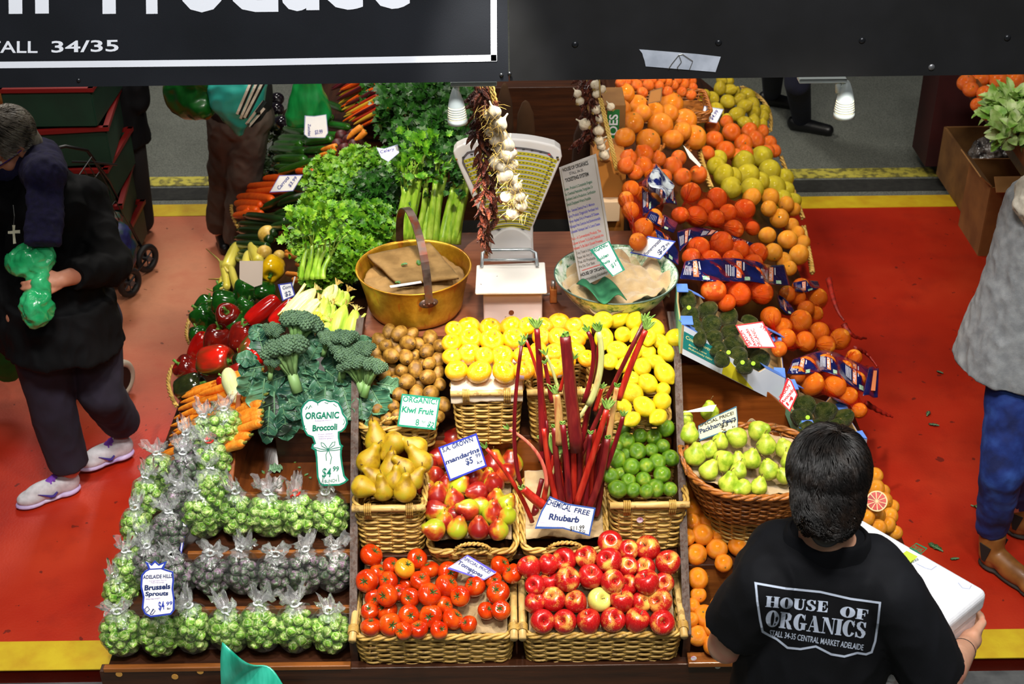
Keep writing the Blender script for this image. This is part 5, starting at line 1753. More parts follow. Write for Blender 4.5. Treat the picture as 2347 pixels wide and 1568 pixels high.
lines+=para([('Green - Product Is Completely Organic',1),('No Chemical Pesticides, Fungicides Or',1),('Fertilizers Used In Production. Certification',1.06),('Details Displayed Where Possible',.86)],1294,438,64,GRN,11.6)
lines+=para([('Blue - Genuine Chemical Free Or Minimum',.93),('Spray Product. Organically Fertilized And',1.03),('Sprays Applied Only In Presence Of Disease.',1.03),('Biological Pest Controls And Environmentally',1.05),('Sustainable Techniques Used To Control Disease',1)],1302,488,66,(62,60,160),11.8)
lines+=para([('Red - A Conventional Product. The',1),('Grower Is Known To Us And Chemicals Are',1.06),('Assessed To Be Safe In Growth Processes',1)],1312,551,66,(190,66,60),11)
lines+=para([('If Any Ticket Is Unclear Or Missing',.9),('Please Ask Any Of Our Staff',.86),('That All Products Are',.8),('We Do Our Best',.6)],1322,584,62,(90,86,80),10.5)
lines+=[('HOUSE OF ORGANICS',(1332,634),(1392,614),7,BLK_I,.03,0),('Competing Globally',(1336,645),(1392,626),6,(90,86,80),.01,0)]
brd=price_card('ticketing_board',tk,tp0,tn,None,lines,'tall grey ticketing system board leaning in the enamel bowl','notice board',strokes=[([(1286,390),(1362,361),(1403,618),(1334,650),(1286,392)],1.2,(120,110,90)),([(1334,620),(1380,605)],1.4,(190,66,60))],paper=PM('aged_grey_board',(148,142,140),(168,164,160),scale=6,rough=.6))
GARL=PM('garlic_skin',(206,190,160),(232,220,196),(176,140,90),scale=1.4,rough=.45,var=.1,lo=.3,hi=.8,stretch=(3,3,.5))
mb=MB();mb.lathe(smooth_prof([(0,-.8),(.2,-.86),(.6,-.75),(.95,-.3),(1,.05),(.85,.45),(.5,.75),(.22,.98),(.14,1.3),(.12,1.7),(0,1.72)],2),26,lobes=7,amp=.07,lobefn=lambda z:1-min(1,abs(z))*.6)
rtb=MB()
for k in range(14):
 a=k*2.4
 rtb.tube([(.1*cos(a),.1*sin(a),-.84),(.3*cos(a),.3*sin(a),-1.0),(.35*cos(a+.6),.35*sin(a+.6),-1.2)],[.03,.02,.01],4)
ROOTM=PM('straw_roots',(196,160,70),(220,190,110),scale=20,rough=.8)
F_garlic=Fruit('garlic_bulb',[mb.mesh('garlic_bulb',GARL)],[('roots',rtb.mesh('roots',ROOTM))],'garlic')
CHIL=PM('dried_chilli',(66,20,12),(110,44,26),(150,80,50),scale=2,rough=.4,var=.3,bump=.8,bscale=8,bdist=.1,coat=.1)
mb=MB();mb.tube([(0,0,0),(.02,0,.15),(.08,0,.45),(.10,0,.75),(.02,0,1)],[.02,.12,.15,.10,.01],8,flat=.45,rib=.2,nrib=3)
CHM=mb.mesh('chilli',CHIL)
YG=3.80
GA=[(545,175,400,45),(610,400,0,0)]
gl=[(1133,258,30),(1118,262,24),(1128,272,20),(1146,285,32),(1124,300,28),(1146,312,32),(1134,322,24),(1163,333,30),(1143,340,26),(1160,357,30),(1174,352,22),(1138,372,34),(1150,383,26),(1163,380,26),(1177,378,22),(1158,402,34),(1176,412,22),(1178,431,28),(1186,428,20),(1162,452,28),(1178,457,30),(1192,452,22),(1195,470,28),(1176,488,30),(1152,410,20)]
for i,(x,y,d)in enumerate(gl):
 p=at_y(x,y,YG+(i%3)*.012);r=d/2/ppm(p)*1.12
 dv=V((rr(-.8,.8),-.3,-rr(.2,1)))
 F_garlic.put(p,zto(V((rr(-.9,.9),rr(.2,.7),rr(.2,1))).normalized(),rr(0,6)),r,'white garlic bulb plaited in the hanging string before the scale','garlic bulbs in the front string')
gs=empty('garlic_string',at_y(1128,150,YG+.03))
gb=V(gs.location)
mb=MB()
for s_ in range(3):
 mb.tube([at_y(1122+68*t+5*sin(t*50+s_*2.1),180+310*t,YG+.03)-gb for t in[k/60 for k in range(61)]],.0045,5)
mb.tube([V((0,0,0)),V((0,0,.35))],.002,5)
mb.build('plaited_stems',ROOTM,gs,smooth=True)
rb_=MB()
for k in range(170):
 t=rr(0,1);p=at_y(1122+66*t+rr(-26,22),240+255*t,YG-rr(-.02,.03))-gb
 d=V((rr(-1,1),rr(-1,0),rr(-1,.4)))*.018
 rb_.tube([p,p+d,p+d*1.6+V((rr(-.01,.01),0,-.008))],[.0011,.0009,.0005],4)
rb_.build('straw_wisps',ROOTM,gs)
tagit(gs,'plaited straw string carrying the garlic bulbs before the scale','garlic string')
def chilli_string(cx0,y0,cx1,y1,n,label,yy,spread,seed,big=1.0):
 rd=random.Random(seed)
 root=empty('chilli_string',at_y(cx0,y0,yy));b0=V(root.location)
 mb=MB();mb.tube([at_y(cx0+(cx1-cx0)*t,y0+(y1-y0)*t,yy)-b0 for t in(0,.3,.6,1)],.0022,5)
 mb.tube([V((0,0,0)),V((0,0,.3))],.002,5)
 mb.build('cord',ROOTM,root)
 for k in range(n):
  t=(k+.5)/n
  p=at_y(cx0+(cx1-cx0)*t+rd.uniform(-.4,.4)*spread,y0+(y1-y0)*t,yy)-b0
  d=V((rd.uniform(-1,1),rd.uniform(-1,.3),-rd.uniform(.3,1.3))).normalized()
  o=obj('chilli',CHM,root)
  o.location=p;o.rotation_mode='QUATERNION';o.rotation_quaternion=zto(d,rd.uniform(0,6))
  L=rd.uniform(.040,.062)*big
  o.scale=(L*1.0,L*1.0,L)
 tagit(root,label,'chilli string','strings of dried chillies')
 return root
chilli_string(1100,200,1108,560,92,'long string of dried brown chillies hanging before the scale, left of the garlic',YG+.02,26,1)
chilli_string(1118,300,1140,510,46,'second dried chilli string, between garlic and the long one',YG+.06,20,2)
chilli_string(1104,190,1120,300,36,'bushy top chilli string behind the left track lamp',YG+.05,50,3,1.3)
YB=4.9
for i,(x,y,d)in enumerate([(1365,195,22),(1330,232,20),(1368,215,20),(1340,285,26),(1372,300,24),(1373,322,22),(1378,336,20),(1385,355,24),(1375,272,20),(1324,215,18),(1366,252,20),(1400,245,18),(1380,205,18)]):
 p=at_y(x,y,YB);F_garlic.put(p,zto(V((rr(-.9,.9),.4,rr(.2,1))).normalized(),0),d/2/ppm(p)*1.1,'dim garlic bulb in the string hanging by the citrus boxes','garlic bulbs in the rear string')
chilli_string(1345,170,1350,320,60,'rear string of dried chillies hanging by the citrus boxes',YB+.03,40,4,1.3)
pl=empty('straw_plait',at_y(1365,170,YB));b0=V(pl.location);mb=MB()
for s_ in range(3):
 mb.tube([at_y(1376+38*t+4*sin(t*40+s_*2.1),225+165*t,YB-.02)-b0 for t in[k/50 for k in range(51)]],.0035,5)
mb.tube([V((0,0,.2)),at_y(1376,228,YB-.02)-b0],.003,5)
mb.build('braid',ROOTM,pl,smooth=True);tagit(pl,'long straw plait hanging beside the rear garlic string','plait')
def husk_mat():
 s=NT('corn_husk')
 n=s.noise(s.coords(True,(16,16,.8)),3,4)
 col=s.ramp(n,[(.3,(140,176,48)),(.55,(190,208,84)),(.75,(222,228,140))])
 s.base(col);s.bump(n,.6,.01)
 return s.fin(.4,.4)
HUSK=husk_mat()
HUSKP=PM('pale_corn_husk',(214,214,120),(236,234,160),scale=3,stretch=(16,16,.8),rough=.4,bump=.4,bscale=6,bdist=.02)
SILK=PM('corn_silk',(196,150,60),(230,210,130),scale=10,rough=.6)
KERN=PM('corn_kernels',(236,200,40),(248,220,80),scale=8,rough=.3)
random.seed(13)
cn=[((850,685),(1095,425),34,1,'big pale corn cob leaning at far left'),((965,700),(1120,500),28,1,'second pale corn cob from the left'),((1095,770),(1125,590),24,2,'small cob with bare yellow kernels'),((1150,640),(1190,480),26,0,'corn cob behind the bare one'),((1165,780),(1205,680),24,0,'short corn cob in front'),((1180,680),(1235,540),24,0,'green corn cob with torn tip, centre'),((1255,790),(1330,545),28,0,'long green corn cob right of centre'),((1370,800),(1420,590),27,0,'rightmost green corn cob beside the pot'),((1180,520),(1265,390),26,1,'cob with loose silk at the back'),((1290,560),(1350,440),24,0,'brown tipped cob at the back right'),((1020,640),(1160,560),22,1,'pale cob half hidden in the middle')]
for i,(a,b,r,k,lb)in enumerate(cn):
 A=hit(400+a[0]*.2934,540+a[1]*.2934,*yz_plane(3.92,.92,4.18,1.12));B=hit(400+b[0]*.2934,540+b[1]*.2934,*yz_plane(3.92,.94,4.18,1.14))
 d=B-A;L=d.length;R=r*.2934/ppm(A)*2.35
 root=empty('corn_cob',A);root.rotation_mode='QUATERNION';root.rotation_quaternion=zto(d.normalized(),rr(0,6))
 mb=MB()
 mb.lathe(smooth_prof([(0,-.02*L),(R*.5,0),(R*.85,.12*L),(R,.35*L),(R*.92,.62*L),(R*.62,.84*L),(R*.25,L),(0,L*1.02)],2),18,lobes=9,amp=.04)
 mb.build('husk',(HUSK,HUSKP,HUSKP)[k],root,smooth=True)
 if k==2:
  kb=MB()
  for q in range(14):
   for w in range(12):
    a_=2*pi*w/12+q*.1;z=L*(.35+.04*q);rr_=R*1.02*(1-.4*q/14)
    kb.ball((rr_*cos(a_),rr_*sin(a_),z),R*.26,6,4)
  kb.build('kernels',KERN,root,smooth=True)
 lb_=MB()
 for q in range(3):
  a_=rr(0,6.28);ww=R*.8
  e=V((cos(a_),sin(a_),0));t_=V((-sin(a_),cos(a_),0))
  lb_.grid(lambda u,v:e*(R*(1.02-.3*v)+.02*v*v)+t_*((u-.5)*2*ww*(1-v)**.6 if v<1 else 0)+V((0,0,L*(.05+.92*v)))-e*(.3*R*(2*u-1)**2),7,9)
 o=lb_.build('husk_leaf',HUSKP if k else HUSK,root,smooth=True);sm=o.modifiers.new('s','SOLIDIFY');sm.thickness=.0008
 sb=MB()
 for q in range(26):
  a_=rr(0,6.28);dd=V((cos(a_)*rr(0,1),sin(a_)*rr(0,1),1.2))*.013
  p=V((0,0,L*.97));sb.tube([p,p+dd,p+dd*1.5+V((rr(-.01,.01),rr(-.01,.01),0))],[.0012,.001,.0006],4)
 sb.build('silk',SILK,root)
 tagit(root,lb,'corn','corn cobs')
random.seed(41)
LN=V((-KS,0,1)).normalized();LP0=V((-.72,0,.95))
RN_=V((KS,0,1)).normalized();RP0=V((.76,0,.93))
def onL(x,y,lift=0.0):return hit(x,y,LP0+LN*lift,LN)
def onR(x,y,lift=0.0):return hit(x,y,RP0+RN_*lift,RN_)
def rod(prof,mat,name,n=16,rings=None,lobes=0,amp=0,bend=.06,seed=0,lump=.0):
 mb=MB();mb.lathe(smooth_prof(prof,2),n,lobes=lobes,amp=amp)
 mb.v=[tuple(V((x*(1+lump*noise.noise(V((x,y,z*6+seed))))+bend*sin(z*pi)*6,y*(1+lump*noise.noise(V((x+3,y,z*5+seed)))),z)))for x,y,z in mb.v]
 return mb.mesh(name,mat)
CARM=PM('carrot_skin',(232,124,20),(248,160,48),scale=2,stretch=(.4,.4,12),rough=.42,var=.1,bump=.2,bscale=7,bdist=.03)
CARO=PM('bright_carrot_skin',(224,76,10),(240,100,18),scale=2,stretch=(.4,.4,12),rough=.4,var=.08)
cprof=[(0,-.01),(.5,.0),(.85,.03),(1,.08),(.92,.3),(.78,.6),(.55,.85),(.25,.97),(0,1.0)]
CARB=[rod(cprof,CARM,'carrot',12,bend=(k-1)*.05,seed=k,lump=.12)for k in range(3)]
ctop=MB();ctop.tube([(0,0,0),(0,0,-.05)],[.35,.28],7)
F_carrot=Fruit('carrot',CARB,[('crown_stub',ctop.mesh('crown_stub',PM('green_stub',(90,120,40),(150,140,60),scale=3,rough=.6)))],'carrot')
F_carrot2=Fruit('carrot',mk([rod([(0,0),(.6,.005),(.95,.05),(1,.2),(1,.6),(.85,.88),(.5,.98),(0,1.0)],CARO,'carrot',14,bend=.04*k,seed=k,lump=.08)for k in range(2)],CARO),[],'carrot')
ZUC=PM('zucchini_skin',(16,42,10),(34,70,20),scale=3,stretch=(2,2,1),rough=.28,coat=.25,var=.2)
CUC=PM('cucumber_skin',(20,70,14),(60,118,30),scale=3,stretch=(6,6,1),rough=.12,coat=.6,var=.15)
zprof=[(0,0),(.7,.005),(.95,.05),(1,.3),(.95,.7),(.8,.88),(.45,.93),(.35,.97),(.4,1.0),(0,1.0)]
F_zuc=Fruit('zucchini',[rod(zprof,ZUC,'zucchini',18,lobes=6,amp=.04,bend=.03*k,seed=k)for k in range(2)],[],'zucchini')
F_cuc=Fruit('cucumber',[rod([(0,0),(.6,.01),(.95,.08),(1,.4),(.96,.8),(.6,.96),(0,1.0)],CUC,'cucumber',18,bend=.02*k,seed=k)for k in range(2)],[],'cucumber')
def lay(fr,a,b,w,onf,lift,label,group,mat=None,name=None,cat=None,dz=0):
 A,B=onf(*a,lift),onf(*b,lift)
 d=B-A;r=w/2/ppm(A)
 o=fr.put(A+V((0,0,dz)),zto(d.normalized(),rr(0,6)),(r,r,d.length),label,group,None,mat,name,cat=cat)
 return o
cb_=[]
k=0
for t in range(17):
 f=t/16
 y1=1068-178*f;x1=366+66*f**1.2
 for j in range(3 if t>3 else 2):
  ox=x1+j*52+rr(-8,8);oy=y1-j*10+rr(-5,5)
  L=rr(120,165)
  L=min(L,598-ox);cb_.append(((ox+L,oy-L*rr(.25,.34)),(ox,oy),rr(20,25),.005+.012*j))
labs=rank_labels([c[1]for c in cb_],8,'orange carrot, tip to the left','the carrot stack')
for c,lb in zip(cb_,labs):
 lay(F_carrot,c[0],c[1],c[2],onL,c[3],lb,'carrots stacked above the sprout bags')
for i,(a,b,w)in enumerate([((600,888),(462,922),22),((606,905),(440,950),24),((600,925),(480,965),24),((560,870),(455,905),24),((600,945),(500,985),22)]):
 lay(F_carrot,a,b,w,onL,.035,['uppermost long carrot on top of the stack','second long carrot on top of the stack','third long carrot on top of the stack','thick carrot on top next to the dark capsicum','lowest long carrot on top of the stack'][i],'long carrots on top')
cps=smooth_prof([(0,-.82),(.25,-.9),(.5,-.96),(.8,-.8),(.95,-.35),(1,.15),(.95,.55),(.75,.85),(.5,.92),(.25,.78),(.1,.66),(0,.64)],2)
CPM={'r':PM('red_capsicum',(150,12,8),(186,20,12),scale=.8,rough=.1,coat=.7),'d':PM('dark_red_capsicum',(70,10,8),(112,20,12),(150,20,12),scale=.8,rough=.1,coat=.7,lo=.3,hi=.75),'m':PM('red_green_capsicum',(56,58,18),(130,34,16),(186,26,14),scale=.7,rough=.1,coat=.7,stretch=(1,1,.35),lo=.38,hi=.62),'g':PM('green_capsicum',(14,62,14),(30,96,26),scale=1,rough=.1,coat=.7),'k':PM('black_green_capsicum',(22,28,12),(40,44,18),scale=1,rough=.1,coat=.7),'y':PM('yellow_capsicum',(206,160,8),(230,188,16),scale=1,rough=.12,coat=.6),'gy':PM('green_yellow_capsicum',(70,100,10),(214,170,20),scale=.8,rough=.12,coat=.6,lo=.45,hi=.55),'p':PM('pale_yellow_pepper',(206,192,60),(226,214,100),scale=1,rough=.25,coat=.3)}
CPB=[]
for k in range(3):
 mb=MB();mb.lathe(cps,28,lobes=4 if k!=1 else 3,amp=.10,lobefn=lambda z:.4+.8*max(0,-z)+.4*max(0,z))
 mb.v=[tuple(V((x+.1*z*(k-1),y,z*1.12))*(1+.06*noise.noise(V((x,y,z))*1.2+V((k*4,0,0)))))for x,y,z in mb.v]
 CPB.append(mb.mesh('capsicum',CPM['r']))
stg=PM('capsicum_stem_green',(60,110,30),(100,150,50),rough=.5)
mb=MB();mb.lathe([(.3,.74),(.34,.80),(.16,.84),(.11,.95)],10,lobes=5,amp=.15);mb.tube([(0,0,.8),(.03,0,1.1),(.16,.05,1.38)],[.13,.10,.12],8)
F_cap=Fruit('capsicum',CPB,[('stem',mb.mesh('stem',stg))],'capsicum')
def cap(x,y,d,deg,m_,label,tw=.3,lift=.0,st=(1,1,1)):
 p=onL(x,y,lift);r=d/2/ppm(p)
 o=F_cap.put(p,zto(imgdir(deg,tw),rr(0,6)),(r*st[0],r*st[1],r*st[2]),label,'capsicums',None,CPM[m_])
 return o
cap(436,888,62,20,'k','black-green capsicum at the outer edge above the carrots',.2)
cap(433,846,60,150,'d','dark red capsicum at the outer left edge',.5)
cap(494,828,76,0,'m','big red and green striped capsicum lying sideways',.3,.02)
cap(498,780,66,80,'d','glossy dark red capsicum pointing up',.4)
cap(455,792,56,60,'r','slim bright red capsicum on the outer side',.2,0,(.7,.7,1.1))
cap(556,772,62,90,'d','brownish red capsicum behind the broccoli',.3)
cap(577,800,56,250,'m','dark capsicum with a dry stem beside the broccoli',.8,.03)
cap(592,812,44,230,'r','small bright red capsicum with a green stem',.9,.03)
cap(545,862,56,200,'d','very dark red capsicum above the carrots',.3)
cap(520,880,44,120,'r','small red capsicum peeping above the carrots',.3)
cap(560,830,50,120,'k','dark capsicum deep between the red ones',.0)
cap(602,712,66,222,'r','long bright red capsicum lying diagonally',.1,.03,(.62,.62,1.25))
cap(648,718,62,222,'r','second long red capsicum toward the corn',.1,.02,(.62,.62,1.15))
o=cap(524,728,60,90,'d','ring-shaped dark red capsicum showing its hollow',1.8,.03)
cap(470,728,58,130,'g','green capsicum at the outer edge',.2)
cap(454,772,46,100,'g','dark green capsicum lowest at the edge',.2)
cap(518,695,62,170,'g','large green capsicum lying sideways in the middle',.2,.01)
cap(512,672,46,120,'g','green capsicum at the back of the green ones',.2)
cap(562,668,52,80,'g','green capsicum at the back in the middle',.6)
cap(606,668,46,170,'g','green capsicum at the back by the white card',.3)
cap(560,708,50,60,'g','green capsicum above the ring-shaped red one',.2)
cap(470,700,44,60,'g','small green capsicum at upper left edge',.2)
cap(540,740,44,60,'g','small green capsicum behind the dark red ones',-.2)
cap(624,616,58,270,'y','yellow capsicum with green patches facing forward',1.2,.03)
for i,(a,b,w,lb)in enumerate([((520,616),(546,560),32,'fat pale yellow pepper standing up'),((520,660),(508,600),20,'pale yellow pepper leaning on the outer edge'),((560,640),(570,578),26,'pale pepper beside the blank card'),((498,680),(512,632),18,'thin pale pepper at the lower edge'),((592,600),(578,560),30,'pale yellow pepper behind the blank card'),((545,665),(530,612),18,'pale pepper left of the blank card')]):
 lay(F_carrot2,a,b,w,onL,.02,lb,'pale yellow peppers',CPM['p'],'yellow_pepper','pepper')
TURN=PM('pale_turnip_skin',(196,156,60),(222,190,96),scale=2,rough=.4)
F_turn=Fruit('turnip',mk(ROUND,TURN),[],'turnip')
for x,y,d,lb in((614,538,46,'round pale turnip at the zucchini end'),(606,578,34,'small pale turnip below the round one'),(640,585,26,'small turnip by the turmeric')):
 p=onL(x,y,.02);F_turn.put(p,Euler((0,0,0)),d/2/ppm(p),lb,'turnips')
WISP=PM('pale_root_shoots',(200,180,70),(220,204,110),scale=8,rough=.5)
for i,(pts,lb)in enumerate([(((472,570),(500,594),(522,622)),'upper pale shoot sticking out past the edge'),(((474,662),(490,668),(510,660)),'lower pale shoots sticking out past the edge'),(((478,640),(500,640),(520,636)),'middle pale shoot sticking out past the edge')]):
 P=[onL(x,y,.03)for x,y in pts];mb=MB();mb.tube([p-P[0]for p in P],[.002,.0045,.006],6);o=mb.build('pale_shoot',WISP,None,smooth=True);o.location=P[0]
 tagit(o,lb,'shoot')
TURMM=PM('turmeric_root',(190,100,14),(216,140,40),scale=6,rough=.6)
for i in range(16):
 x,y=rr(655,688),rr(515,655)
 a=rr(-20,30)
 lay(F_carrot2,(x,y),(x+28*cos(radians(a)),y-28*sin(radians(a))),rr(9,13),onL,.05,'thin orange root in the narrow bunch left of the young celery','thin orange roots',TURMM,'orange_root','root')
zs=[((690,440),(600,480),24),((700,452),(640,470),24),((722,440),(655,428),24),((706,470),(628,494),24),((720,476),(640,508),24),((655,508),(560,494),24),((640,520),(545,512),22),((630,534),(545,528),24),((620,548),(540,546),24),((612,566),(530,562),24),((600,582),(548,580),22),((680,495),(600,502),26),((690,512),(620,522),24),((600,600),(540,592),22)]
for(a,b,w),lb in zip(zs,rank_labels([z[1]for z in zs],5,'dark green zucchini','the zucchini pile')):
 lay(F_zuc,a,b,w,onL,rr(0,.03),lb,'zucchini')
cs=[((640,425),(566,428),20),((650,435),(585,440),20),((620,446),(555,436),20),((625,458),(545,452),22),((600,470),(540,466),22),((590,482),(545,480),20),((600,490),(536,494),20),((660,412),(605,410),20),((720,396),(680,392),18),((735,404),(700,412),18),((690,428),(648,440),20),((575,478),(560,490),18)]
for(a,b,w),lb in zip(cs,rank_labels([z[1]for z in cs],4,'bright orange carrot','the carrots by the trousers')):
 lay(F_carrot2,a,b,w,onL,rr(0,.03),lb,'bright orange carrots')
us=[((700,308),(652,296),24),((722,324),(640,318),26),((700,348),(620,342),26),((745,344),(700,346),22),((700,366),(628,366),26),((720,370),(640,396),24),((760,320),(700,328),20),((785,250),(752,236),18),((800,292),(750,284),20),((780,312),(735,308),20),((690,386),(630,384),22),((690,330),(630,330),22),((760,270),(720,262),20)]
for(a,b,w),lb in zip(us,rank_labels([z[1]for z in us],5,'glossy green cucumber','the cucumber pile')):
 lay(F_cuc,a,b,w,onL,rr(0,.03),lb,'cucumbers')
EGG=PM('aubergine_skin',(12,8,14),(26,18,28),rough=.12,coat=.6)
for i,(a,b,w,lb)in enumerate([((640,250),(560,258),34,'dark aubergine far left beside the green bag'),((650,280),(590,284),34,'dark aubergine before the green bag'),((640,226),(600,232),30,'dark aubergine furthest back')]):
 lay(F_carrot2,a,b,w,onL,.02,lb,'dark aubergines',EGG,'aubergine','aubergine')
DKL=PM('dark_grass_leaves',(16,36,10),(46,70,22),scale=30,rough=.6)
for i,(x,y,lb)in enumerate([(600,380,'dark leafy greens left of the cucumbers'),(575,330,'dark leafy greens behind the trouser leg'),(610,300,'dark leafy greens beside the aubergines'),(560,400,'dark leafy greens above the bright carrots')]):
 leafy('dark_greens',onL(x,y,.0),(.08,.12,.05),200,.035,DKL,lb,'greens','long',60+i,10)
BEET=PM('beetroot_skin',(54,10,14),(90,20,24),scale=2,rough=.5,var=.2)
F_beet=Fruit('beetroot',mk(ROUND,BEET),[],'beetroot')
bt=[(782,312,30),(800,322,30),(775,330,28),(792,342,30),(812,332,28),(770,346,26),(808,308,26),(786,360,28),(760,360,24),(800,360,24)]
for(x,y,d),lb in zip(bt,rank_labels([b[:2]for b in bt],3,'round beetroot','the beetroot bunch')):
 p=onL(x,y,.02);F_beet.put(p,Euler((rr(0,6),rr(0,6),0)),d/2/ppm(p),lb,'beetroots')
RB={'o':CARO,'y':PM('yellow_carrot_skin',(206,160,30),(226,186,60),rough=.4,scale=2),'p':PM('purple_carrot_skin',(62,12,24),(96,22,34),rough=.4,scale=2),'R':PM('red_carrot_skin',(150,30,16),(190,50,20),rough=.4,scale=2)}
rbw=[]
for i in range(46):
 f=i/45
 x1=768+rr(-12,20)+30*(1-f);y1=292-92*f+rr(-6,6)
 rbw.append((x1,y1,'oypRyopRopyR'[i%12]))
rbl=rank_labels([(a,b)for a,b,c in rbw],6,'slender carrot','the rainbow carrots')
CN_={'o':'orange','y':'yellow','p':'purple','R':'red'}
for(x1,y1,c),lb in zip(rbw,rbl):
 L=rr(75,100)
 lay(F_carrot,(x1+L*.86,y1-L*.42),(x1,y1),rr(10,14),onL,rr(0,.05),lb.replace('slender','slender '+CN_[c]),'rainbow carrots',RB[c])
for i,(a,b)in enumerate([((830,290),(795,320)),((838,300),(812,322)),((770,336),(735,344)),((768,348),(730,356)),((755,374),(722,384)),((766,366),(738,372))]):
 lay(F_carrot,a,b,16,onL,.04,['upper orange carrot above the beetroot','second orange carrot above the beetroot','upper orange carrot left of the beetroot','second orange carrot left of the beetroot','lowest thin carrot beside the parsley','thin carrot above the lowest one'][i],'orange carrots by the beetroot')
PALE=PM('pale_squash_skin',(206,216,140),(226,230,180),scale=3,stretch=(6,6,1),rough=.35)
A,B=onL(548,912,.05),onL(522,852,.06)
o=F_carrot2 .put(A,zto((B-A).normalized(),0),(.030,.030,(B-A).length),'pale cream corn ear with a dark end lying on the carrots',None,None,PALE,'pale_corn_ear',cat='corn')
for i,(pts,lb)in enumerate([([(437,790),(428,760),(440,716)],'wicker basket rim beside the green capsicums'),([(404,930),(386,880),(398,838)],'wicker basket rim beside the dark capsicum'),([(545,520),(530,480),(540,455)],'wicker basket rim beside the bright carrots')]):
 mb=MB()
 for s_ in range(3):
  P=[]
  for k in range(25):
   t=k/24
   q=V(pts[0])*(1-t)**2+(V(pts[1])*2-(V(pts[0])+V(pts[2]))/2)*2*t*(1-t)+V(pts[2])*t*t
   p=onL(q.x,q.y,.0)+V((.006*cos(k+s_*2.1),0,.006*sin(k+s_*2.1)))
   P.append(p)
  if s_==0:b0=P[0].copy()
  mb.tube([p-b0 for p in P],.005,6)
 o=mb.build('basket_rim',WICK,None,smooth=True);o.location=b0;o.name='wicker_hoop';tagit(o,lb,'basket')
random.seed(51)
sp_('right_corner_slope',MB().prism([(1.36,3.42,.10),(1.36,3.42,.34),(1.10,3.42,.551),(1.10,3.42,.10)],(0,.51,0)),DW)
def rpile(fr,data,off,s,lift,look,where,nr,group,mat=None,rotf=None,rs=1.0,name=None):
 data=[(x,y,d*rs)for x,y,d in data]
 return pile(fr,data,(RP0+RN_*lift,RN_),look,where,nr,group,off,s,matf=(lambda i,d:mat)if mat else None,rotf=rotf,name=name)
O5=(1380,170);S5=.2743
MANDL=[(185,170,170),(290,260,170),(580,250,210),(430,310,160),(250,410,180),(485,430,200),(690,390,190),(770,530,190),(190,530,150),(385,560,190),(590,545,160),(160,290,150),(560,330,150),(330,330,150),(670,480,150)]
rpile(F_dorange,MANDL,O5,S5,.07,'big dull orange tangelo','the far inner pile',4,'big tangelos',citrus_mat('dull_orange_peel',(228,118,14),(242,146,24)),rotf=lambda i,d:rot_up(.8),name='tangelo')
SM_=[(150,75,70),(205,65,70),(290,95,90),(385,95,90),(475,100,80),(545,70,90),(600,95,80),(680,80,90),(745,60,80),(335,155,90),(545,150,90),(665,150,80),(745,175,80),(760,110,70),(640,50,70),(420,50,70),(260,45,70),(500,45,70),(700,30,70),(340,40,70)]
rpile(F_dorange,SM_,O5,S5,.10,'small bright mandarin','the far mandarin basket',3,'small mandarins in the far basket',name='mandarin')
MINL=[(220,700,130),(350,670,150),(205,770,130),(470,710,120),(340,770,150),(590,770,170),(640,700,120),(800,840,170),(430,820,130),(670,860,140),(270,820,120),(520,860,120)]
rpile(F_minneola,MINL,O5,S5,.05,'knobbed red-orange tangelo','the inner citrus pile',3,'knobbed tangelos',rotf=lambda i,d:rot_up(.7,.5))
LEL=[(985,120,110),(1070,130,100),(920,200,115),(1220,175,120),(1050,230,140),(1150,210,100),(1190,270,130),(1260,250,130),(960,290,110),(1130,340,150),(1270,320,120),(1360,300,90),(1350,350,100),(1265,410,140),(850,250,100),(1040,380,100),(1110,150,90),(1190,400,110),(860,170,90),(920,370,90),(1340,420,90),(1060,60,90),(1000,50,90)]
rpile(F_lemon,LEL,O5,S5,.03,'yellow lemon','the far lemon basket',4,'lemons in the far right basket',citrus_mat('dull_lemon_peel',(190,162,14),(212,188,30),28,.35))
ORL=[(920,440,130),(1080,485,175),(1230,470,130),(940,550,150),(1290,550,175),(1025,635,190),(1180,580,150),(1400,570,110),(1200,660,130),(1440,640,110),(880,660,100),(1040,400,110),(1340,480,110),(1380,650,120),(1120,680,110)]
rpile(F_dorange,ORL,O5,S5,.03,'glowing orange','the upper orange band',4,'oranges above the grapefruit',rs=.96)
GRL=[(970,710,140),(1180,740,190),(1330,690,180),(1005,830,165),(1215,850,190),(1400,810,185),(1080,950,170),(1255,960,170),(1440,950,190),(1520,870,150),(1540,970,130),(1590,1060,120),(1090,860,150),(1320,900,150),(960,780,140),(1510,1040,120)]
rpile(F_grapefruit,GRL,O5,S5,.03,'yellow-green grapefruit','the grapefruit band',4,'grapefruit')
LOL=[(1250,1030,150),(1405,1030,185),(1475,1200,185),(1540,1090,130),(1600,1130,110),(1550,1385,185),(1590,1270,120),(1645,1510,185),(1680,1410,120),(1430,1490,150),(1520,1560,140),(1380,1350,140),(1630,1320,110),(1400,1130,130),(1560,1620,110)]
OY=citrus_mat('yellow_orange_peel',(236,140,20),(246,168,40))
rpile(F_orange,LOL,O5,S5,.03,'shiny orange','the loose oranges at the right edge',5,'loose oranges at the right edge',OY,rs=.96)
O6=(1480,540);S6=.3061
rpile(F_orange,[(1065,550,90),(1110,610,80),(1070,690,100),(1140,690,80),(1005,640,80),(1130,740,80),(1160,770,70),(1080,750,80),(1150,640,60),(1020,700,80),(1060,480,80),(1100,560,70)],(1540,880),.4388,-.02,'orange','the heap right of the white box',4,'oranges right of the white box',OY)
p=onR(1540+1070*.4388,880+612*.4388,.045)
ho=empty('halved_blood_orange',p);ho.rotation_mode='QUATERNION';ho.rotation_quaternion=zto((CAM-p).normalized()+V((-.1,0,.2)))
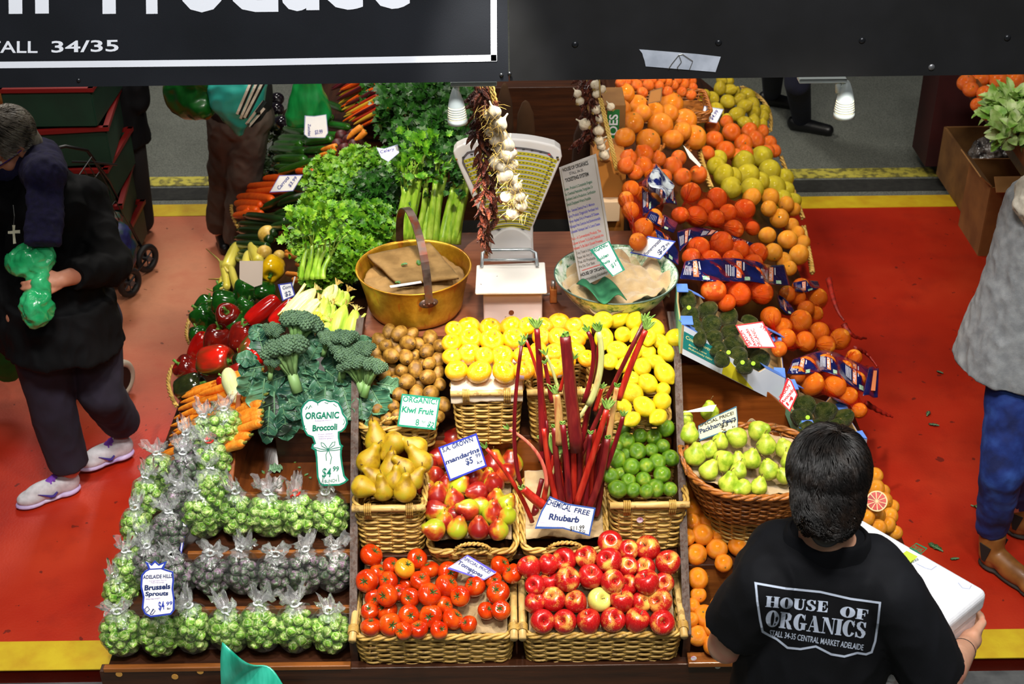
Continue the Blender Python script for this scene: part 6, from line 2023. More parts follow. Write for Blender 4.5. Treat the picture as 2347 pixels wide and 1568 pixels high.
mb=MB();mb.lathe([(0,-.034),(.018,-.030),(.030,-.016),(.0345,-.001)],26);mb.build('peel',OY,ho,smooth=True)
mb=MB();mb.lathe([(0,-.001),(.0345,-.001),(.0345,0),(0,0)],26);mb.build('pith',PM('citrus_pith',(240,200,150),rough=.6),ho)
BLF=PM('blood_orange_flesh',(150,10,10),(210,50,24),scale=60,rough=.2,coat=.4)
for k in range(10):
 a0,a1=2*pi*k/10+.06,2*pi*(k+1)/10-.06
 ol=[V((.004*cos((a0+a1)/2),.004*sin((a0+a1)/2),0))]+[V((.030*cos(a0+(a1-a0)*j/5),.030*sin(a0+(a1-a0)*j/5),0))for j in range(6)]
 mb=MB();mb.prism(ol,(0,0,.0012));mb.build('segment',BLF,ho,fix=True)
tagit(ho,'halved blood orange showing its red flesh on the right heap','orange')
NETM=netmat('red_orange_net',(214,34,8),800,.4)
NAVYF=PM('navy_label_film',(12,16,62),(20,28,92),scale=12,rough=.15,coat=.5,rnd=False,bump=.6,bscale=30,bdist=.006)
BADGE=PM('orange_label_badge',(236,140,90),rough=.3)
GBAD=PM('white_green_badge',(210,228,214),(120,190,140),scale=80,rough=.3)
LTX=PM('white_label_print',(226,228,240),rough=.4)
NBR=[]
def net_bag(data,off,s,lift,label,bands=(),rs=1.0,inflate=1.04,badges=()):
 px=[(off[0]+x*s,off[1]+y*s)for x,y,d in data]
 P=[onR(x,y,lift)for x,y in px]
 R=[d*s/2/ppm(p)*rs for p,(x,y,d)in zip(P,data)]
 P=relax(P,R,30,.5,.9)
 c=sum(P,V((0,0,0)))/len(P)
 root=empty('net_bag_of_oranges',c)
 for p,r in zip(P,R):
  o=F_orange.put(p-c,Euler((rr(0,6),rr(0,6),0)),r,parent=root,mat=ORANGE_M if lift<.055 else ORANGE_D,name='orange')
 bm=bmesh.new()
 for p,r in zip(P,R):
  for k in range(60):
   t=(k+.5)/60;z=1-2*t;a=k*2.39996;q=sqrt(1-z*z)
   bm.verts.new(p-c+V((q*cos(a),q*sin(a),z))*r*inflate)
 res=bmesh.ops.convex_hull(bm,input=bm.verts)
 bmesh.ops.delete(bm,geom=list({g for g in res['geom_interior']if isinstance(g,bmesh.types.BMVert)}|{g for g in res['geom_unused']if isinstance(g,bmesh.types.BMVert)}),context='VERTS')
 for _ in range(3):
  ed=[e for e in bm.edges if e.calc_length()>.025]
  if ed:bmesh.ops.subdivide_edges(bm,edges=ed,cuts=1);bmesh.ops.triangulate(bm,faces=bm.faces)
 bm.normal_update()
 for v in bm.verts:
  dmin=min((v.co-(p-c)).length-r for p,r in zip(P,R))
  n_=v.co.normalized()
  v.co-=v.normal*min(.03,max(0,dmin-.003)*.75)
  v.co+=v.normal*.002*noise.noise(v.co*60)
 me=bpy.data.meshes.new('net');bm.to_mesh(me);me.materials.append(NETM)
 me.polygons.foreach_set('use_smooth',[True]*len(me.polygons))
 obj('net',me,root)
 bm.verts.ensure_lookup_table()
 hull=BVHTree.FromBMesh(bm)
 bm.free()
 def S(x,y,e=.004):
  d=ray(x,y);h=hull.ray_cast(CAM-c,d)
  if h[0]is not None:return h[0]-d*e
  return onR(x,y,lift)-c-d*e
 for(top,bot)in bands:
  def pl(poly,t):
   t*=len(poly)-1;i=min(int(t),len(poly)-2);f=t-i
   return V(poly[i])*(1-f)+V(poly[i+1])*f
  def fn(u,v):
   q=pl(top,u)*(1-v)+pl(bot,u)*v
   return S(off[0]+q.x*s,off[1]+q.y*s)
  mb=MB();mb.grid(fn,36,10)
  W_=[V(v)for v in mb.v]
  for _ in range(2):
   N=list(W_)
   for j in range(10):
    for i in range(36):
     nb=[W_[jj*36+ii]for ii,jj in((i-1,j),(i+1,j),(i,j-1),(i,j+1))if 0<=ii<36 and 0<=jj<10]
     N[j*36+i]=W_[j*36+i]*.5+sum(nb,V((0,0,0)))*(.5/len(nb))
   W_=N
  vd=(CAM-c).normalized()
  W_=[p+vd*.004 for p in W_]
  mb.v=[tuple(p)for p in W_]
  lo=mb.build('label_band',NAVYF,root,smooth=True)
  sm=lo.modifiers.new('s','SOLIDIFY');sm.thickness=.0012;sm.offset=1
  def B(u,v):
   u=max(0,min(.9999,u))*35;v=max(0,min(.9999,v))*9
   i,j=int(u),int(v);fu,fv=u-i,v-j
   i2,j2=min(i+1,35),min(j+1,9)
   return(W_[j*36+i]*(1-fu)+W_[j*36+i2]*fu)*(1-fv)+(W_[j2*36+i]*(1-fu)+W_[j2*36+i2]*fu)*fv+vd*.0022
  bb=MB();tb=MB();gb_=MB()
  nbg=3 if len(top)>3 else 1
  for k in range(nbg):
   u0=(k+.42)/nbg;du=.030*3/nbg
   bb.grid(lambda u,v:B(u0+(u-.5)*du*1.6,.12+.70*v),5,10)
   gb_.grid(lambda u,v:B(u0+du*2.6+(u-.5)*du*1.7,.76+.17*v),4,4)
   vs,fs=font2d('EVEN'[::-1]if False else 'CUBA',.01)
   x0,x1=min(v[0]for v in vs),max(v[0]for v in vs)
   tb.add([B(u0+(.35-y/.7)*du,.16+.62*(x-x0)/(x1-x0))+vd*.0008 for x,y in vs],fs)
   for q in range(5):
    uu=u0-du*(1.6+.5*q)
    tb.grid(lambda u,v:B(uu+(u-.5)*.006,.3+rr(0,.01)+.45*v),2,7)
   tb.grid(lambda u,v:B(u0+du*1.5+(u-.5)*.010,.15+.35*v),2,6)
  bb.build('badge',BADGE,lo);tb.build('printed_lettering',LTX,lo);gb_.build('quality_mark',GBAD,lo)
 tagit(root,label,'net bag of oranges','net bags of oranges');NBR.append(root)
 return root
C56=lambda L:[((O6[0]+x*S6-O5[0])/S5,(O6[1]+y*S6-O5[1])/S5)for x,y in L]
net_bag([(740,990,170),(960,1040,180),(860,1110,140),(1190,1130,180),(1050,1160,150),(790,1190,180),(1100,1300,170),(650,1180,150),(950,1210,150),(1260,1290,120)],O5,S5,.06,'upper net bag of oranges just below the grapefruit, net drawn to the right',[([(620,1310),(780,1270),(960,1300),(1150,1370),(1330,1430)],[(650,1490),(740,1390),(900,1345),(1120,1400),(1320,1500)])])
net_bag([(240,960,150),(240,1140,150),(340,1290,180),(200,1050,140),(330,1000,130),(420,1060,140),(300,1400,150),(430,1200,150),(520,960,130),(460,1380,150),(420,860,130)],O5,S5,.05,'net bag of oranges standing on the inner side by the notice board',[([(330,890),(450,760),(590,900),(600,1000)],[(340,1200),(430,1130),(560,1080),(630,1090)]),([(400,1140),(520,1170),(640,1240)],[(360,1210),(500,1290),(600,1330)]),([(440,1290),(560,1340),(640,1480)],[(470,1400),(540,1540),(640,1600)])])
Bc=C56([(515,420),(700,440),(870,430),(600,500),(400,100),(570,60),(700,110),(840,130),(340,160),(480,180),(650,190),(800,220),(500,290),(650,300),(800,310)])
net_bag([(x,y,d)for(x,y),d in zip(Bc,[205,200,195,150,190,210,170,170,150,180,180,180,180,180,180])],O5,S5,.07,'net bag of oranges with the longest navy label band, above the avocado carton',[(C56([(290,190),(400,165),(640,160),(800,180),(940,220),(1040,210)]),C56([(245,325),(440,345),(640,350),(800,350),(930,370),(1090,380)]))])
net_bag([(1280,475,165),(1130,460,130),(1200,550,130),(1060,440,130),(1160,380,130),(1270,590,120)],O6,S6,.02,'small net bag of oranges at the outer edge with crumpled navy label',[([(1100,350),(1200,330),(1290,340)],[(1120,420),(1200,430),(1310,390)]),([(980,430),(1040,470),(1090,520)],[(1010,540),(1060,590),(1130,600)])])
net_bag([(935,610,160),(1160,640,170),(1050,770,150),(1195,795,155),(1300,720,150),(1455,775,165),(1030,680,130),(1350,820,140),(1000,850,120)],O6,S6,.04,'middle net bag of oranges right of the red avocado card')
net_bag([(1245,1110,185),(1420,1125,165),(1515,1200,140),(1600,1310,120),(1560,910,120),(1200,980,150),(1350,960,150),(1480,1000,140),(1580,1080,130),(1130,1040,130)],O6,S6,.05,'lowest net bag of oranges with a broad navy label band near the aisle',[([(1100,925),(1220,880),(1330,850),(1430,870),(1560,930),(1680,990)],[(1050,1040),(1200,1045),(1330,1020),(1450,1060),(1560,1150),(1690,1205)])])
lb0=onR(1480+1690*S6,540+1090*S6,.07)
mb=MB();q=[(1670,990),(1748,990),(1740,1210),(1625,1200)]
Q=[onR(O6[0]+x*S6,O6[1]+y*S6,.10)for x,y in q]
mb.grid(lambda u,v:(Q[0]*(1-u)+Q[1]*u)*(1-v)+(Q[3]*(1-u)+Q[2]*u)*v-lb0+RN_*(.006*sin(u*6)),10,10)
fl=mb.build('label_tail',NAVYF,None,smooth=True);fl.parent=NBR[-1];fl.location=lb0-NBR[-1].location;fl.name='navy_label_flap'
sm=fl.modifiers.new('s','SOLIDIFY');sm.thickness=.0012
BB=MB()
BB.grid(lambda u,v:(Q[0]*(.62-.3*u)+Q[1]*(.38+.3*u))*(.85-.7*v)+(Q[3]*(.62-.3*u)+Q[2]*(.38+.3*u))*(.15+.7*v)-lb0+RN_*.008,4,8);BB.build('badge',BADGE,fl)
NT_=PM('twisted_net_tail',(120,20,10),(170,30,12),scale=40,rough=.5)
for i,(pts,lb)in enumerate([(((1900,640),(1915,700),(1935,735)),'twisted net tail at the upper outer edge'),(((1935,745),(1955,770),(1985,775)),'twisted net tail at the middle outer edge'),(((1985,925),(2020,945),(2045,955)),'dark twisted net tail lowest by the aisle'),(((1960,800),(1985,810),(2010,840)),'net loop beside the lowest net bag')]):
 P=[onR(x,y,.03)for x,y in pts];mb=MB()
 ctl=P[1]*2-(P[0]+P[2])*.5
 mb.tube([(P[0]*(1-t)**2+ctl*(2*t*(1-t))+P[2]*t*t)-P[0]+V((0,.004*sin(t*30),0))for t in[k/20 for k in range(21)]],[.012-.0004*k for k in range(21)],8,rib=.3,nrib=3)
 rt=NBR[(-3,-2,-1,-1)[i]];o=mb.build('net_tail',NT_,rt,smooth=True);o.location=P[0]-rt.location
BLUEC=PM('blue_carton',(70,110,196),(92,134,214),scale=5,rough=.6)
WHC=PM('white_carton',(206,214,232),(222,228,240),scale=5,rough=.6)
BRC=PM('brown_cardboard',(150,124,82),(172,146,100),scale=8,rough=.85)
TEAL=PM('teal_print',(22,122,124),(26,134,132),scale=5,rough=.5)
LTE=PM('pale_green_print',(120,200,160),(140,210,172),scale=5,rough=.5)
YLC=PM('yellow_print',(222,210,40),rough=.5)
def carton(rim,lift,h,label):
 R4=[onR(x,y,lift)for x,y in rim]
 c=sum(R4,V((0,0,0)))/4
 root=empty('avocado_carton',c)
 R4=[p-c for p in R4]
 dn=V((0,0,-h))
 mb=MB();mb.prism([p+dn for p in R4],(0,0,.006));mb.build('bottom',BRC,root,fix=True)
 for i in range(4):
  a,b=R4[i],R4[(i+1)%4]
  nn=(b-a).cross(V((0,0,1))).normalized()
  if nn.dot((a+b)/2)<0:nn=-nn
  t=[0,.2,.26,.74,.80,1]
  hz=[.0,.0,-.028,-.028,0,0]
  top=[a.lerp(b,k)+V((0,0,z))for k,z in zip(t,hz)]
  mb=MB();mb.prism(top+[b+dn,a+dn],nn*.005)
  mb.build('wall',BRC,root,fix=True)
  mb=MB();mb.prism([p+nn*.0052 for p in top]+[b+dn+nn*.0052,a+dn+nn*.0052],nn*.001)
  mb.build('printed_side',[BLUEC,BLUEC,WHC,LTE][i],root,fix=True)
  for k0,k1 in((0,.2),(.8,1)):
   fp=[a.lerp(b,k0),a.lerp(b,k1)]
   mb=MB();w=-nn*.03-V((0,0,.012))
   mb.prism([fp[0]+nn*.005,fp[1]+nn*.005,fp[1]+nn*.005-nn*.038,fp[0]+nn*.005-nn*.038],(0,0,.003))
   mb.build('corner_flap',BLUEC,root,fix=True)
 tagit(root,label,'carton','avocado cartons')
 return root,R4,c
ct1,R4,c1=carton([(1553,652),(1786,766),(1797,866),(1566,745)],.045,.11,'blue and white cardboard carton of avocados beside the lemons')
a,b=R4[3],R4[2]
fn_=(b-a).cross(V((0,0,1))).normalized()
if fn_.dot((a+b)/2)<0:fn_=-fn_
FP=lambda u,v,e=.0066:a.lerp(b,u)+V((0,0,-.11*v))+fn_*e
mb=MB();mb.prism([FP(.0,.18),FP(.38,.20),FP(.34,.80),(FP(.0,.78))],fn_*.0006);mb.build('teal_panel',TEAL,ct1,fix=True)
mb=MB();mb.prism([FP(.40,.30),FP(.50,.50),FP(.70,.98),FP(.38,.98)],fn_*.0006);mb.build('yellow_panel',YLC,ct1,fix=True)
tb=MB()
for txt,u0,u1,v,hh in(('Coastal Avocados',.02,.35,.40,.014),('Bruns Lane',.05,.22,.58,.007),('Mullumbimby NSW',.05,.28,.70,.007)):
 vs,fs=font2d(txt,.01,.2);x0,x1=min(v_[0]for v_ in vs),max(v_[0]for v_ in vs)
 tb.add([FP(u0+(u1-u0)*(x-x0)/(x1-x0),v,.0078)+V((0,0,y/.7*hh))for x,y in vs],fs)
tb.build('lettering',PM('yellow_white_print',(240,240,170),rough=.5),ct1)
ct2,R42,c2=carton([(1800,872),(1930,920),(1984,1006),(1850,990)],.03,.10,'second avocado carton at the outer edge beside the wooden panel')
AV=[(315,490,130,100),(335,600,140,270),(460,565,140,30),(620,620,140,60),(490,670,160,250),(770,650,120,0),(365,680,110,280),(390,760,130,300),(630,730,130,20),(510,770,130,180),(655,820,155,320),(540,850,120,200),(690,910,150,190),(570,930,120,100),(845,920,170,250),(740,980,120,200),(800,870,120,60)]
rpile(F_avo,[(x,y,d*.92)for x,y,d,a_ in AV],O6,S6,.03,'dark green avocado','the first avocado carton',5,'avocados in the first carton',rotf=lambda i,d:zto(imgdir(AV[i][3],.3),rr(0,6)))
AV2=[(1190,1275,150,170),(1335,1325,150,30),(1170,1370,140,150),(1480,1370,130,45),(1300,1440,130,10),(1420,1440,120,60),(1200,1460,120,60)]
rpile(F_avo,[(x,y,d)for x,y,d,a_ in AV2],O6,S6,.02,'dark green avocado','the second avocado carton',2,'avocados in the second carton',rotf=lambda i,d:zto(imgdir(AV2[i][3],.1),0))
for i,(x,y)in enumerate([(323,540),(620,875),(805,958),(725,950),(1213,1362)]):
 p=onR(O6[0]+x*S6,O6[1]+y*S6,.066)
 mb=MB();mb.lathe([(0,.0012),(.007,.001),(.0075,0),(.0,-.0005)],14)
 o=mb.build('fruit_sticker',STKG,None);o.location=p;o.rotation_mode='QUATERNION';o.rotation_quaternion=zto((CAM-p).normalized())
 tagit(o,'small lime green oval sticker on an avocado','sticker','lime green fruit stickers')
bk=basket('',tuple(onR(1530,222,.02).xy),.40,.30,.06,onR(1530,222,-.03).z,0,0,None,mat=WICKB,flare=.01)
tagit(bk,'far woven basket full of small mandarins','basket')
for i,(pts,lb)in enumerate([([(1500,355),(1550,318),(1580,348)],'dark wicker basket handle among the knobbed tangelos'),([(1765,300),(1755,240),(1700,200)],'wicker rim at the outer edge of the far lemons'),([(1840,500),(1815,430),(1790,360)],'wicker rim at the outer edge of the grapefruit'),([(1630,430),(1612,380),(1600,330)],'wicker rim dividing tangelos from grapefruit'),([(1862,625),(1856,590),(1842,520)],'wicker rim beside the loose oranges')]):
 mb=MB()
 for s_ in range(3):
  P=[]
  for k in range(31):
   t=k/30
   q=V(pts[0])*(1-t)**2+(V(pts[1])*2-(V(pts[0])+V(pts[2]))/2)*2*t*(1-t)+V(pts[2])*t*t
   P.append(onR(q.x,q.y,.03)+V((.008*cos(k+s_*2.1),0,.008*sin(k+s_*2.1))))
  if s_==0:b0=P[0].copy()
  mb.tube([p-b0 for p in P],.006,6)
 o=mb.build('wicker_hoop',WICKB if i==0 else WICK,None,smooth=True);o.location=b0;tagit(o,lb,'basket')
def simple_box(name,c,size,mat,label,rot=(0,0,0),cat='box'):
 o=MB().box((0,0,0),size).build(name,mat,None);o.location=c;o.rotation_euler=rot;bevel(o,.004)
 tagit(o,label,cat)
 return o
p=at_y(1392,440,5.0);simple_box('cardboard_box',(p.x,5.02,p.z),(.13,.02+.2,.36),PM('orange_brown_carton',(160,98,30),(190,124,48),scale=5,rough=.7),'orange-brown cardboard box standing behind the notice board')
p=at_y(1402,318,5.25);sb_=simple_box('cardboard_box',(p.x,5.3,p.z),(.10,.2,.34),PM('brown_carton',(124,84,40)),'brown cardboard box with a green printed band behind the rear garlic')
mb=MB();mb.box((.0,-.1015,0),(.05,.001,.30));gp=mb.build('green_band',PM('green_band_print',(30,120,60),rough=.6),sb_)
mb=MB();vs,fs=font2d('POTATOES',.02);x0,x1=min(v[0]for v in vs),max(v[0]for v in vs)
mb.add([V(((.35-y)*.05,-.103,-.13+.26*(x-x0)/(x1-x0)))for x,y in vs],fs);mb.build('lettering',WHT,sb_)
p=at_y(1398,478,4.9);simple_box('pale_block',(p.x,4.9,p.z),(.075,.06,.09),PM('pale_pink_block',(226,196,160),rough=.6),'small pale block on the bench corner by the notice board')
DK=PM('dark_cloth',(10,9,10),(18,16,18),scale=8,rough=.9)
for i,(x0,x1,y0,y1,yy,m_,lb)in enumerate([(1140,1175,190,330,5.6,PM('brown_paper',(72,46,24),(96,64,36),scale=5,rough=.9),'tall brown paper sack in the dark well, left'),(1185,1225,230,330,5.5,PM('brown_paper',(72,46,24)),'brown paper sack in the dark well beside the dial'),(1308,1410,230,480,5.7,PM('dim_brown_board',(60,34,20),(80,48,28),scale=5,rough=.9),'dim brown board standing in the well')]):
 A_,B_=at_y(x0,y1,yy),at_y(x1,y0,yy)
 mb=MB();mb.tube([V((0,0,A_.z-B_.z))*.5*(1-2*t)for t in[0,.3,.7,.95,1]],[abs(B_.x-A_.x)*f for f in(.5,.52,.45,.2,.05)],16,flat=.5,up=(0,1,0))
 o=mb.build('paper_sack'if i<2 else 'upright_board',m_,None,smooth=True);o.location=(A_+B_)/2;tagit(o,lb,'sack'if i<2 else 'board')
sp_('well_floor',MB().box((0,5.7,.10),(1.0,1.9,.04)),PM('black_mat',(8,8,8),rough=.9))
TSC=bpy.data.scenes.new('tmp')
def blob(name,parts,voxel,smooth=4,mats=None,parent=None,noisef=None,adapt=0):
 """one continuous surface grown from overlapping tapered limbs"""
 mb=MB()
 for p in parts:
  if p[0]=='c':
   _,a,ra,b,rb=p
   a,b=V(a),V(b)
   mb.ball(a,ra,20,12);mb.ball(b,rb,20,12)
   n_=max(2,int((b-a).length/.03));mb.tube([a.lerp(b,k/n_)for k in range(n_+1)],[ra+(rb-ra)*k/n_ for k in range(n_+1)],20)
  elif p[0]=='f':
   _,a,ra,b,rb=p[:5]
   n_=max(2,int((V(b)-V(a)).length/.03));mb.tube([V(a).lerp(V(b),k/n_)for k in range(n_+1)],[ra+(rb-ra)*k/n_ for k in range(n_+1)],28,flat=p[5]if len(p)>5 else 1,up=p[6]if len(p)>6 else None)
  elif p[0]=='e':
   _,c,r,rot=p
   st=len(mb.v)
   mb.ball((0,0,0),1,28,18)
   M=Matrix.Translation(V(c))@(rot.to_4x4()if isinstance(rot,Matrix)else Euler(rot).to_matrix().to_4x4())@Matrix.Diagonal((r[0],r[1],r[2],1))
   mb.xf(M,st)
  elif p[0]=='l':
   r0=p[1];rings=[]
   for A_,B_ in zip(r0[:-1],r0[1:]):
    rings+=[(V(A_[0]).lerp(V(B_[0]),t/4),A_[1]+(B_[1]-A_[1])*t/4,A_[2]+(B_[2]-A_[2])*t/4,A_[3])for t in range(4)]
   rings.append(r0[-1]);n=40;st=len(mb.v);vs=[]
   for c,rx,ry,R in rings:
    for k in range(n):
     a=2*pi*k/n
     vs.append(V(c)+R@V((rx*math.copysign(abs(cos(a))**.85,cos(a)),ry*math.copysign(abs(sin(a))**.85,sin(a)),0)))
   fs=[(i*n+k,i*n+(k+1)%n,(i+1)*n+(k+1)%n,(i+1)*n+k)for i in range(len(rings)-1)for k in range(n)]
   fs+=[tuple(range(n-1,-1,-1)),tuple((len(rings)-1)*n+k for k in range(n))]
   mb.add(vs,fs)
 me=mb.mesh('tmp',[])
 o=bpy.data.objects.new('tmp',me);TSC.collection.objects.link(o)
 r=o.modifiers.new('r','REMESH');r.mode='VOXEL';r.voxel_size=voxel;r.use_smooth_shade=True
 s=o.modifiers.new('s','SMOOTH');s.iterations=smooth;s.factor=.6
 with bpy.context.temp_override(scene=TSC,view_layer=TSC.view_layers[0]):
  dg=bpy.context.evaluated_depsgraph_get()
  me2=bpy.data.meshes.new_from_object(o.evaluated_get(dg));me2 .name=name
 bpy.data.objects.remove(o)
 if noisef:
  me2 .update()
  cn=[(v.co.copy(),v.normal.copy())for v in me2 .vertices]
  me2 .vertices.foreach_set('co',[x for c_,n_ in cn for x in(c_+n_*noisef(c_,n_))])
  me2 .update()
 me2 .polygons.foreach_set('use_smooth',[True]*len(me2 .polygons))
 me2 .materials.clear()
 me2 .materials.append(mats)
 o=obj(name,me2)
 if parent:
  o.parent=parent
  o.matrix_parent_inverse=Matrix.Translation(-V(parent.location))
 return o
def folds(scale=9,amp=.006,seed=0,st=(1,1,.5)):
 def f(co,n):
  a=noise.noise(V((co.x*scale*st[0]+seed,co.y*scale*st[1],co.z*scale*st[2])))
  b=noise.noise(V((co.x*scale*2.3+seed,co.y*scale*2.3,co.z*scale*1.3+5)))
  return amp*(a+.5*(1-2*abs(b))-.2)
 return f
def hand(P,fdir,pdir,side,s=1.0,curl=(.5,.6,.65,.75),spread=.0,thumb=.6):
 """capsules for a hand. P wrist, fdir finger direction, pdir palm-facing direction, side +1/-1 thumb side"""
 f=V(fdir).normalized();n=(V(pdir)-f*V(pdir).dot(f)).normalized();t=f.cross(n)*side
 out=[('c',P,.026*s,P+f*.03*s,.027*s)]
 kn=[]
 for i in range(4):
  off=(1.5-i)*.021*s
  k=P+f*(.088-.004*abs(1.2-i))*s+t*off
  kn.append(k)
  out.append(('c',P+f*.02*s+t*off*.7,.0145*s,k,.0115*s))
 out.append(('c',P+f*.03*s+t*.012*s,.017*s,P+f*.07*s,.016*s))
 L=[(.040,.025,.020),(.045,.029,.021),(.041,.027,.021),(.033,.020,.018)]
 for i in range(4):
  a=curl[i];p=kn[i];ang=a*.8
  sp=t*((1.5-i)*spread)
  for j,l in enumerate(L[i]):
   d=(f*cos(ang)+n*sin(ang)+sp).normalized()
   q=p+d*l*s
   out.append(('c',p,(.0098-.0009*j)*s,q,(.0090-.0009*j)*s))
   p=q;ang+=a
 b=P+f*.022*s+t*.026*s
 d=(f*.65+t*.75+n*thumb*.5).normalized()
 p=b+d*.040*s;out.append(('c',b,.0145*s,p,.0115*s))
 d=(f*.85+t*.3+n*thumb).normalized();q=p+d*.032*s;out.append(('c',p,.0112*s,q,.0105*s))
 d=(f*.8+n*(thumb+.3)).normalized();out.append(('c',q,.0102*s,q+d*.024*s,.0088*s))
 return out
def head_parts(c,f,up,s=1.0):
 """head centre c (eye height), facing f"""
 f=V(f).normalized();up=V(up);up=(up-f*up.dot(f)).normalized();r=f.cross(up)
 R=Matrix((r,f,up)).transposed()
 L=lambda x,y,z:V(c)+(r*x+f*y+up*z)*s
 P=[('e',L(0,-.012,.035),(.076*s,.096*s,.088*s),R),('e',L(0,.022,-.03),(.062*s,.070*s,.080*s),R),('e',L(0,.040,-.085),(.038*s,.040*s,.030*s),R),('e',L(0,.078,-.020),(.011*s,.016*s,.018*s),R),('c',L(0,.080,.012),.007*s,L(0,.097,-.024),.011*s),('e',L(.016,.086,-.030),(.008*s,.009*s,.007*s),R),('e',L(-.016,.086,-.030),(.008*s,.009*s,.007*s),R),('e',L(0,.078,-.058),(.024*s,.012*s,.0065*s),R),('e',L(0,.076,-.068),(.020*s,.012*s,.007*s),R),('c',L(-.050,.066,.022),.010*s,L(.050,.066,.022),.010*s),('e',L(.045,.055,-.03),(.022*s,.02*s,.022*s),R),('e',L(-.045,.055,-.03),(.022*s,.02*s,.022*s),R)]
 for sx in(-1,1):
  for k in range(8):
   a0,a1=pi*(.55+k*.14),pi*(.55+(k+1)*.14)
   P.append(('c',L(sx*(.080+.006*sin(a0)),-.006+.014*cos(a0)*1.0,-.012+.028*sin(a0)),.0048*s,L(sx*(.080+.006*sin(a1)),-.006+.014*cos(a1),-.012+.028*sin(a1)),.0048*s))
  P.append(('e',L(sx*.078,-.002,-.010),(.006*s,.014*s,.024*s),R))
 return P,L,R
def eyes(L,s,parent,base):
 for sx in(-1,1):
  mb=MB();mb.ball(L(sx*.031,.066,-.002)-base,.0125*s,14,10)
  e=mb.build('eye',PM('eye_white',(228,222,214),rough=.15),parent,smooth=True)
  mb=MB();mb.ball(L(sx*.031,.0745,-.003)-base,.0058*s,12,8)
  mb.build('iris',PM('dark_iris',(40,26,16),rough=.1),e,smooth=True)
def hair(name,c,R,rad,mat,parent,base,n,length,seed,region,wave=.4,whorl=V((0,-.3,.95)),thick=.0011,lift=.004,downf=.9,col2=None):
 """cap of locks: many thin tapering strands rooted on the skull"""
 rd=random.Random(seed)
 mb=MB()
 for k in range(n):
  while True:
   z=rd.uniform(-.9,1);a=rd.uniform(0,2*pi);q=sqrt(max(0,1-z*z))
   u=V((q*cos(a),q*sin(a),z))
   if region(u):break
  p=V((u.x*rad[0],u.y*rad[1],u.z*rad[2]))
  nrm=V((u.x/rad[0],u.y/rad[1],u.z/rad[2])).normalized()
  fl=(u-whorl.normalized()*u.dot(whorl.normalized()))
  if fl.length<1e-3:fl=V((1,0,0))
  fl.normalize()
  sw=whorl.normalized().cross(fl)
  d=(fl+sw*.55+V((0,0,-downf*(1-max(0,u.z))*.6))).normalized()
  cl=V((noise.noise(u*3+V((seed,0,0))),noise.noise(u*3+V((0,seed,3))),noise.noise(u*3+V((3,0,seed)))))
  d=(d+cl*wave+V((rd.uniform(-.12,.12),)*3)).normalized()
  L=length*rd.uniform(.6,1.1)
  pts=[];pos=p+nrm*(lift*rd.uniform(.3,1.6));dd=d.copy()
  m_=6
  for j in range(m_):
   pts.append(c+R@pos)
   st=dd*(L/m_)
   pos=pos+st
   uu=V((pos.x/rad[0],pos.y/rad[1],pos.z/rad[2]));l=uu.length
   tgt=1+(lift*(1.2+1.0*j/m_))/min(rad)
   if l<tgt:pos=pos*(tgt/l)
   elif l>tgt+.05:pos=pos*((tgt+.05)/l)
   dd=(dd+V((0,0,-.10))+V((rd.uniform(-.08,.08),)*3)).normalized()
  mb.tube([q_-base for q_ in pts],[thick,thick,thick*.95,thick*.8,thick*.55,thick*.2],4,caps=False)
 return mb.build(name,mat,parent,smooth=True)
SKIN=PM('warm_skin',(206,150,120),(222,170,140),(228,150,126),scale=9,rough=.5,sss=.12,rnd=False,bump=.15,bscale=260,bdist=.001)
SKINP=PM('pink_skin',(196,124,96),(214,146,116),scale=14,rough=.55,sss=.1,rnd=False,bump=.2,bscale=160,bdist=.001)
SHIRT=PM('black_cotton_jersey',(7,8,12),(13,15,21),scale=5,rough=.85,spec=.25,bump=.25,bscale=600,rnd=False)
HAIRB=PM('dark_brown_hair',(8,6,5),(16,11,9),(30,20,13),scale=26,rough=.42,spec=.5,rnd=False)
HAIRG=PM('grey_hair',(88,80,72),(140,130,116),(176,168,154),scale=24,rough=.5,rnd=False)
PRINT=PM('white_shirt_print',(196,208,228),rough=.7)
Zr=Matrix.Rotation
nb=at_z(1897,1222,1.475)
yaw=radians(-13)
Rm=Zr(yaw,3,'Z')
fM=Rm@V((0,1,0));rM=Rm@V((1,0,0))
GZ=-.12
man=empty('person',(nb.x,nb.y,GZ))
tagit(man,'man with short dark hair in a black printed polo shirt carrying a white foam box','person')
B0=V((nb.x,nb.y,0))
def ML(x,y,z):return B0+rM*x+fM*y+V((0,0,z))
I3=Rm
SL=at_z(1748,1338,1.385);SR=at_z(2046,1362,1.385)
EL=at_z(1664,1478,1.13);ER=at_z(2150,1566,1.10)
WL=ML(-.10,.26,1.02)
box_c=None
WR=at_z(2212,1484,1.00)
hc=at_z(1897,1118,1.625)
hf=(fM+V((0,0,-.55))).normalized()
hup=V((0,.25,1))
hp,HL,HR=head_parts(hc,hf,hup,.95)
torso=[(ML(0,-.005,.92),.165,.115,I3),(ML(0,-.01,1.02),.158,.108,I3),(ML(0,-.005,1.12),.165,.112,I3),(ML(0,.0,1.24),.185,.120,I3),(ML(0,.0,1.34),.188,.116,I3),(ML(0,-.008,1.41),.155,.094,I3),(ML(0,-.01,1.455),.10,.075,I3),(ML(0,-.005,1.48),.062,.062,I3)]
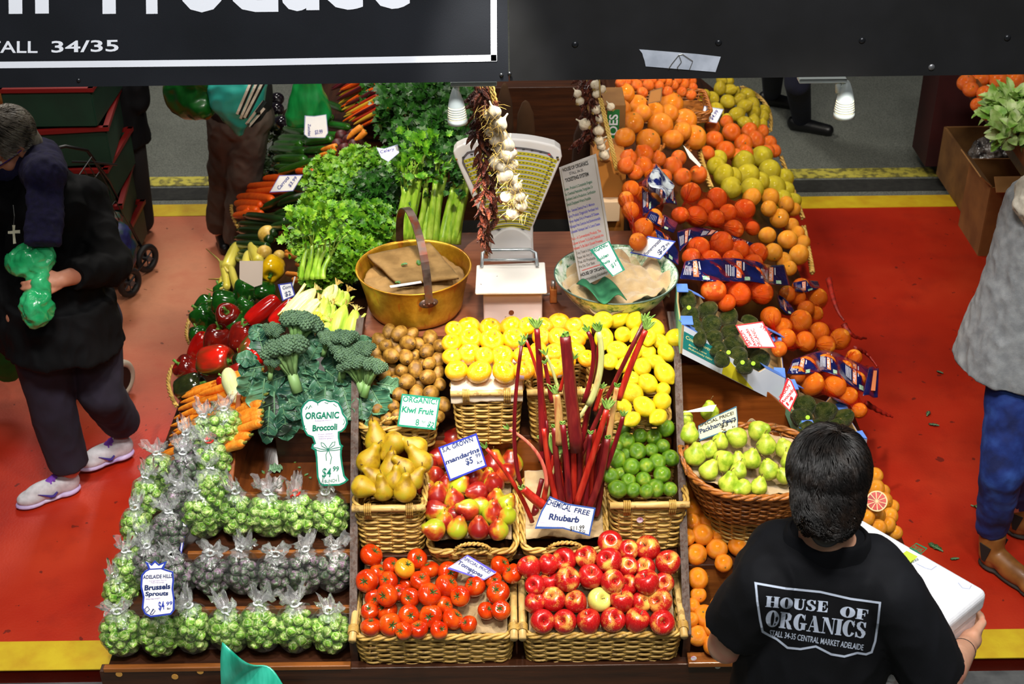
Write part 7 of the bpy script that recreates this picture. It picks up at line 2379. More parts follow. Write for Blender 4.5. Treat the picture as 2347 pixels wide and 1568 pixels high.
body=[('l',torso)]+hp+[('c',ML(0,-.005,1.44),.062,hc+V((0,0,-.05))-hf*.03,.056),('c',SL,.060,EL,.045),('c',EL,.043,EL.lerp(WL,.35),.042),('c',EL.lerp(WL,.35),.042,WL,.028),('c',SR,.060,ER,.045),('c',ER,.044,ER.lerp(WR,.35),.044),('c',ER.lerp(WR,.35),.044,WR,.029),('c',ML(-.10,0,1.39),.07,SL,.058),('c',ML(.10,0,1.39),.07,SR,.058)]
legs=[]
for sx in(-1,1):
 hpj,kn,an=ML(sx*.09,0,.90),ML(sx*.11,.02,.40),ML(sx*.12,-.01,GZ+.09)
 legs+=[('c',hpj,.090,kn,.058),('c',kn,.056,an,.040),('c',an,.040,an+fM*.12+V((0,0,-.05)),.034)]
fdR=(at_z(2262,1412,.97)-WR).normalized()
hR=hand(WR+fdR*.02,fdR+V((0,0,-.1)),V((-.75,.1,.25)),-1,1.0,(.35,.42,.5,.55),thumb=.5)
hL=hand(WL,(fM+rM*.5),V((0,0,1)),1,1.0,(.3,.35,.4,.45))
bodyo=blob('body',body+hR+hL+legs,.0052,3,SKIN,man)
eyes(HL,1,man,V(man.location))
sl_=lambda a,b,t:V(a).lerp(V(b),t)
g=.014
shirtp=[('l',[(c_,rx+g+.006*(i<3),ry+g+.008*(i<3),R_)for i,(c_,rx,ry,R_)in enumerate(torso[:7])]),('c',ML(-.10,0,1.39),.082,SL,.070),('c',ML(.10,0,1.39),.082,SR,.070),('f',SL,.070,sl_(SL,EL,.66),.080),('f',SR,.070,sl_(SR,ER,.84),.082),('e',ML(0,-.01,1.44),(.12,.085,.05),I3)]
shirt=blob('polo_shirt',shirtp,.0065,5,SHIRT,man,folds(7,.009,3))
mb=MB()
def colr(u,v):
 a=2*pi*u
 x,y=sin(a),-cos(a)
 r=.072+.006*v+.034*max(0,v-.45)
 z=1.448+.036*sin(pi*min(1,v*1.15))-.014*y-.03*max(0,v-.5)*2
 return ML(x*r*1.15,y*r-.004,z)-V(man.location)
mb.grid(colr,48,10,closed_u=True)
co=mb.build('collar',SHIRT,man,smooth=True);sm=co.modifiers.new('s','SOLIDIFY');sm.thickness=.003
trp=[('l',[(ML(0,0,.80),.165,.125,I3),(ML(0,-.005,.92),.172,.122,I3),(ML(0,-.01,1.0),.168,.118,I3)])]
for sx in(-1,1):
 hpj,kn,an=ML(sx*.09,0,.86),ML(sx*.11,.02,.40),ML(sx*.12,-.01,GZ+.08)
 trp+=[('c',hpj,.100,kn,.074),('f',kn,.074,an,.066)]
blob('trousers',trp,.010,4,PM('dark_work_trousers',(20,22,30),(28,30,40),scale=6,rough=.85,rnd=False),man,folds(6,.008,8))
for sx in(-1,1):
 an=ML(sx*.12,-.01,GZ+.05)
 blob('shoe',[('c',an-fM*.05+V((0,0,-.005)),.044,an+fM*.14+V((0,0,-.012)),.036)],.008,3,PM('black_shoe',(14,14,16),rough=.4),man)
hb=V(man.location)
capc=HL(0,-.018,.045)
capm=blob('hair',[('e',capc,(.073,.091,.083),HR),('e',HL(0,-.045,.015),(.071,.065,.083),HR),('e',HL(0,-.055,-.025),(.060,.054,.076),HR),('e',HL(0,-.060,-.080),(.040,.032,.042),HR)],.005,6,HAIRB,man,lambda c_,n_:.003*noise.noise(c_*40))
hh=hair('hair_strands',capc,HR,(.074,.092,.084),HAIRB,capm,V((0,0,0)),7000,.060,4,lambda u:(u.z>-.25 or u.y<.15)and not(u.y>.78 and u.z<.35)and not(abs(u.x)>.9 and u.z<-.15),.75,V((.18,-.35,.9)),.0011,.008)
hair('nape_strands',HL(0,-.050,-.012),HR,(.064,.058,.086),HAIRB,capm,V((0,0,0)),3200,.050,9,lambda u:u.y<.1 and u.z<.5,.6,V((0,-.1,1)),.0011,.007)
me=shirt.data
bv=BVHTree.FromPolygons([shirt.matrix_basis@v.co for v in me.vertices],[tuple(p.vertices)for p in me.polygons])
bpl_n=(CAM-ML(0,-.13,1.25)).normalized()
def SB_(x,y,e=.0016):
 d=ray(x,y);h=bv.ray_cast(CAM,d)
 p=h[0]if h[0]is not None else hit(x,y,ML(0,-.13,1.25),bpl_n)
 return p-d*e-hb
pr=MB()
fr_=[(1732,1337),(1800,1349),(1880,1357),(1950,1373),(2017,1382),(2012,1430),(2006,1470),(1998,1495),(1985,1500),(1965,1497),(1935,1505),(1905,1500),(1870,1482),(1835,1488),(1805,1485),(1780,1465),(1760,1455),(1748,1448),(1742,1420),(1736,1380)]
fd=[]
for i in range(len(fr_)):
 a,b=V(fr_[i]),V(fr_[(i+1)%len(fr_)]);n_=max(1,int((b-a).length/9))
 fd+=[tuple(a.lerp(b,k/n_))for k in range(n_)]
line_px(pr,fd,5.0,SB_,True)
def ell(cx,cy,rx,ry,n=36):return[(cx+rx*cos(2*pi*k/n),cy+ry*sin(2*pi*k/n))for k in range(n)]
def ringq(o,i):
 n=len(o);return[(o[k],o[(k+1)%n],i[(k+1)%n],i[k])for k in range(n)]
def rc(x0,y0,x1,y1):return[((x0,y0),(x1,y0),(x1,y1),(x0,y1))]
def glyph(c):
 t,sf=.30,.07
 if c=='H':return rc(.08,0,.40,1)+rc(.66,0,.98,1)+rc(.38,.45,.68,.53)+rc(0,0,.48,sf)+rc(0,1-sf,.48,1)+rc(.58,0,1.06,sf)+rc(.58,1-sf,1.06,1),1.06
 if c=='O':return ringq(ell(.5,.5,.5,.52),ell(.5,.5,.13,.43)),1.0
 if c=='U':return rc(.06,.3,.38,1)+rc(.70,.28,.80,1)+rc(0,1-sf,.46,1)+rc(.60,1-sf,.9,1)+[((.06,.3),(.38,.3),(.40,.14),(.46,-.02)),((.40,.14),(.46,-.02),(.70,.04),(.62,.1)),((.06,.3),(.46,-.02),(.2,.04),(.1,.14)),((.62,.1),(.70,.04),(.80,.28),(.70,.28))],.9
 if c=='S':return[((.06,.70),(.10,.90),(.34,1.02),(.36,.94)),((.06,.70),(.36,.94),(.34,.80),(.30,.72)),((.06,.70),(.30,.72),(.62,.46),(.26,.46)),((.10,.58),(.34,.66),(.78,.40),(.60,.30)),((.42,.36),(.60,.52),(.80,.30),(.66,.06)),((.50,.20),(.80,.30),(.66,.04),(.44,-.02)),((.44,-.02),(.66,.06),(.50,.10),(.40,.06)),((.34,.94),(.34,1.02),(.56,.98),(.52,.93)),((.52,.94),(.66,.66),(.74,.66),(.74,1.0)),((.04,0),(.12,.34),(.04,.34),(.04,.2)),((.04,0),(.12,.34),(.24,.08),(.14,.04)),((.14,.04),(.24,.1),(.44,.06),(.44,-.02))],.84
 if c=='E':return rc(.08,0,.40,1)+rc(0,0,.78,sf)+rc(0,1-sf,.76,1)+rc(.38,.46,.56,.53)+[((.56,.32),(.61,.32),(.61,.68),(.56,.68)),((.68,1),(.74,.62),(.78,.62),(.78,1)),((.70,0),(.76,.40),(.82,.40),(.80,0)),((.5,.0),(.7,.2),(.8,.2),(.8,0)),((.5,1),(.7,.84),(.78,.84),(.78,1))],.84
 if c=='F':return rc(.08,0,.40,1)+rc(0,0,.52,sf)+rc(0,1-sf,.76,1)+rc(.38,.46,.56,.53)+[((.56,.32),(.61,.32),(.61,.68),(.56,.68)),((.68,1),(.74,.62),(.78,.62),(.78,1)),((.5,1),(.7,.84),(.78,.84),(.78,1))],.8
 if c=='R':return rc(.08,0,.40,1)+rc(0,0,.5,sf)+rc(0,1-sf,.5,1)+[((.4,1),(.4,.94),(.52,.90),(.66,.98)),((.52,.90),(.66,.98),(.86,.84),(.56,.74)),((.56,.74),(.86,.84),(.82,.58),(.54,.58)),((.54,.58),(.82,.58),(.66,.48),(.4,.50)),((.42,.50),(.62,.50),(.86,.2),(.54,.26)),((.54,.26),(.86,.24),(.92,.06),(.60,.06)),((.60,.06),(.92,.08),(1.0,.0),(.70,-.02))],1.0
 if c=='G':return[q for q in ringq(ell(.48,.5,.48,.52),ell(.52,.5,.15,.43))if not(q[0][0]>.60 and.02<q[0][1]<.80)]+rc(.60,.06,.90,.44)+rc(.50,.40,1.0,.47)+[((.78,1.0),(.84,1.0),(.84,.64),(.78,.64)),((.64,.90),(.84,.74),(.84,.64),(.6,.86))],1.0
 if c=='A':return[((.34,1.0),(.58,1.0),(.94,0),(.60,0)),((.40,.92),(.46,.98),(.16,0),(.10,0))]+rc(.22,.30,.66,.37)+rc(0,0,.30,sf)+rc(.50,0,1.04,sf),1.04
 if c=='N':return[((.06,1),(.42,1),(.90,0),(.78,0))]+rc(.12,0,.18,1)+rc(.84,0,.90,1)+rc(0,0,.32,sf)+rc(0,1-sf,.3,1)+rc(.70,1-sf,1.02,1),1.02
 if c=='I':return rc(.08,0,.40,1)+rc(0,0,.48,sf)+rc(0,1-sf,.48,1),.48
 if c=='C':return[q for q in ringq(ell(.48,.5,.48,.52),ell(.54,.5,.17,.43))if not(q[0][0]>.70 and.20<q[0][1]<.72)]+[((.78,1.0),(.84,1.0),(.84,.62),(.78,.62)),((.64,.92),(.84,.74),(.84,.62),(.6,.86))],.92
 return[],.5
def fat(mb,word,a,b,h,surf,gap=.05):
 gs_=[glyph(c)for c in word]
 tot=sum(w for _,w in gs_)+gap*(len(word)-1)
 A,B=V(a),V(b);d=(B-A);u=d/tot;dn_=d.normalized();up=V((dn_.y,-dn_.x))*h
 x=0
 for qs,w in gs_:
  for q in qs:
   P=[A+u*(x+px_)+up*py_ for px_,py_ in q]
   nu=max(1,int(max((P[1]-P[0]).length,(P[2]-P[3]).length)/7));nv=max(1,int(max((P[3]-P[0]).length,(P[2]-P[1]).length)/7))
   mb.grid(lambda s_,t_:surf(*((P[0]*(1-s_)+P[1]*s_)*(1-t_)+(P[3]*(1-s_)+P[2]*s_)*t_)),nu+1,nv+1)
  x+=w+gap
fat(pr,'HOUSE',(1754,1391),(1897,1404),25,SB_)
fat(pr,'OF',(1924,1413),(1988,1422),24,SB_)
fat(pr,'ORGANICS',(1753,1435),(1984,1464),37,SB_,.03)
text_px(pr,'STALL 34-35 CENTRAL MARKET ADELAIDE',(1763,1457),(1978,1491),13,SB_,.012,0,dense=True)
pr.build('back_print',PRINT,shirt.parent)
mb=MB();cdir=(WR-ER).normalized();u_=cdir.orthogonal().normalized();v_=cdir.cross(u_)
cc=WR-cdir*.03-hb
mb.tube([cc+(u_*cos(a)+v_*sin(a))*.0315 for a in[k*pi/12 for k in range(24)]],.0012,5,True)
mb.build('wrist_cord',PM('black_cord',(20,16,14),rough=.7),man)
FOAM=PM('white_polystyrene',(236,238,244),(244,246,250),scale=60,rough=.55,bump=.15,bscale=220,rnd=False)
zb_=1.10
A=at_z(1960,1176,zb_);Bc_=at_z(2268,1352,zb_);Cc=at_z(2166,1462,zb_)
ux=(Bc_-A);LX=ux.length;ux.normalize()
uy=V((-ux.y,ux.x,0))
if uy.y>0:uy=-uy
LYv=.40
foam=empty('foam_box',A+ux*LX/2+uy*LYv/2+V((0,0,-.30)))
foam.rotation_euler=(0,0,atan2(ux.y,ux.x))
mb=MB();mb.box((0,0,.115),(LX-.016,LYv-.016,.23));o=mb.build('box_body',FOAM,foam);bevel(o,.018,4)
mb=MB();mb.box((0,0,.266),(LX,LYv,.068));ld=mb.build('lid',FOAM,foam);bevel(ld,.020,5)
zl=.3005
fb_=MB()
LCL=Matrix.Translation(-V(foam.location))
inv=(Matrix.Translation(V(foam.location))@Euler((0,0,atan2(ux.y,ux.x))).to_matrix().to_4x4()).inverted()
SFo=lambda x,y,e=.0006:inv@(at_z(x,y,foam.location.z+zl)+V((0,0,e)))
mb=MB();line_px(mb,[(2086,1256),(2100,1246),(2124,1258),(2111,1270)],2.2,SFo,True);text_px(mb,'ORGANIC',(2092,1258),(2113,1268),9,SFo,.02)
mb.build('green_stamp',PM('green_stamp',(20,128,84),rough=.6),ld)
mb=MB();mb.add([SFo(*p)for p in((2055,1278),(2078,1263),(2103,1276),(2088,1292))],[(0,1,2,3)]);mb.build('lime_label',PM('lime_label',(206,226,70),rough=.6),ld)
mb=MB()
text_px(mb,'NESS',(2084,1294),(2106,1284),5,SFo,.01)
mb.build('grey_stamp',PM('grey_stamp',(90,110,110),rough=.6),ld)
mb=MB()
for pts in([(2043,1252),(2054,1258),(2058,1266)],[(2052,1258),(2064,1262)],[(2196,1336),(2206,1348),(2222,1350),(2226,1342)],[(2100,1292),(2120,1302),(2134,1306),(2146,1298)]):
 mb.tube([SFo(*p,e=.0002)for p in pts],.0011,5)
tagit(foam,'white polystyrene foam box with green stamp carried by the man','box')
mb.build('moulded_marks',PM('foam_groove',(190,198,222),rough=.6),ld)
COATB=PM('black_quilted_coat',(4,4,6),(8,8,11),scale=5,rough=.8,spec=.2,bump=.3,bscale=40,rnd=False)
NAVS=PM('navy_scarf',(14,10,46),(24,18,64),scale=60,rough=.9,rnd=False,bump=.4,bscale=220)
PURT=PM('dark_purple_trousers',(26,22,36),(36,30,48),scale=8,rough=.9,rnd=False)
SHW=PM('pale_grey_sneaker',(190,186,190),(212,208,212),scale=40,rough=.6,rnd=False)
SHP=PM('purple_lace',(112,52,170),(130,66,190),scale=30,rough=.6,rnd=False)
SHL=PM('lilac_sole',(170,140,200),(220,210,226),scale=6,rough=.5,rnd=False)
fA=at_z(165,1098,.06);tA=at_z(55,1148,.03)
fB=at_z(285,1010,.09);tB=at_z(200,1066,.03)
wc=(fA+fB)/2
wom=empty('person',(wc.x,wc.y,0))
tagit(wom,'grey-haired woman in black coat and purple sneakers holding a green plastic bag','person')
wb=V(wom.location)
hw=at_z(20,335,1.46)
fW=V((-.62,-.62,0)).normalized();hfW=(fW+V((0,0,-.55))).normalized()
hpW,HLW,HRW=head_parts(hw,hfW,V((-.1,-.1,1)),.98)
RW=Matrix.Rotation(atan2(fW.y,fW.x)-pi/2,3,'Z')
cB=V((wb.x,wb.y,0))
def at_col(px_,z,py_=None):return at_z(px_,py_,z)
ch=at_z(115,505,1.17);hpW_=at_z(140,705,.86);hem=at_z(150,795,.70)
neckW=at_z(60,372,1.37)
shR=at_z(195,455,1.24);shL_=at_z(-60,480,1.22)
elR=at_z(250,610,1.04);wrR=at_z(142,640,1.10)
elL=at_z(-50,690,.95);wrL=at_z(-60,760,.80)
hipR,hipL=hpW_+V((.09,.06,0)),hpW_+V((-.09,-.06,0))
knA=at_z(118,930,.45);knB=at_z(232,900,.47)
anA=fA+V((0,0,.05));anB=fB+V((0,0,.06))
bw=[('e',ch,(.17,.13,.19),RW),('e',hpW_,(.17,.14,.16),RW),('c',ch,.13,hpW_,.14),('c',neckW,.055,hw+V((0,0,-.06)),.05),('c',ch+V((0,0,.08)),.08,neckW,.055),('c',shR,.06,elR,.045),('c',elR,.043,wrR,.03),('c',shL_,.06,elL,.045),('c',elL,.04,wrL,.03),('c',ch+V((0,0,.05)),.08,shR,.055),('c',ch+V((0,0,.05)),.08,shL_,.055),('c',hipR,.10,knB,.065),('c',knB,.06,anB,.04),('c',hipL,.10,knA,.065),('c',knA,.06,anA,.04)]+hpW
hdir=(at_z(84,662,1.10)-wrR).normalized()
bw+=hand(wrR,hdir,V((.1,.9,-.2)),-1,.92,(.55,.6,.65,.7),thumb=.7)
blob('body',bw,.0055,3,SKINP,wom)
eyes(HLW,.98,wom,wb)
cp=[('e',ch,(.205,.165,.22),RW),('c',ch,.165,hpW_,.19),('c',at_z(62,540,1.10),.14,at_z(72,730,.80),.17),('f',hpW_+V((0,0,.05)),.20,hem,.225),('c',shR,.085,elR,.078),('f',elR,.078,elR.lerp(wrR,.80),.058),('c',elR,.078,elR.lerp(wrR,.4),.068),('c',shL_,.085,elL,.075),('f',elL,.072,elL.lerp(wrL,.85),.055),('c',ch+V((0,0,.06)),.14,shR,.09),('c',ch+V((0,0,.06)),.14,shL_,.09),('c',ch+V((0,0,.10)),.11,neckW+V((0,0,-.04)),.07)]
blob('coat',cp,.009,5,COATB,wom,folds(8,.016,5,(1,1,1.6)))
sc1,sc2=at_z(104,405,1.40),at_z(100,560,1.25)
blob('scarf',[('c',neckW+V((-.03,-.03,.01)),.095,at_z(75,395,1.35),.075),('f',sc1,.072,sc2,.062,.40,tuple(CAM-sc1)),('c',neckW+V((.04,.03,0)),.085,sc1,.08)],.008,4,NAVS,wom,folds(14,.010,2))
trw=[('c',hipR+V((0,0,-.08)),.115,knB,.088),('f',knB,.088,anB+V((0,0,.03)),.078),('c',knB,.088,knB+V((0,0,.01)),.088),('c',hipL+V((0,0,-.08)),.115,knA,.088),('f',knA,.088,anA+V((0,0,.03)),.078),('e',hpW_+V((0,0,-.06)),(.17,.15,.14),RW)]
blob('trousers',trw,.009,4,PURT,wom,folds(7,.008,9))
for hl,to,nm_ in((fA,tA,'a'),(fB,tB,'b')):
 d=(to-hl);d.z=0;Ls=d.length;d.normalize();sd_=V((-d.y,d.x,0))
 rot_=Matrix((sd_,d,V((0,0,1)))).transposed()
 g0=V((hl.x,hl.y,.0));zl_=.0 if nm_=='a'else.012
 P=lambda x,y,z:g0+sd_*x+d*(y*Ls)+V((0,0,z+zl_))
 so=blob('shoe',[('e',P(0,.12,.055),(.037,.055,.055),rot_),('e',P(0,.5,.05),(.040,.10,.042),rot_),('e',P(0,.82,.036),(.042,.065,.032),rot_),('c',P(0,.1,.07),.036,P(0,.5,.055),.036),('c',P(0,.5,.05),.038,P(0,.85,.036),.032)],.006,3,SHW,wom)
 blob('sole',[('e',P(0,.14,.016),(.043,.058,.018),rot_),('e',P(0,.52,.014),(.038,.11,.014),rot_),('e',P(0,.84,.014),(.046,.07,.016),rot_)],.006,2,SHL,so)
 lm=MB()
 for k in range(6):
  y=.34+.07*k;zz=.104-.0085*k
  lm.tube([P(-.024,y,zz-.012),P(0,y+.01,zz),P(.024,y+.02,zz-.012)],.0042,6)
 lm.grid(lambda u,v:P(-.020+.04*u,.28+.42*v,.103-.042*v+.012*sin(pi*u)),6,8)
 lm.build('laces',SHP,so,smooth=True)
 sw_=MB()
 for sx in(-1,1):
  sw_.tube([P(sx*.041,.36,.050),P(sx*.044,.44,.038),P(sx*.045,.5,.040),P(sx*.040,.74,.066)],[.004,.006,.006,.001],6)
 sw_.build('side_mark',PM('navy_side_mark',(60,40,130),rough=.5),so)
cpw=HLW(0,-.02,.045)
cg=blob('hair',[('e',cpw,(.086,.102,.092),HRW),('e',HLW(0,-.06,-.02),(.074,.055,.08),HRW)],.007,3,HAIRG,wom,lambda c_,n_:.006*noise.noise(c_*30))
hair('hair_strands',cpw,HRW,(.088,.104,.094),HAIRG,cg,V((0,0,0)),3600,.05,14,lambda u:(u.z>-.35 or u.y<.1)and not(u.y>.70 and u.z<.45)and not(abs(u.x)>.88 and u.z<-.1),.5,V((0,-.2,.9)),.0013,.004)
mb=MB()
for sx in(-1,1):
 mb.tube([HLW(sx*.031+.024*cos(a),.096,-.002+.017*sin(a))-wb for a in[k*pi/10 for k in range(20)]],.0018,6,True)
 mb.tube([HLW(sx*.055,.095,.004)-wb,HLW(sx*.078,.05,.006)-wb,HLW(sx*.084,-.01,.002)-wb],.0022,6)
mb.tube([HLW(-.008,.1,.0)-wb,HLW(.008,.1,.0)-wb],.0018,6)
mb.build('glasses',PM('purple_glasses',(60,20,130),rough=.25),wom,smooth=True)
cpx=at_z(31,535,1.12)+fW*.02
cz=empty('cross_pendant',at_z(31,535,1.28));n0=(CAM-V(cz.location)).normalized()
S3=lambda x,y,e=0:hit(x,y,V(cz.location),n0)+n0*e-V(cz.location)
mb=MB();mb.prism([S3(*p)for p in((28,516),(35,516),(34,528),(46,527),(46,535),(34,535),(37,558),(30,559),(29,536),(18,536),(18,530),(29,529))],n0*.004)
mb.build('cross',PM('bone_cross',(206,200,160),(226,222,190),scale=60,rough=.4),cz,fix=True)
mb=MB();mb.tube([S3(31,518,.003),S3(33,496,.0),S3(30,470,-.01)],.0012,5);mb.build('chain',PM('steel_chain',(150,150,146),rough=.3,metal=.8),cz)
tagit(cz,'pale cross pendant on a chain on the woman in black','pendant')
EMB=PM('emerald_plastic',(16,120,66),(36,170,100),(70,200,130),scale=8,rough=.25,coat=.4,bump=.6,bscale=30,bdist=.006)
def crumple(name,parts,mat,label,cat='plastic bag',vox=.007,amp=.012,sc_=22):
 o=blob(name,parts,vox,2,mat,None,lambda c_,n_:amp*(noise.noise(c_*sc_)+.7*(1-2*abs(noise.noise(c_*sc_*1.7+V((4,4,4)))))))
 tagit(o,label,cat);return o
b1,b2=at_z(73,608,1.15),at_z(84,705,1.03)
bh_=wrR.lerp(at_z(84,662,1.10),.8)
crumple('plastic_bag',[('e',b1+V((0,0,.02)),(.085,.07,.055),Matrix.Identity(3)),('c',b1,.045,bh_,.028),('c',bh_,.028,b2,.045),('e',b2,(.055,.055,.07),Matrix.Identity(3))],EMB,'crumpled emerald plastic bag held in the hand of the woman in black')
gbp=at_z(8,790,.30)
GRNB=PM('green_cloth_bag',(18,96,26),(28,128,36),scale=6,rough=.75,rnd=False)
crumple('shopping_bag',[('e',at_z(0,790,.34),(.12,.09,.18),Matrix.Identity(3)),('e',at_z(135,800,.34)+V((0,.12,-.05)),(.09,.06,.16),Matrix.Identity(3))],GRNB,'green cloth shopping bag hanging behind the woman in black','shopping bag',.01,.01,10)
GCO=PM('grey_wool_coat',(132,135,138),(156,159,161),scale=30,rough=.95,rnd=False,bump=.5,bscale=300,bdist=.002)
JEAN=PM('blue_jeans',(8,24,78),(18,44,116),(40,74,150),scale=9,rough=.85,rnd=False,bump=.4,bscale=160)
BOOT=PM('tan_leather_boot',(120,74,30),(164,108,50),scale=10,rough=.5,rnd=False,coat=.1)
f1=at_z(2262,1262,.06);t1=at_z(2372,1352,.03)
f2=at_z(2322,1190,.06);t2=at_z(2420,1242,.03)
wr=empty('person',(f1 .x+.06,f1 .y+.05,0))
tagit(wr,'person in a flared grey wool coat, blue jeans and tan boots at the right edge','person')
wrb=V(wr.location)
kn1=at_z(2296,1085,.47);kn2=at_z(2345,1050,.47)
RY=4.10
def RX(px_,z):return at_z(px_,proj((0,RY,z))[1]-(px_-1173)*.0126,z)
hpr=RX(2348,.88);chr_=RX(2400,1.30);nkr=RX(2462,1.50)
blob('body',[('c',hpr,.11,chr_,.11),('c',chr_,.09,nkr,.055),('c',nkr,.055,nkr+V((0,0,.1)),.055)]+head_parts(nkr+V((0,0,.20)),V((-.3,.9,-.2)),V((0,0,1)))[0]+[('c',hpr,.10,kn1,.065),('c',kn1,.058,f1+V((0,0,.06)),.04),('c',hpr,.10,kn2,.065),('c',kn2,.058,f2+V((0,0,.06)),.04),('c',chr_+V((0,0,.12)),.08,chr_+V((.14,0,.10)),.05),('c',chr_+V((.14,0,.10)),.045,chr_+V((.20,0,-.15)),.04),('c',chr_+V((.20,0,-.15)),.035,chr_+V((.22,-.05,-.38)),.028)]+hand(chr_+V((.22,-.05,-.38)),V((0,0,-1)),V((-1,0,0)),1,.9),.007,3,SKIN,wr)
hemc=at_z(2352,900,.66)
RI=Matrix.Identity(3)
def ringW(px0,px1,z,dep):
 a,b=RX(px0,z),RX(px1,z)
 return((a+b)/2,(b-a).length/2,dep,RI)
coatr=[ringW(2192,2520,.78,.22),ringW(2216,2510,.90,.20),ringW(2250,2490,1.05,.17),ringW(2276,2480,1.20,.15),ringW(2295,2475,1.35,.14),ringW(2312,2470,1.45,.12),ringW(2372,2500,1.52,.08)]
blob('coat',[('l',coatr),('c',chr_+V((.14,0,.10)),.075,chr_+V((.20,0,-.15)),.065),('f',chr_+V((.20,0,-.15)),.062,chr_+V((.215,-.04,-.34)),.05)],.009,5,GCO,wr,folds(9,.014,4,(1,1,.15)))
blob('scarf',[('c',RX(2338,1.50)+V((0,-.08,0)),.045,RX(2440,1.50),.065),('c',RX(2330,1.47)+V((0,-.10,0)),.042,RX(2350,1.40)+V((0,-.15,0)),.030)],.008,4,PM('cream_knit_scarf',(180,172,156),(206,198,182),scale=40,rough=.95,rnd=False,bump=.6,bscale=120),wr,folds(20,.016,7))
blob('hair',[('e',nkr+V((0,-.01,.245)),(.088,.098,.085),RI),('e',nkr+V((.02,-.06,.15)),(.075,.05,.11),RI)],.008,3,PM('brown_hair',(50,30,18),(76,50,30),scale=30,rough=.45),wr,lambda c_,n_:.006*noise.noise(c_*30))
blob('jeans',[('c',hpr,.12,kn1,.078),('f',kn1,.076,f1+V((0,0,.10)),.058),('c',kn1,.076,kn1+V((0,0,.01)),.076),('c',hpr,.12,kn2,.078),('f',kn2,.076,f2+V((0,0,.10)),.058)],.008,4,JEAN,wr,folds(14,.005,3,(1,1,1.5)))
for hl,to in((f1,t1),(f2,t2)):
 d=(to-hl);d.z=0;Ls=d.length;d.normalize();sd_=V((-d.y,d.x,0));rot_=Matrix((sd_,d,V((0,0,1)))).transposed();g0=V((hl.x,hl.y,0))
 P=lambda x,y,z:g0+sd_*x+d*(y*.25)+V((0,0,z))
 so=blob('boot',[('f',P(0,.08,.05),.044,P(0,.03,.155),.050),('e',P(0,.10,.05),(.038,.05,.05),rot_),('e',P(0,.5,.045),(.038,.09,.045),rot_),('e',P(0,.84,.032),(.040,.062,.030),rot_),('c',P(0,.1,.07),.040,P(0,.55,.05),.036)],.006,3,BOOT,wr)
 blob('sole',[('e',P(0,.12,.010),(.040,.055,.012),rot_),('e',P(0,.52,.010),(.038,.11,.010),rot_),('e',P(0,.86,.010),(.043,.066,.010),rot_)],.006,2,PM('dark_boot_sole',(40,28,18),rough=.7),so)
 eg=MB();
 for sx in(-1,1):eg.prism([P(sx*.047,-.02,.12),P(sx*.047,.18,.12),P(sx*.045,.12,.05),P(sx*.045,.06,.05)],sd_*(.004*sx))
 eg.build('elastic_gusset',PM('dark_elastic',(30,22,16),rough=.9),so,fix=True)
BEI=PM('taupe_trousers',(72,60,52),(94,80,70),scale=7,rough=.9,rnd=False)
fo=at_z(560,590,.04)
a_=at_z(545,560,.08);k_=at_z(560,420,.46);h_=at_z(548,262,.86)
bs=empty('person',(a_.x,a_.y,0));tagit(bs,'shopper in taupe trousers at the far left counter, upper body behind the sign','person')
up_=h_+V((0,.05,.40))
k2_=k_+V((-.12,.10,0));a2_=a_+V((-.12,.16,0))
blob('body',[('c',h_,.13,up_,.14),('c',up_,.12,up_+V((0,0,.2)),.07),('c',h_,.10,k_,.065),('c',k_,.06,a_,.04),('c',h_,.10,k2_,.065),('c',k2_,.06,a2_,.04),('c',up_+V((-.2,0,.08)),.05,up_+V((-.27,.02,-.10)),.04),('c',up_+V((-.27,.02,-.10)),.04,up_+V((-.22,-.12,.12)),.03),('c',up_+V((.2,0,.08)),.05,up_+V((.27,0,-.10)),.04),('c',up_+V((.27,0,-.10)),.04,up_+V((.24,-.12,.12)),.03),('c',up_+V((0,0,.05)),.12,up_+V((-.2,0,.05)),.05),('c',up_+V((0,0,.05)),.12,up_+V((.2,0,.05)),.05)]+head_parts(up_+V((.02,-.03,.38)),V((.5,-.6,-.4)),V((0,0,1)))[0]+hand(up_+V((-.22,-.12,.12)),V((0,-.6,1)),V((0,0,-1)),1,.9)+hand(up_+V((.24,-.12,.12)),V((0,-.6,1)),V((0,0,-1)),-1,.9),.009,3,SKIN,bs)
blob('trousers',[('e',h_,(.17,.14,.15),RI),('c',h_+V((.03,0,-.04)),.115,k_,.088),('f',k_,.088,a_+V((0,0,.02)),.070),('c',k_,.088,k_+V((0,0,.01)),.088),('c',h_+V((-.05,0,-.04)),.115,k2_,.085),('f',k2_,.085,a2_+V((0,0,.02)),.07)],.010,4,BEI,bs,folds(9,.012,6,(1,1,1)))
blob('jacket',[('c',h_+V((0,0,.10)),.175,up_,.18),('c',up_+V((-.2,0,.08)),.07,up_+V((-.27,.02,-.10)),.055),('c',up_+V((-.27,.02,-.10)),.055,up_+V((-.225,-.10,.10)),.045),('c',up_+V((.2,0,.08)),.07,up_+V((.27,0,-.10)),.055),('c',up_+V((.27,0,-.10)),.055,up_+V((.24,-.10,.10)),.045),('c',up_,.15,up_+V((0,0,.18)),.08)],.012,4,PM('black_jacket',(8,8,9),rough=.85),bs,folds(8,.012,2))
for q_ in(a_,a2_):
 blob('shoe',[('c',V((q_.x,q_.y+.03,.045)),.042,V((q_.x+.04,q_.y-.12,.036)),.035)],.008,3,PM('black_shoe',(14,14,16)),bs)
TEALB=PM('teal_plastic',(24,130,122),(60,184,172),scale=4,rough=.35,rnd=False)
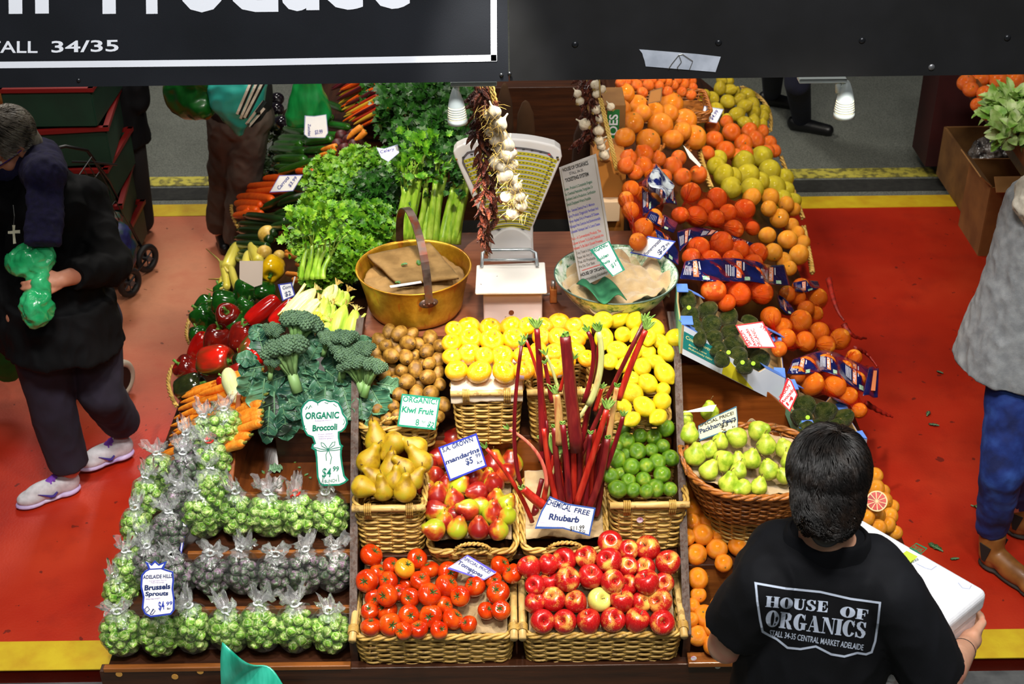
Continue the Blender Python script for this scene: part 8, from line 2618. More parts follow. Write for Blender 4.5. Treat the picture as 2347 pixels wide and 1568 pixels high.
o=crumple('teal_bag',[('f',at_y(490,150,5.55),.03,at_y(500,160,5.55),.03),('l',[(at_y(552,308,5.5),.012,.02,RI),(at_y(548,290,5.5),.04,.04,RI),(at_y(545,240,5.5),.11,.07,RI),(at_y(545,195,5.5),.125,.08,RI),(at_y(545,150,5.5),.11,.05,RI)])],TEALB,'teal shopping bag with white and black stripes hung by the taupe trousers','shopping bag',.009,.010,9)
bvt=BVHTree.FromPolygons([v.co.copy()for v in o.data.vertices],[tuple(p.vertices)for p in o.data.polygons])
def ST(x,y,e=.003):
 d=ray(x,y);h=bvt.ray_cast(CAM,d);p=h[0]if h[0]is not None else at_y(x,y,5.43)
 return p-d*e
mbw,mbk=MB(),MB()
for k,(a,b)in enumerate([((576,185),(543,262)),((590,185),(551,272)),((602,188),(560,270)),((604,232),(564,285)),((606,248),(570,290))]):
 pts=[V(a).lerp(V(b),t/10)for t in range(11)]
 line_px(mbk,[(p.x+3.5,p.y)for p in pts],9,lambda x,y:ST(x,y,.003));line_px(mbw,[(p.x,p.y)for p in pts],6,lambda x,y:ST(x,y,.005))
mbw.build('white_stripes',PM('cream_stripe',(214,200,186),rough=.6),o);mbk.build('black_stripes',PM('black_stripe',(12,12,14),rough=.6),o)
DGB=PM('dark_green_plastic',(10,70,18),(20,104,30),scale=5,rough=.3,coat=.3,rnd=False)
crumple('green_bag',[('e',at_y(440,215,5.55),(.12,.09,.11),RI),('e',at_y(452,165,5.55),(.11,.08,.12),RI),('c',at_y(455,245,5.5),.06,at_y(470,262,5.5),.03)],DGB,'dark green plastic bag hanging left of the teal bag','plastic bag',.009,.012,10)
GPB=PM('bright_green_plastic',(12,112,48),(30,156,74),scale=4,stretch=(4,4,.6),rough=.3,coat=.3,rnd=False)
hb_=empty('person',(at_y(705,150,6.9).x,8.2,GZ));tagit(hb_,'person in dark clothes behind the far left counter, mostly hidden by the sign','person')
hx=hb_.location.x
DCL=PM('dark_clothes',(14,14,16),(24,22,24),scale=5,rough=.9)
P1=[('c',(hx-.08,8.2,GZ+.08),.05,(hx-.08,8.2,.7),.09),('c',(hx+.08,8.2,GZ+.08),.05,(hx+.08,8.2,.7),.09),('c',(hx,8.2,.75),.14,(hx,8.15,1.25),.15),('c',(hx-.18,8.15,1.28),.06,(hx-.22,8.0,1.02),.045),('c',(hx-.22,8.0,1.02),.045,(hx-.1,7.7,1.0),.035),('c',(hx,8.15,1.25),.1,(hx-.18,8.15,1.28),.06)]
blob('body',P1+[('c',(hx,8.15,1.3),.07,(hx,8.12,1.42),.06)]+head_parts((hx,8.1,1.52),V((0,-1,-.4)),V((0,0,1)))[0]+hand(V((hx-.1,7.7,1.0)),V((.3,-1,-.2)),V((0,0,-1)),1,.9),.012,3,SKIN,hb_)
grow=lambda P,e:[(p[0],p[1],p[2]+e,p[3],p[4]+e)for p in P]
blob('clothes',grow(P1,.018),.012,3,DCL,hb_)
crumple('green_bag',[('l',[(at_y(705,286,6.3),.10,.05,RI),(at_y(706,262,6.3),.112,.07,RI),(at_y(706,225,6.3),.09,.06,RI),(at_y(703,185,6.3),.06,.04,RI),(at_y(702,150,6.3),.035,.03,RI)])],GPB,'bright green plastic bag hanging over the far cucumbers','plastic bag',.009,.010,7)
fr2=at_z(1835,292,-.10)
wk=empty('person',(fr2 .x,fr2 .y,GZ));tagit(wk,'walker in dark jeans and black shoes on the road at upper right','person')
kx=at_z(1828,190,.40)
P2=[('c',(fr2 .x,fr2 .y,-.03),.045,kx,.062),('c',kx,.065,kx+V((0,.05,.45)),.11),('c',(fr2 .x-.12,fr2 .y+.45,-.03),.045,kx+V((-.1,.3,0)),.06),('c',kx+V((-.1,.3,0)),.06,kx+V((0,.1,.45)),.11),('c',kx+V((0,.08,.45)),.14,kx+V((0,.1,.95)),.15)]
blob('body',P2+[('c',kx+V((0,.1,.95)),.08,kx+V((0,.1,1.1)),.06)]+head_parts(kx+V((0,.1,1.22)),V((.2,-1,0)),V((0,0,1)))[0],.012,3,SKIN,wk)
blob('clothes',grow(P2,.018),.012,3,PM('dark_navy_denim',(10,12,30),(18,22,48),scale=6,rough=.9),wk)
for q_,dd in((V((fr2 .x,fr2 .y,-.08)),V((.16,-.10,0))),(V((fr2 .x-.12,fr2 .y+.45,-.08)),V((.16,-.10,0)))):
 blob('shoe',[('c',q_+V((-.04,.02,.005)),.05,q_+dd,.038)],.009,3,PM('black_shoe',(14,14,16)),wk)
CF=lambda p:(CAM-p).normalized()
def nrm_lean(p,up=.35,side=0.0):
 return(CF(p)+V((side,0,up))).normalized()
p=at_y(962,945,3.66);price_card('price_card',[(921,903),(1009,913),(998,985),(911,976)],p,V((0,-1,.45)),GREEN_I,[('ORGANIC!',(923,920),(1002,927),12,GREEN_I,.03),('Kiwi Fruit',(920,944),(994,951),13,GREEN_I,.04),('8',(952,975),(961,975),14,GREEN_I),('for',(966,969),(976,970),6,GREEN_I),('$2',(978,976),(992,981),12,GREEN_I,.03)],'white green-edged card reading ORGANIC! KiwiFruit 8 for $2',bw=4,fine=[('Grown in New Zealand',(928,926),(993,935),3.5),('The home of',(917,956),(950,959),4)])
p=at_y(1062,1045,3.60);price_card('price_card',[(1005,1026),(1092,994),(1116,1068),(1031,1102)],p,V((-.05,-1,.5)),(30,44,160),[('S.A. GROWN',(1015,1037),(1086,1011),10,NAVY_I,.03),('mandarins',(1022,1065),(1100,1034),10,NAVY_I,.04),('$5',(1069,1066),(1086,1060),14,NAVY_I,.03),('99',(1092,1050),(1103,1046),9,NAVY_I),('kg',(1094,1064),(1107,1060),7,NAVY_I)],'white blue-edged card reading S.A. GROWN mandarins $5.99 kg',bw=4,fine=[('Imperial Variety',(1028,1046),(1074,1029),4),('South Australian',(1026,1074),(1056,1063),3.5),('Sweet and seedless',(1028,1084),(1062,1072),3.5),('Sweet and juicy',(1034,1092),(1060,1083),3.5)])
p=at_y(1080,1300,3.34);price_card('price_card',[(1071,1272),(1137,1313),(1110,1330),(1026,1302)],p,V((.05,-1,1.2)),(60,50,170),[('SPECIAL PRICE!',(1062,1283),(1122,1316),7,NAVY_I,.03),('Tomatoes',(1048,1292),(1104,1324),9,NAVY_I,.04),('$2',(1070,1312),(1082,1320),8,NAVY_I)],'lilac blue-edged card reading SPECIAL PRICE! Tomatoes behind the tomatoes',bw=3,paper=PM('lilac_card',(206,198,226),rough=.5),fine=[('Adelaide Plains',(1044,1300),(1074,1314),3)])
p=at_y(1297,1185,3.41);price_card('price_card',[(1260,1138),(1300,1154),(1365,1165),(1352,1228),(1290,1212),(1226,1210),(1240,1172)],p,V((0,-1,.55)),(40,76,150),[('CHEMICAL',(1251,1155),(1307,1173),13,NAVY_I,.025),('FREE',(1315,1174),(1351,1182),11,NAVY_I,.025),('Rhubarb',(1257,1190),(1327,1198),13,NAVY_I,.04),('$11.99',(1306,1216),(1340,1213),9,BLK_I,.02),('KG',(1327,1219),(1341,1222),6,BLK_I,.02)],'white blue-edged card reading CHEMICAL FREE Rhubarb $11.99 KG',bw=3.5,fine=[('Adelaide Hills',(1266,1172),(1312,1180),3.5),('Baked in pies',(1236,1198),(1270,1203),3.5),('crumbles or stewed',(1236,1204),(1300,1210),3.5)])
bo=[(706,916),(715,915),(722,918),(728,921),(736,916),(744,914),(752,917),(757,918),(766,917),(776,922),(783,934),(787,947),(794,956),(797,968),(793,980),(785,988),(778,990),(778,1003),(781,1020),(786,1024),(783,1029),(782,1045),(785,1070),(789,1092),(797,1102),(790,1108),(778,1113),(740,1114),(733,1109),(728,1095),(725,1050),(722,1032),(714,1028),(716,1020),(721,1018),(715,1002),(703,997),(696,985),(692,966),(689,948),(690,935),(697,924)]
p=at_y(741,1000,3.545);price_card('price_card',bo,p,V((0,-1,.25)),GREEN_I,[('ORGANIC',(700,960),(778,958),14,GREEN_I,.035),('Broccoli',(716,988),(774,984),13,GREEN_I,.04),('$4',(738,1093),(759,1093),20,GREEN_I,.01),('99',(763,1080),(777,1080),11,GREEN_I,.02),('BUNCH',(744,1107),(773,1104),7,GREEN_I,.01)],'tall broccoli-shaped card reading ORGANIC Broccoli $4.99 BUNCH',bw=4,fine=[('Adelaide Plains',(721,966),(760,964),3),('A tasty, versatile',(729,997),(762,995),3),('brassica with so many',(730,1002),(766,1000),3),('beautiful greens',(731,1007),(764,1005),3)],strokes=[([(718,1024),(735,1029),(752,1031),(768,1027),(786,1023)],1.4,GREEN_I),([(717,1030),(735,1034),(752,1033),(768,1032),(785,1029)],1.4,GREEN_I),([(752,1029),(742,1016),(736,1014),(737,1022),(752,1030)],1.4,GREEN_I),([(752,1029),(762,1014),(768,1012),(767,1020),(752,1030)],1.4,GREEN_I),([(752,1032),(747,1042),(748,1056)],1.6,GREEN_I),([(753,1032),(760,1048),(757,1064)],1.6,GREEN_I),([(700,939),(704,932),(707,937),(712,929),(715,934)],1.3,GREEN_I),([(727,922),(729,929)],1.6,GREEN_I),([(752,920),(752,925),(744,922)],1.3,GREEN_I),([(764,926),(772,932)],1.3,GREEN_I),([(788,960),(790,968),(786,974)],1.3,GREEN_I),([(699,975),(698,981),(703,984)],1.3,GREEN_I),([(739,1090),(741,1110)],1.5,GREEN_I),([(775,1088),(777,1104)],1.5,GREEN_I)])
so_=[(335,1287),(347,1293),(355,1285),(364,1293),(380,1287),(373,1302),(384,1306),(397,1310),(399,1330),(397,1350),(400,1375),(399,1400),(392,1409),(370,1412),(345,1415),(332,1408),(326,1395),(328,1370),(322,1345),(324,1318),(332,1308),(342,1303)]
p=at_z(362,1385,.53);price_card('price_card',so_,p,V((-.1,-1,.6)),(36,60,170),[('ADELAIDE HILLS',(328,1327),(396,1324),8,NAVY_I,.025),('Brussels',(331,1353),(391,1349),11,NAVY_I,.04),('Sprouts',(333,1366),(386,1364),9,NAVY_I,.04),('$4',(364,1398),(378,1396),18,(36,60,170),.02),('99',(382,1388),(396,1386),8,(36,60,170),.02),('Bag',(383,1397),(392,1396),4,NAVY_I)],'bag-shaped white blue-edged card reading ADELAIDE HILLS Brussels Sprouts $4.99',bw=4,strokes=[([(338,1305),(375,1303)],2.5,(36,60,170)),([(336,1404),(332,1396),(338,1390),(343,1397),(336,1404)],1.4,NAVY_I),([(344,1408),(352,1396),(356,1400),(350,1408),(344,1408)],1.4,NAVY_I)],fine=[('Longview Farm',(342,1333),(382,1331),3),('Nairne area',(346,1337),(376,1336),3),('500g bag weight',(334,1375),(368,1372),3)])
p=at_z(421,1210,.58);price_card('price_card',[(425,1142),(430,1165),(428,1210),(415,1272),(413,1262),(418,1200)],p,CF(p),BLUE_I,[],'white blue-edged card seen edge-on between the purple sprout bags',bw=2)
p=at_y(1640,980,3.68);price_card('price_card',[(1600,977),(1640,953),(1688,932),(1691,960),(1691,983),(1650,993),(1602,1010)],p,V((-.1,-1,.45)),(60,110,140),[('SPECIAL PRICE!',(1604,979),(1683,949),7,BLK_I,.02),('Packham Pears',(1605,994),(1688,962),10,(24,50,90),.03),('$3',(1652,981),(1670,975),9,BLK_I,.02),('99',(1675,971),(1687,967),6,BLK_I),('kg',(1678,981),(1686,979),5,BLK_I)],'cream card reading SPECIAL PRICE! Packham Pears $3.99 kg',bw=2,paper=PM('cream_card',(226,222,190),rough=.5))
p=at_y(1600,938,3.70);price_card('paper_slip',[(1563,945),(1630,929),(1642,928),(1634,943),(1600,944)],p,V((0,-1,1.4)),None,[],'blank white paper slip lying over the loose pears','paper')
p=onR(1735,770,.10);price_card('price_card',[(1686,746),(1748,737),(1779,797),(1714,797)],p,V((.2,-.6,1)),RED_I,[('FARLS',(1770,764),(1744,745),6,RED_I,.02),('EA',(1760,751),(1750,745),6,RED_I),('ORGANIC',(1747,795),(1727,752),8,RED_I,.02),('SEASON',(1723,790),(1700,756),8,RED_I,.03),('Avocado',(1735,793),(1713,753),7,RED_I,.03)],'white red-edged avocado card lying upside down on the first carton',bw=3)
p=onR(1808,905,.10);price_card('price_card',[(1806,866),(1813,872),(1828,905),(1810,943),(1786,920)],p,V((-.2,-1,.5)),RED_I,[('SEASON',(1790,915),(1812,884),7,RED_I,.03),('Avocado',(1794,926),(1822,893),7,RED_I,.03),('14',(1806,931),(1820,912),8,RED_I,.03)],'white red-edged avocado card standing at the second carton',bw=3)
p=at_z(1500,565,1.22);price_card('price_card',[(1484,541),(1548,554),(1514,594),(1444,579)],p,V((0,-1,.8)),(50,80,190),[('CHEMICAL FREE',(1449,578),(1488,546),6,NAVY_I,.02),('Pomegranate',(1480,588),(1516,552),8,NAVY_I,.02),('$2',(1511,586),(1528,568),10,NAVY_I,.02),('99',(1528,566),(1536,560),6,NAVY_I)],'white blue-edged CHEMICAL FREE card hanging above the bowl rim',bw=2.5)
p=at_z(1392,600,1.33);price_card('price_card',[(1353,572),(1395,552),(1431,620),(1405,634)],p,V((-.15,-1,.4)),GREEN_I,[('ORGANIC',(1357,582),(1394,563),9,GREEN_I,.03),('Golden',(1370,600),(1396,586),7,GREEN_I,.03),('Kiwis',(1377,611),(1399,600),7,GREEN_I,.03),('$1',(1403,615),(1413,608),9,GREEN_I),('49',(1411,602),(1418,597),6,GREEN_I)],'white green-edged card reading ORGANIC Golden Kiwis before the notice board',bw=3)
p=onL(575,625,.10);price_card('blank_card',[(549,598),(603,598),(601,652),(583,658),(549,640)],p,V((.1,-1,.5)),None,[],'blank pinkish card standing among the pale peppers','card',paper=PM('pinkish_card',(206,192,182),rough=.6))
p=onL(658,665,.10);price_card('price_card',[(638,652),(668,647),(677,678),(648,690)],p,V((0,-1,.6)),BLUE_I,[('Corn',(648,664),(668,660),7,NAVY_I,.02),('$2',(654,680),(668,676),10,NAVY_I,.02)],'small white blue-edged card beside the corn',bw=3,peg=((676,634),(656,706)))
p=onL(655,420,.10);price_card('price_card',[(640,402),(694,401),(672,438),(618,441)],p,V((-.1,-1,1)),(90,100,190),[('Carrots',(640,436),(664,408),8,BLUE_I,.02),('$3.99',(665,430),(682,408),7,BLUE_I,.02)],'white card lying over the bright orange carrots',bw=1.5)
p=onL(725,290,.14);price_card('price_card',[(699,265),(720,266),(748,262),(752,305),(745,316),(706,316),(697,308)],p,V((0,-1,.5)),(150,160,200),[('Zucchini',(706,284),(706,312),6,BLUE_I,.02),('$3.99',(722,308),(740,306),9,BLUE_I,.02)],'white price card at the foot of the bright green bag',bw=1.5)
p=onL(888,352,.16);price_card('price_card',[(863,338),(880,341),(912,332),(915,350),(890,371),(874,362)],p,V((0,-1,.7)),(150,160,200),[('Celery',(872,352),(905,344),7,BLUE_I,.02)],'white price card among the dark herbs left of the celery',bw=1.5)
p=onR(1632,262,.10);price_card('price_card',[(1614,243),(1658,251),(1643,282),(1605,276)],p,V((0,-1,.6)),(150,160,200),[('Lemons',(1612,268),(1626,250),7,BLUE_I,.02),('$4.99',(1632,276),(1648,256),8,BLUE_I,.02)],'white price card between oranges and far lemons',bw=1.5)
p=onR(1502,218,.16);price_card('price_card',[(1490,208),(1518,200),(1515,232),(1484,238)],p,V((0,-1,.4)),(120,80,40),[],'brown card standing behind the far tangelos',bw=2,paper=PM('brown_card',(168,112,50),rough=.7))
p=onR(1590,360,.10);price_card('price_card',[(1566,333),(1580,346),(1607,378),(1604,384),(1580,362)],p,CF(p),None,[],'white card seen edge-on beside the wicker rim',bw=1)
p=onR(1500,410,.14)
mb=MB();Q=[onR(*q_,.14)for q_ in((1503,376),(1546,425),(1530,456),(1484,412))]
mb.grid(lambda u,v:(Q[0]*(1-u)+Q[1]*u)*(1-v)+(Q[3]*(1-u)+Q[2]*u)*v-p+RN_*(.012*sin(u*7)*sin(v*5)),16,12)
o=mb.build('crumpled_label',PM('blue_white_label',(20,30,100),(200,210,220),scale=22,rough=.2,coat=.5,lo=.45,hi=.55),None,smooth=True);o.location=p
sm=o.modifiers.new('s','SOLIDIFY');sm.thickness=.002
tagit(o,'crumpled blue and white bag label topping the inner net bag','label')
tq=[at_z(x,y,.12)for x,y in((455,1540),(660,1540),(690,1640),(430,1640))]
mb=MB();mb.prism([q_ for q_ in tq],(0,0,-.02));o=mb.build('black_tray',PM('black_plastic',(14,14,16),rough=.3,coat=.2),None,fix=True);bevel(o,.008,3)
tagit(o,'black plastic tray edge below the front board','tray')
TG=film('mint_plastic_film',(.55,.95,.82),.35,.25,(60,190,160))
gb0=at_y(560,1540,3.10)
mb=MB()
A0,A1,A2,A3=at_y(511,1472,3.12),at_y(545,1490,3.10),at_z(700,1600,.20),at_z(505,1620,.16)
def gf(u,v):
 top=A0*(1-u)+A1*u if u<.3 else A1 .lerp(A2,(u-.3)/.7)
 bot=A3 .lerp(A2,u)
 q_=A0 .lerp(A2,u)*(1-v)+bot*v
 return q_-gb0+V((0,-.02*sin(u*9+v*4),.012*sin(u*13+v*7)))
mb.grid(gf,26,20)
o=mb.build('mint_plastic_bag',PM('mint_plastic',(20,150,120),(70,210,180),scale=5,stretch=(5,1,1),rough=.25,coat=.4),None,smooth=True);o.location=gb0
sm=o.modifiers.new('s','SOLIDIFY');sm.thickness=.004
tagit(o,'mint green plastic bag sticking up before the front row of sprouts','plastic bag')
RI3=Matrix.Identity(3)
TANF=PM('tan_fleece',(140,92,30),(170,118,48),scale=8,rough=.95,rnd=False)
hx=at_y(30,215,7.1)
tp_=empty('person',(hx.x,7.15,GZ));tagit(tp_,'person in a tan jacket at the upper left, mostly hidden by the sign','person')
x_,y_=hx.x,7.15
blob('body',[('c',(x_-.09,y_,-.03),.045,(x_-.09,y_,.7),.09),('c',(x_+.09,y_,-.03),.045,(x_+.09,y_,.7),.09),('c',(x_,y_,.8),.13,(x_,y_,1.2),.13),('c',(x_,y_,1.3),.06,(x_,y_,1.42),.055),('c',(x_+.18,y_,1.24),.05,(x_+.24,y_-.05,.95),.04),('c',(x_-.18,y_,1.24),.05,(x_-.24,y_-.05,.95),.04),('c',(x_-.18,y_,1.24),.05,(x_+.18,y_,1.24),.05)]+head_parts((x_,y_-.02,1.54),V((0,-1,-.1)),V((0,0,1)))[0]+hand(V((x_+.24,y_-.05,.93)),V((0,-.2,-1)),V((-1,0,0)),1,.9)+hand(V((x_-.24,y_-.05,.93)),V((0,-.2,-1)),V((1,0,0)),-1,.9),.012,3,SKIN,tp_)
blob('jacket',[('c',(x_,y_,.80),.20,(x_,y_,1.22),.19),('c',(x_+.18,y_,1.22),.085,(x_+.24,y_-.05,1.0),.065),('c',(x_-.18,y_,1.22),.085,(x_-.24,y_-.05,1.0),.065)],.012,4,TANF,tp_,folds(7,.012,4))
blob('trousers',[('c',(x_-.09,y_,.05),.07,(x_-.09,y_,.7),.10),('c',(x_+.09,y_,.05),.07,(x_+.09,y_,.7),.10)],.012,4,PM('grey_brown_trousers',(70,62,52),(90,80,66),scale=6,rough=.9),tp_)
bp=at_y(238,300,6.6);x_=bp.x
bk_=empty('person',(x_,6.75,0));tagit(bk_,'person in a long black coat beside the crates, head behind the sign','person')
blob('body',[('c',(x_-.07,6.75,.06),.045,(x_-.07,6.75,.7),.09),('c',(x_+.07,6.75,.06),.045,(x_+.07,6.75,.7),.09),('c',(x_,6.75,.8),.12,(x_,6.75,1.2),.12),('c',(x_,6.75,1.3),.06,(x_,6.75,1.42),.05)]+head_parts((x_,6.73,1.54),V((.3,1,-.1)),V((0,0,1)))[0]+[('c',(x_+.14,6.75,1.20),.05,(x_+.16,6.7,.85),.035),('c',(x_,6.75,1.20),.05,(x_+.14,6.75,1.20),.05)],.012,3,SKIN,bk_)
blob('trousers',[('c',(x_-.07,6.75,.08),.07,(x_-.07,6.75,.7),.10),('c',(x_+.07,6.75,.08),.07,(x_+.07,6.75,.7),.10)],.012,3,DCL,bk_)
blob('coat',[('f',(x_,6.75,.55),.19,(x_,6.75,1.2),.15),('c',(x_,6.75,1.15),.15,(x_,6.75,1.25),.14),('c',(x_+.15,6.75,1.22),.075,(x_+.17,6.7,.80),.065)],.012,4,COATB,bk_,folds(7,.012,9))
GC,RC=PM('dark_green_crate',(10,44,30),(14,56,38),scale=4,rough=.6),PM('red_crate_rim',(120,14,12),rough=.5)
cpos=at_y(165,300,6.35)
for k in range(5):
 c=V((cpos.x,6.35,.17+k*.21));sz=(.42,.50,.19)
 root=empty('stacked_crate',c-V((0,0,.095)),rot=(0,0,.12*(k%2)))
 mb=MB()
 for sx in(-1,1):
  mb.box((sx*sz[0]/2,0,.095),(.012,sz[1],.19));mb.box((0,sx*sz[1]/2,.095),(sz[0],.012,.19))
 mb.box((0,0,.008),(sz[0],sz[1],.012));mb.build('crate_body',GC,root)
 mb=MB()
 for sx in(-1,1):
  mb.box((sx*(sz[0]/2+.006),0,.186),(.026,sz[1]+.04,.02));mb.box((0,sx*(sz[1]/2+.006),.186),(sz[0]+.04,.026,.02))
 mb.build('crate_rim',RC,root)
 tagit(root,f"dark green plastic crate with red rim, {['bottom one of the stack', 'second from the bottom of the stack', 'middle one of the stack', 'second from the top of the stack', 'top one of the stack'][k]}",'crate','stacked green crates')
c=at_z(215,380,.50)
wcx=empty('wooden_crate',(c.x,c.y,0),rot=(0,0,.15))
PINE=wood('yellow_pine',(120,76,22),(156,106,40),'z',.7)
for k in range(5):
 mb=MB();mb.box((-.14+k*.07,-.13,.34),(.058,.012,.62));mb.build('slat',PINE,wcx)
mb=MB();mb.box((0,-.138,.12),(.36,.012,.05));mb.box((0,-.138,.56),(.36,.012,.05));mb.build('batten',PINE,wcx)
mb=MB();mb.box((0,.02,.33),(.35,.28,.60));mb.build('box_core',PM('dark_pine',(70,44,14),(96,62,22),scale=4,rough=.8),wcx)
tagit(wcx,'slatted yellow wooden crate behind the wire trolley','crate')
TR=PM('black_wire',(12,12,14),rough=.4)
t0=at_z(312,650,.08)
tr=empty('shopping_trolley',(t0 .x,t0 .y,0))
o0=V(tr.location)
def zz(x,y,z):return at_z(x,y,z)-o0
w1,w2=at_z(337,592,.085),at_z(297,648,.085)
for i,w_ in enumerate((w1,w2)):
 mb=MB();ax=V((.86,-.5,0)).normalized();u_=V((0,0,1));v_=ax.cross(u_)
 mb.tube([w_-o0+(u_*cos(a)+v_*sin(a))*.062 for a in[k*pi/14 for k in range(28)]],.017,8,True)
 wh=mb.build('wheel',PM('dark_rubber',(16,16,18),rough=.6),tr,smooth=True)
 mb=MB();mb.tube([w_-o0-ax*.02,w_-o0+ax*.02],.016,10)
 for a in(0,1.05,2.1):mb.tube([w_-o0+(u_*cos(a)+v_*sin(a))*.06,w_-o0-(u_*cos(a)+v_*sin(a))*.06],.004,6)
 mb.build('hub',PM('grey_hub',(70,70,74),rough=.4),wh)
mb=MB()
A_,B_=zz(322,590,.10),zz(285,640,.10)
mb.tube([w1-o0,w2-o0],.006,6)
tA_,tB_=zz(190,345,.92),zz(130,350,.92)
mb.tube([w1-o0,zz(290,500,.32),zz(250,415,.62),zz(200,345,.92),zz(150,335,.97),zz(105,345,.97)],.008,8)
mb.tube([w2-o0,zz(262,560,.32),zz(215,470,.62),zz(165,400,.90),zz(105,345,.97)],.008,8)
mb.build('frame',TR,tr,smooth=True)
mb=MB()
for t in range(7):
 f=t/6
 a=zz(320-110*f,560-200*f,.16+.74*f);b=zz(282-110*f,605-190*f,.16+.74*f)
 mb.tube([a,b],.003,5)
for t in range(5):
 f=t/4
 a=zz(320,560,.16).lerp(zz(282,605,.16),f);b=zz(210,360,.90).lerp(zz(172,415,.90),f)
 mb.tube([a,b],.0028,5)
mb.tube([zz(165,371,.85),zz(215,372,.85),zz(268,378,.80)],.005,6)
mb.build('wire_basket',TR,tr)
tagit(tr,'black wire shopping trolley on two dark wheels behind the woman in black','trolley')
crumple('trolley_load',[('e',at_z(275,570,.30),(.075,.10,.14),RI3),('c',at_z(262,505,.42),.04,at_z(276,600,.25),.05)],PM('colourful_load',(120,20,24),(20,60,40),(24,30,90),scale=9,rough=.6,lo=.4,hi=.6),'colourful wrapped shopping inside the wire trolley','shopping',.009,.008,16)
w3=at_z(275,870,.10)
t2_=empty('shopping_trolley',(w3 .x,w3 .y,0));o0=V(t2_.location)
mb=MB();ax=V((.90,-.44,0)).normalized();u_=V((0,0,1));v_=ax.cross(u_);c=w3-o0
mb.tube([c+(u_*cos(a)+v_*sin(a))*.075 for a in[k*pi/16 for k in range(32)]],.018,10,True)
wh=mb.build('white_tyre',PM('cream_tyre',(186,176,160),rough=.6),t2_,smooth=True)
mb=MB();mb.tube([c-ax*.012,c+ax*.012],.060,20);mb.build('black_hub',PM('black_hub',(10,10,12),rough=.5),wh)
w4=c-ax*.30
mb=MB();mb.tube([w4+(u_*cos(a)+v_*sin(a))*.075 for a in[k*pi/16 for k in range(32)]],.018,10,True);mb.build('white_tyre',PM('cream_tyre',(186,176,160)),t2_,smooth=True)
mb=MB();mb.tube([c,w4],.007,8);mb.tube([c+V((-.03,.05,.05)),c+V((-.05,.10,.62))],.008,8);mb.tube([w4+V((.03,.05,.05)),w4+V((.01,.10,.62))],.008,8);mb.build('frame',TR,t2_,smooth=True)
mb=MB();mb.box(c-ax*.15+V((0,.05,.26)),(.22,.14,.42),(0,0,-.45));bo_=mb.build('fabric_bag',PM('dark_purple_fabric',(34,16,44),(46,24,58),scale=6,rough=.9),t2_);bevel(bo_,.03,3)
tagit(t2_,'dark purple fabric trolley with cream tyres behind the walking woman','trolley')
f0=at_z(2210,200,.80)
rs=empty('fruit_stand',(3.05,7.0,0));o0=V(rs.location)
qa,qb,qc=at_z(2200,168,.78),at_z(2290,300,.78),at_z(2360,402,.78)
RW_=wood('orange_brown_edge',(96,50,18),(130,76,32),'y',.6)
mb=MB();mb.prism([qa-o0,qc-o0,qc-o0+V((1.2,0,0)),qa-o0+V((1.6,0,0))],(0,0,-.05));mb.build('tray_top',DW,rs,fix=True)
mb=MB();d_=(qc-qa);mb.prism([qa-o0,qc-o0,qc-o0+V((0,0,.06)),qa-o0+V((0,0,.06))],(.025,0,0));mb.build('tray_edge',RW_,rs,fix=True)
mb=MB();mb.prism([qa-o0+V((.06,.5,-.05)),qa-o0+V((1.4,.5,-.05)),qa-o0+V((1.4,.5,-.78)),qa-o0+V((.06,.5,-.78))],(0,.3,0));mb.build('stand_body',PM('dark_red_stand',(46,6,6),(60,9,8),scale=3,rough=.6),rs,fix=True)
tagit(rs,'neighbouring stall tray with red body at the upper right corner','market stall')
RF=[(2215,190,40),(2248,180,38),(2290,188,42),(2330,185,40),(2258,215,36),(2225,205,34),(2270,240,34),(2300,215,38),(2335,215,34),(2275,178,34),(2310,172,34),(2240,240,30),(2262,262,28),(2345,178,34)]
labs=rank_labels([q_[:2]for q_ in RF],3,'orange','the neighbouring stall')
for(x,y,d),lb in zip(RF,labs):
 p=at_z(x,y,.83);F_dorange.put(p,Euler((rr(0,6),0,0)),d/2/ppm(p)*1.05,lb,'oranges on the neighbouring stall')
for i,(x,y,r,lb)in enumerate([(2310,250,.095,'pale green lettuce on the neighbouring stall, upper one'),(2335,300,.105,'pale green lettuce on the neighbouring stall, lower one')]):
 leafy('lettuce',at_z(x,y,.88),(r,r,r*.8),150,.075,PM('lettuce_leaf',(110,160,50),(170,204,110),(206,222,160),scale=14,rough=.5),lb,'lettuce','long',90+i,0)
 root=bpy.data.objects[-1]if False else None
cbx=at_z(2180,440,.0)
DKC=PM('dark_carton',(50,34,18),(70,50,28),scale=5,rough=.8)
A_,B_=at_z(2155,420,.10),at_z(2230,455,.0)
kx=empty('open_crate',(B_.x+.12,B_.y+.02,0));mb=MB()
for sx in(-1,1):
 mb.box((sx*.24,0,.16),(.014,.60,.30));mb.box((0,sx*.30,.16),(.48,.014,.30))
mb.box((0,0,.012),(.48,.60,.02));mb.build('crate_wall',PM('brown_crate',(92,58,24),(124,84,40),scale=6,rough=.7),kx)
tagit(kx,'low brown crate on the floor under the neighbouring stall','crate')
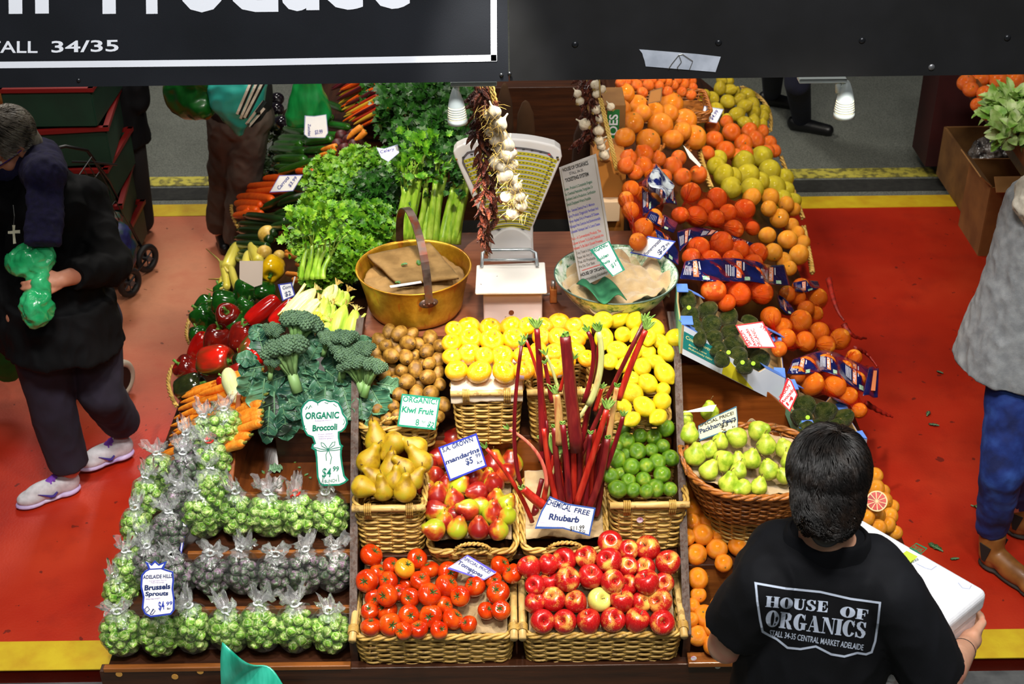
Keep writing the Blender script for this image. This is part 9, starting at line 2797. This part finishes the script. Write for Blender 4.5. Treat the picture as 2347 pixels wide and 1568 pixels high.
crumple('clear_plastic_heap',[('e',V(kx.location)+V((-.05,-.1,.30)),(.16,.14,.09),RI3),('e',V(kx.location)+V((.10,.05,.32)),(.12,.16,.08),RI3)],PM('grey_plastic_wrap',(40,38,38),(120,112,106),scale=18,rough=.15,coat=.6,bump=1,bscale=30,bdist=.02),'heap of crumpled grey plastic wrap in the low crate','plastic wrap',.009,.022,20)
kb=at_z(2262,590,0)
KB_=empty('cardboard_box',(kb.x+.13,kb.y+.20,0));mb=MB()
for sx in(-1,1):
 mb.box((sx*.17,0,.20),(.008,.36,.40));mb.box((0,sx*.18,.20),(.34,.008,.40))
mb.build('carton_wall',PM('brown_kraft',(110,68,28),(136,90,42),scale=5,rough=.85),KB_)
mb=MB();mb.box((-.20,0,.43),(.09,.35,.006),(0,.7,0));mb.box((0,-.21,.43),(.33,.09,.006),(.7,0,0));mb.build('flap',PM('kraft_flap',(150,104,54),(176,130,76),scale=5,rough=.85),KB_)
tagit(KB_,'open brown cardboard box on the red floor beside the grey coat','box')
random.seed(77)
LIT=PM('fallen_green_leaf',(30,56,20),(56,86,32),scale=20,rough=.7)
LITD=PM('brown_leaf_scrap',(40,20,12),(64,34,20),scale=20,rough=.8)
for i,(x,y,L,g_,lb)in enumerate([(2232,1160,.10,1,'long green leaf scrap on the red floor before the blue jeans'),(2158,1262,.06,1,'green leaf scrap left of the tan boot'),(2196,1280,.03,1,'small green scrap beside the tan boot'),(2125,952,.04,0,'brown curled scrap on the red floor, upper'),(2150,975,.04,0,'brown curled scrap on the red floor, lower'),(1942,960,.03,0,'dark scrap next to the net tail'),(2160,855,.03,0,'dark scrap in the middle of the red aisle'),(435,714,.015,0,'tiny dark scrap left of the green capsicums'),(2100,295,.025,0,'pale scrap on the far asphalt'),(2340,1305,.04,1,'green scrap right of the tan boot')]):
 z=.006 if i!=8 else-.112
 big_leaf('leaf_scrap',at_z(x,y,z),V((rr(-1,1),rr(-1,1),0)),V((0,0,1)),L,L*.45,LIT if g_ else LITD,500+i,lb,'leaf',curl=.1)
for s_ in('tmp',):
 if s_ in bpy.data.scenes:bpy.data.scenes.remove(bpy.data.scenes[s_])
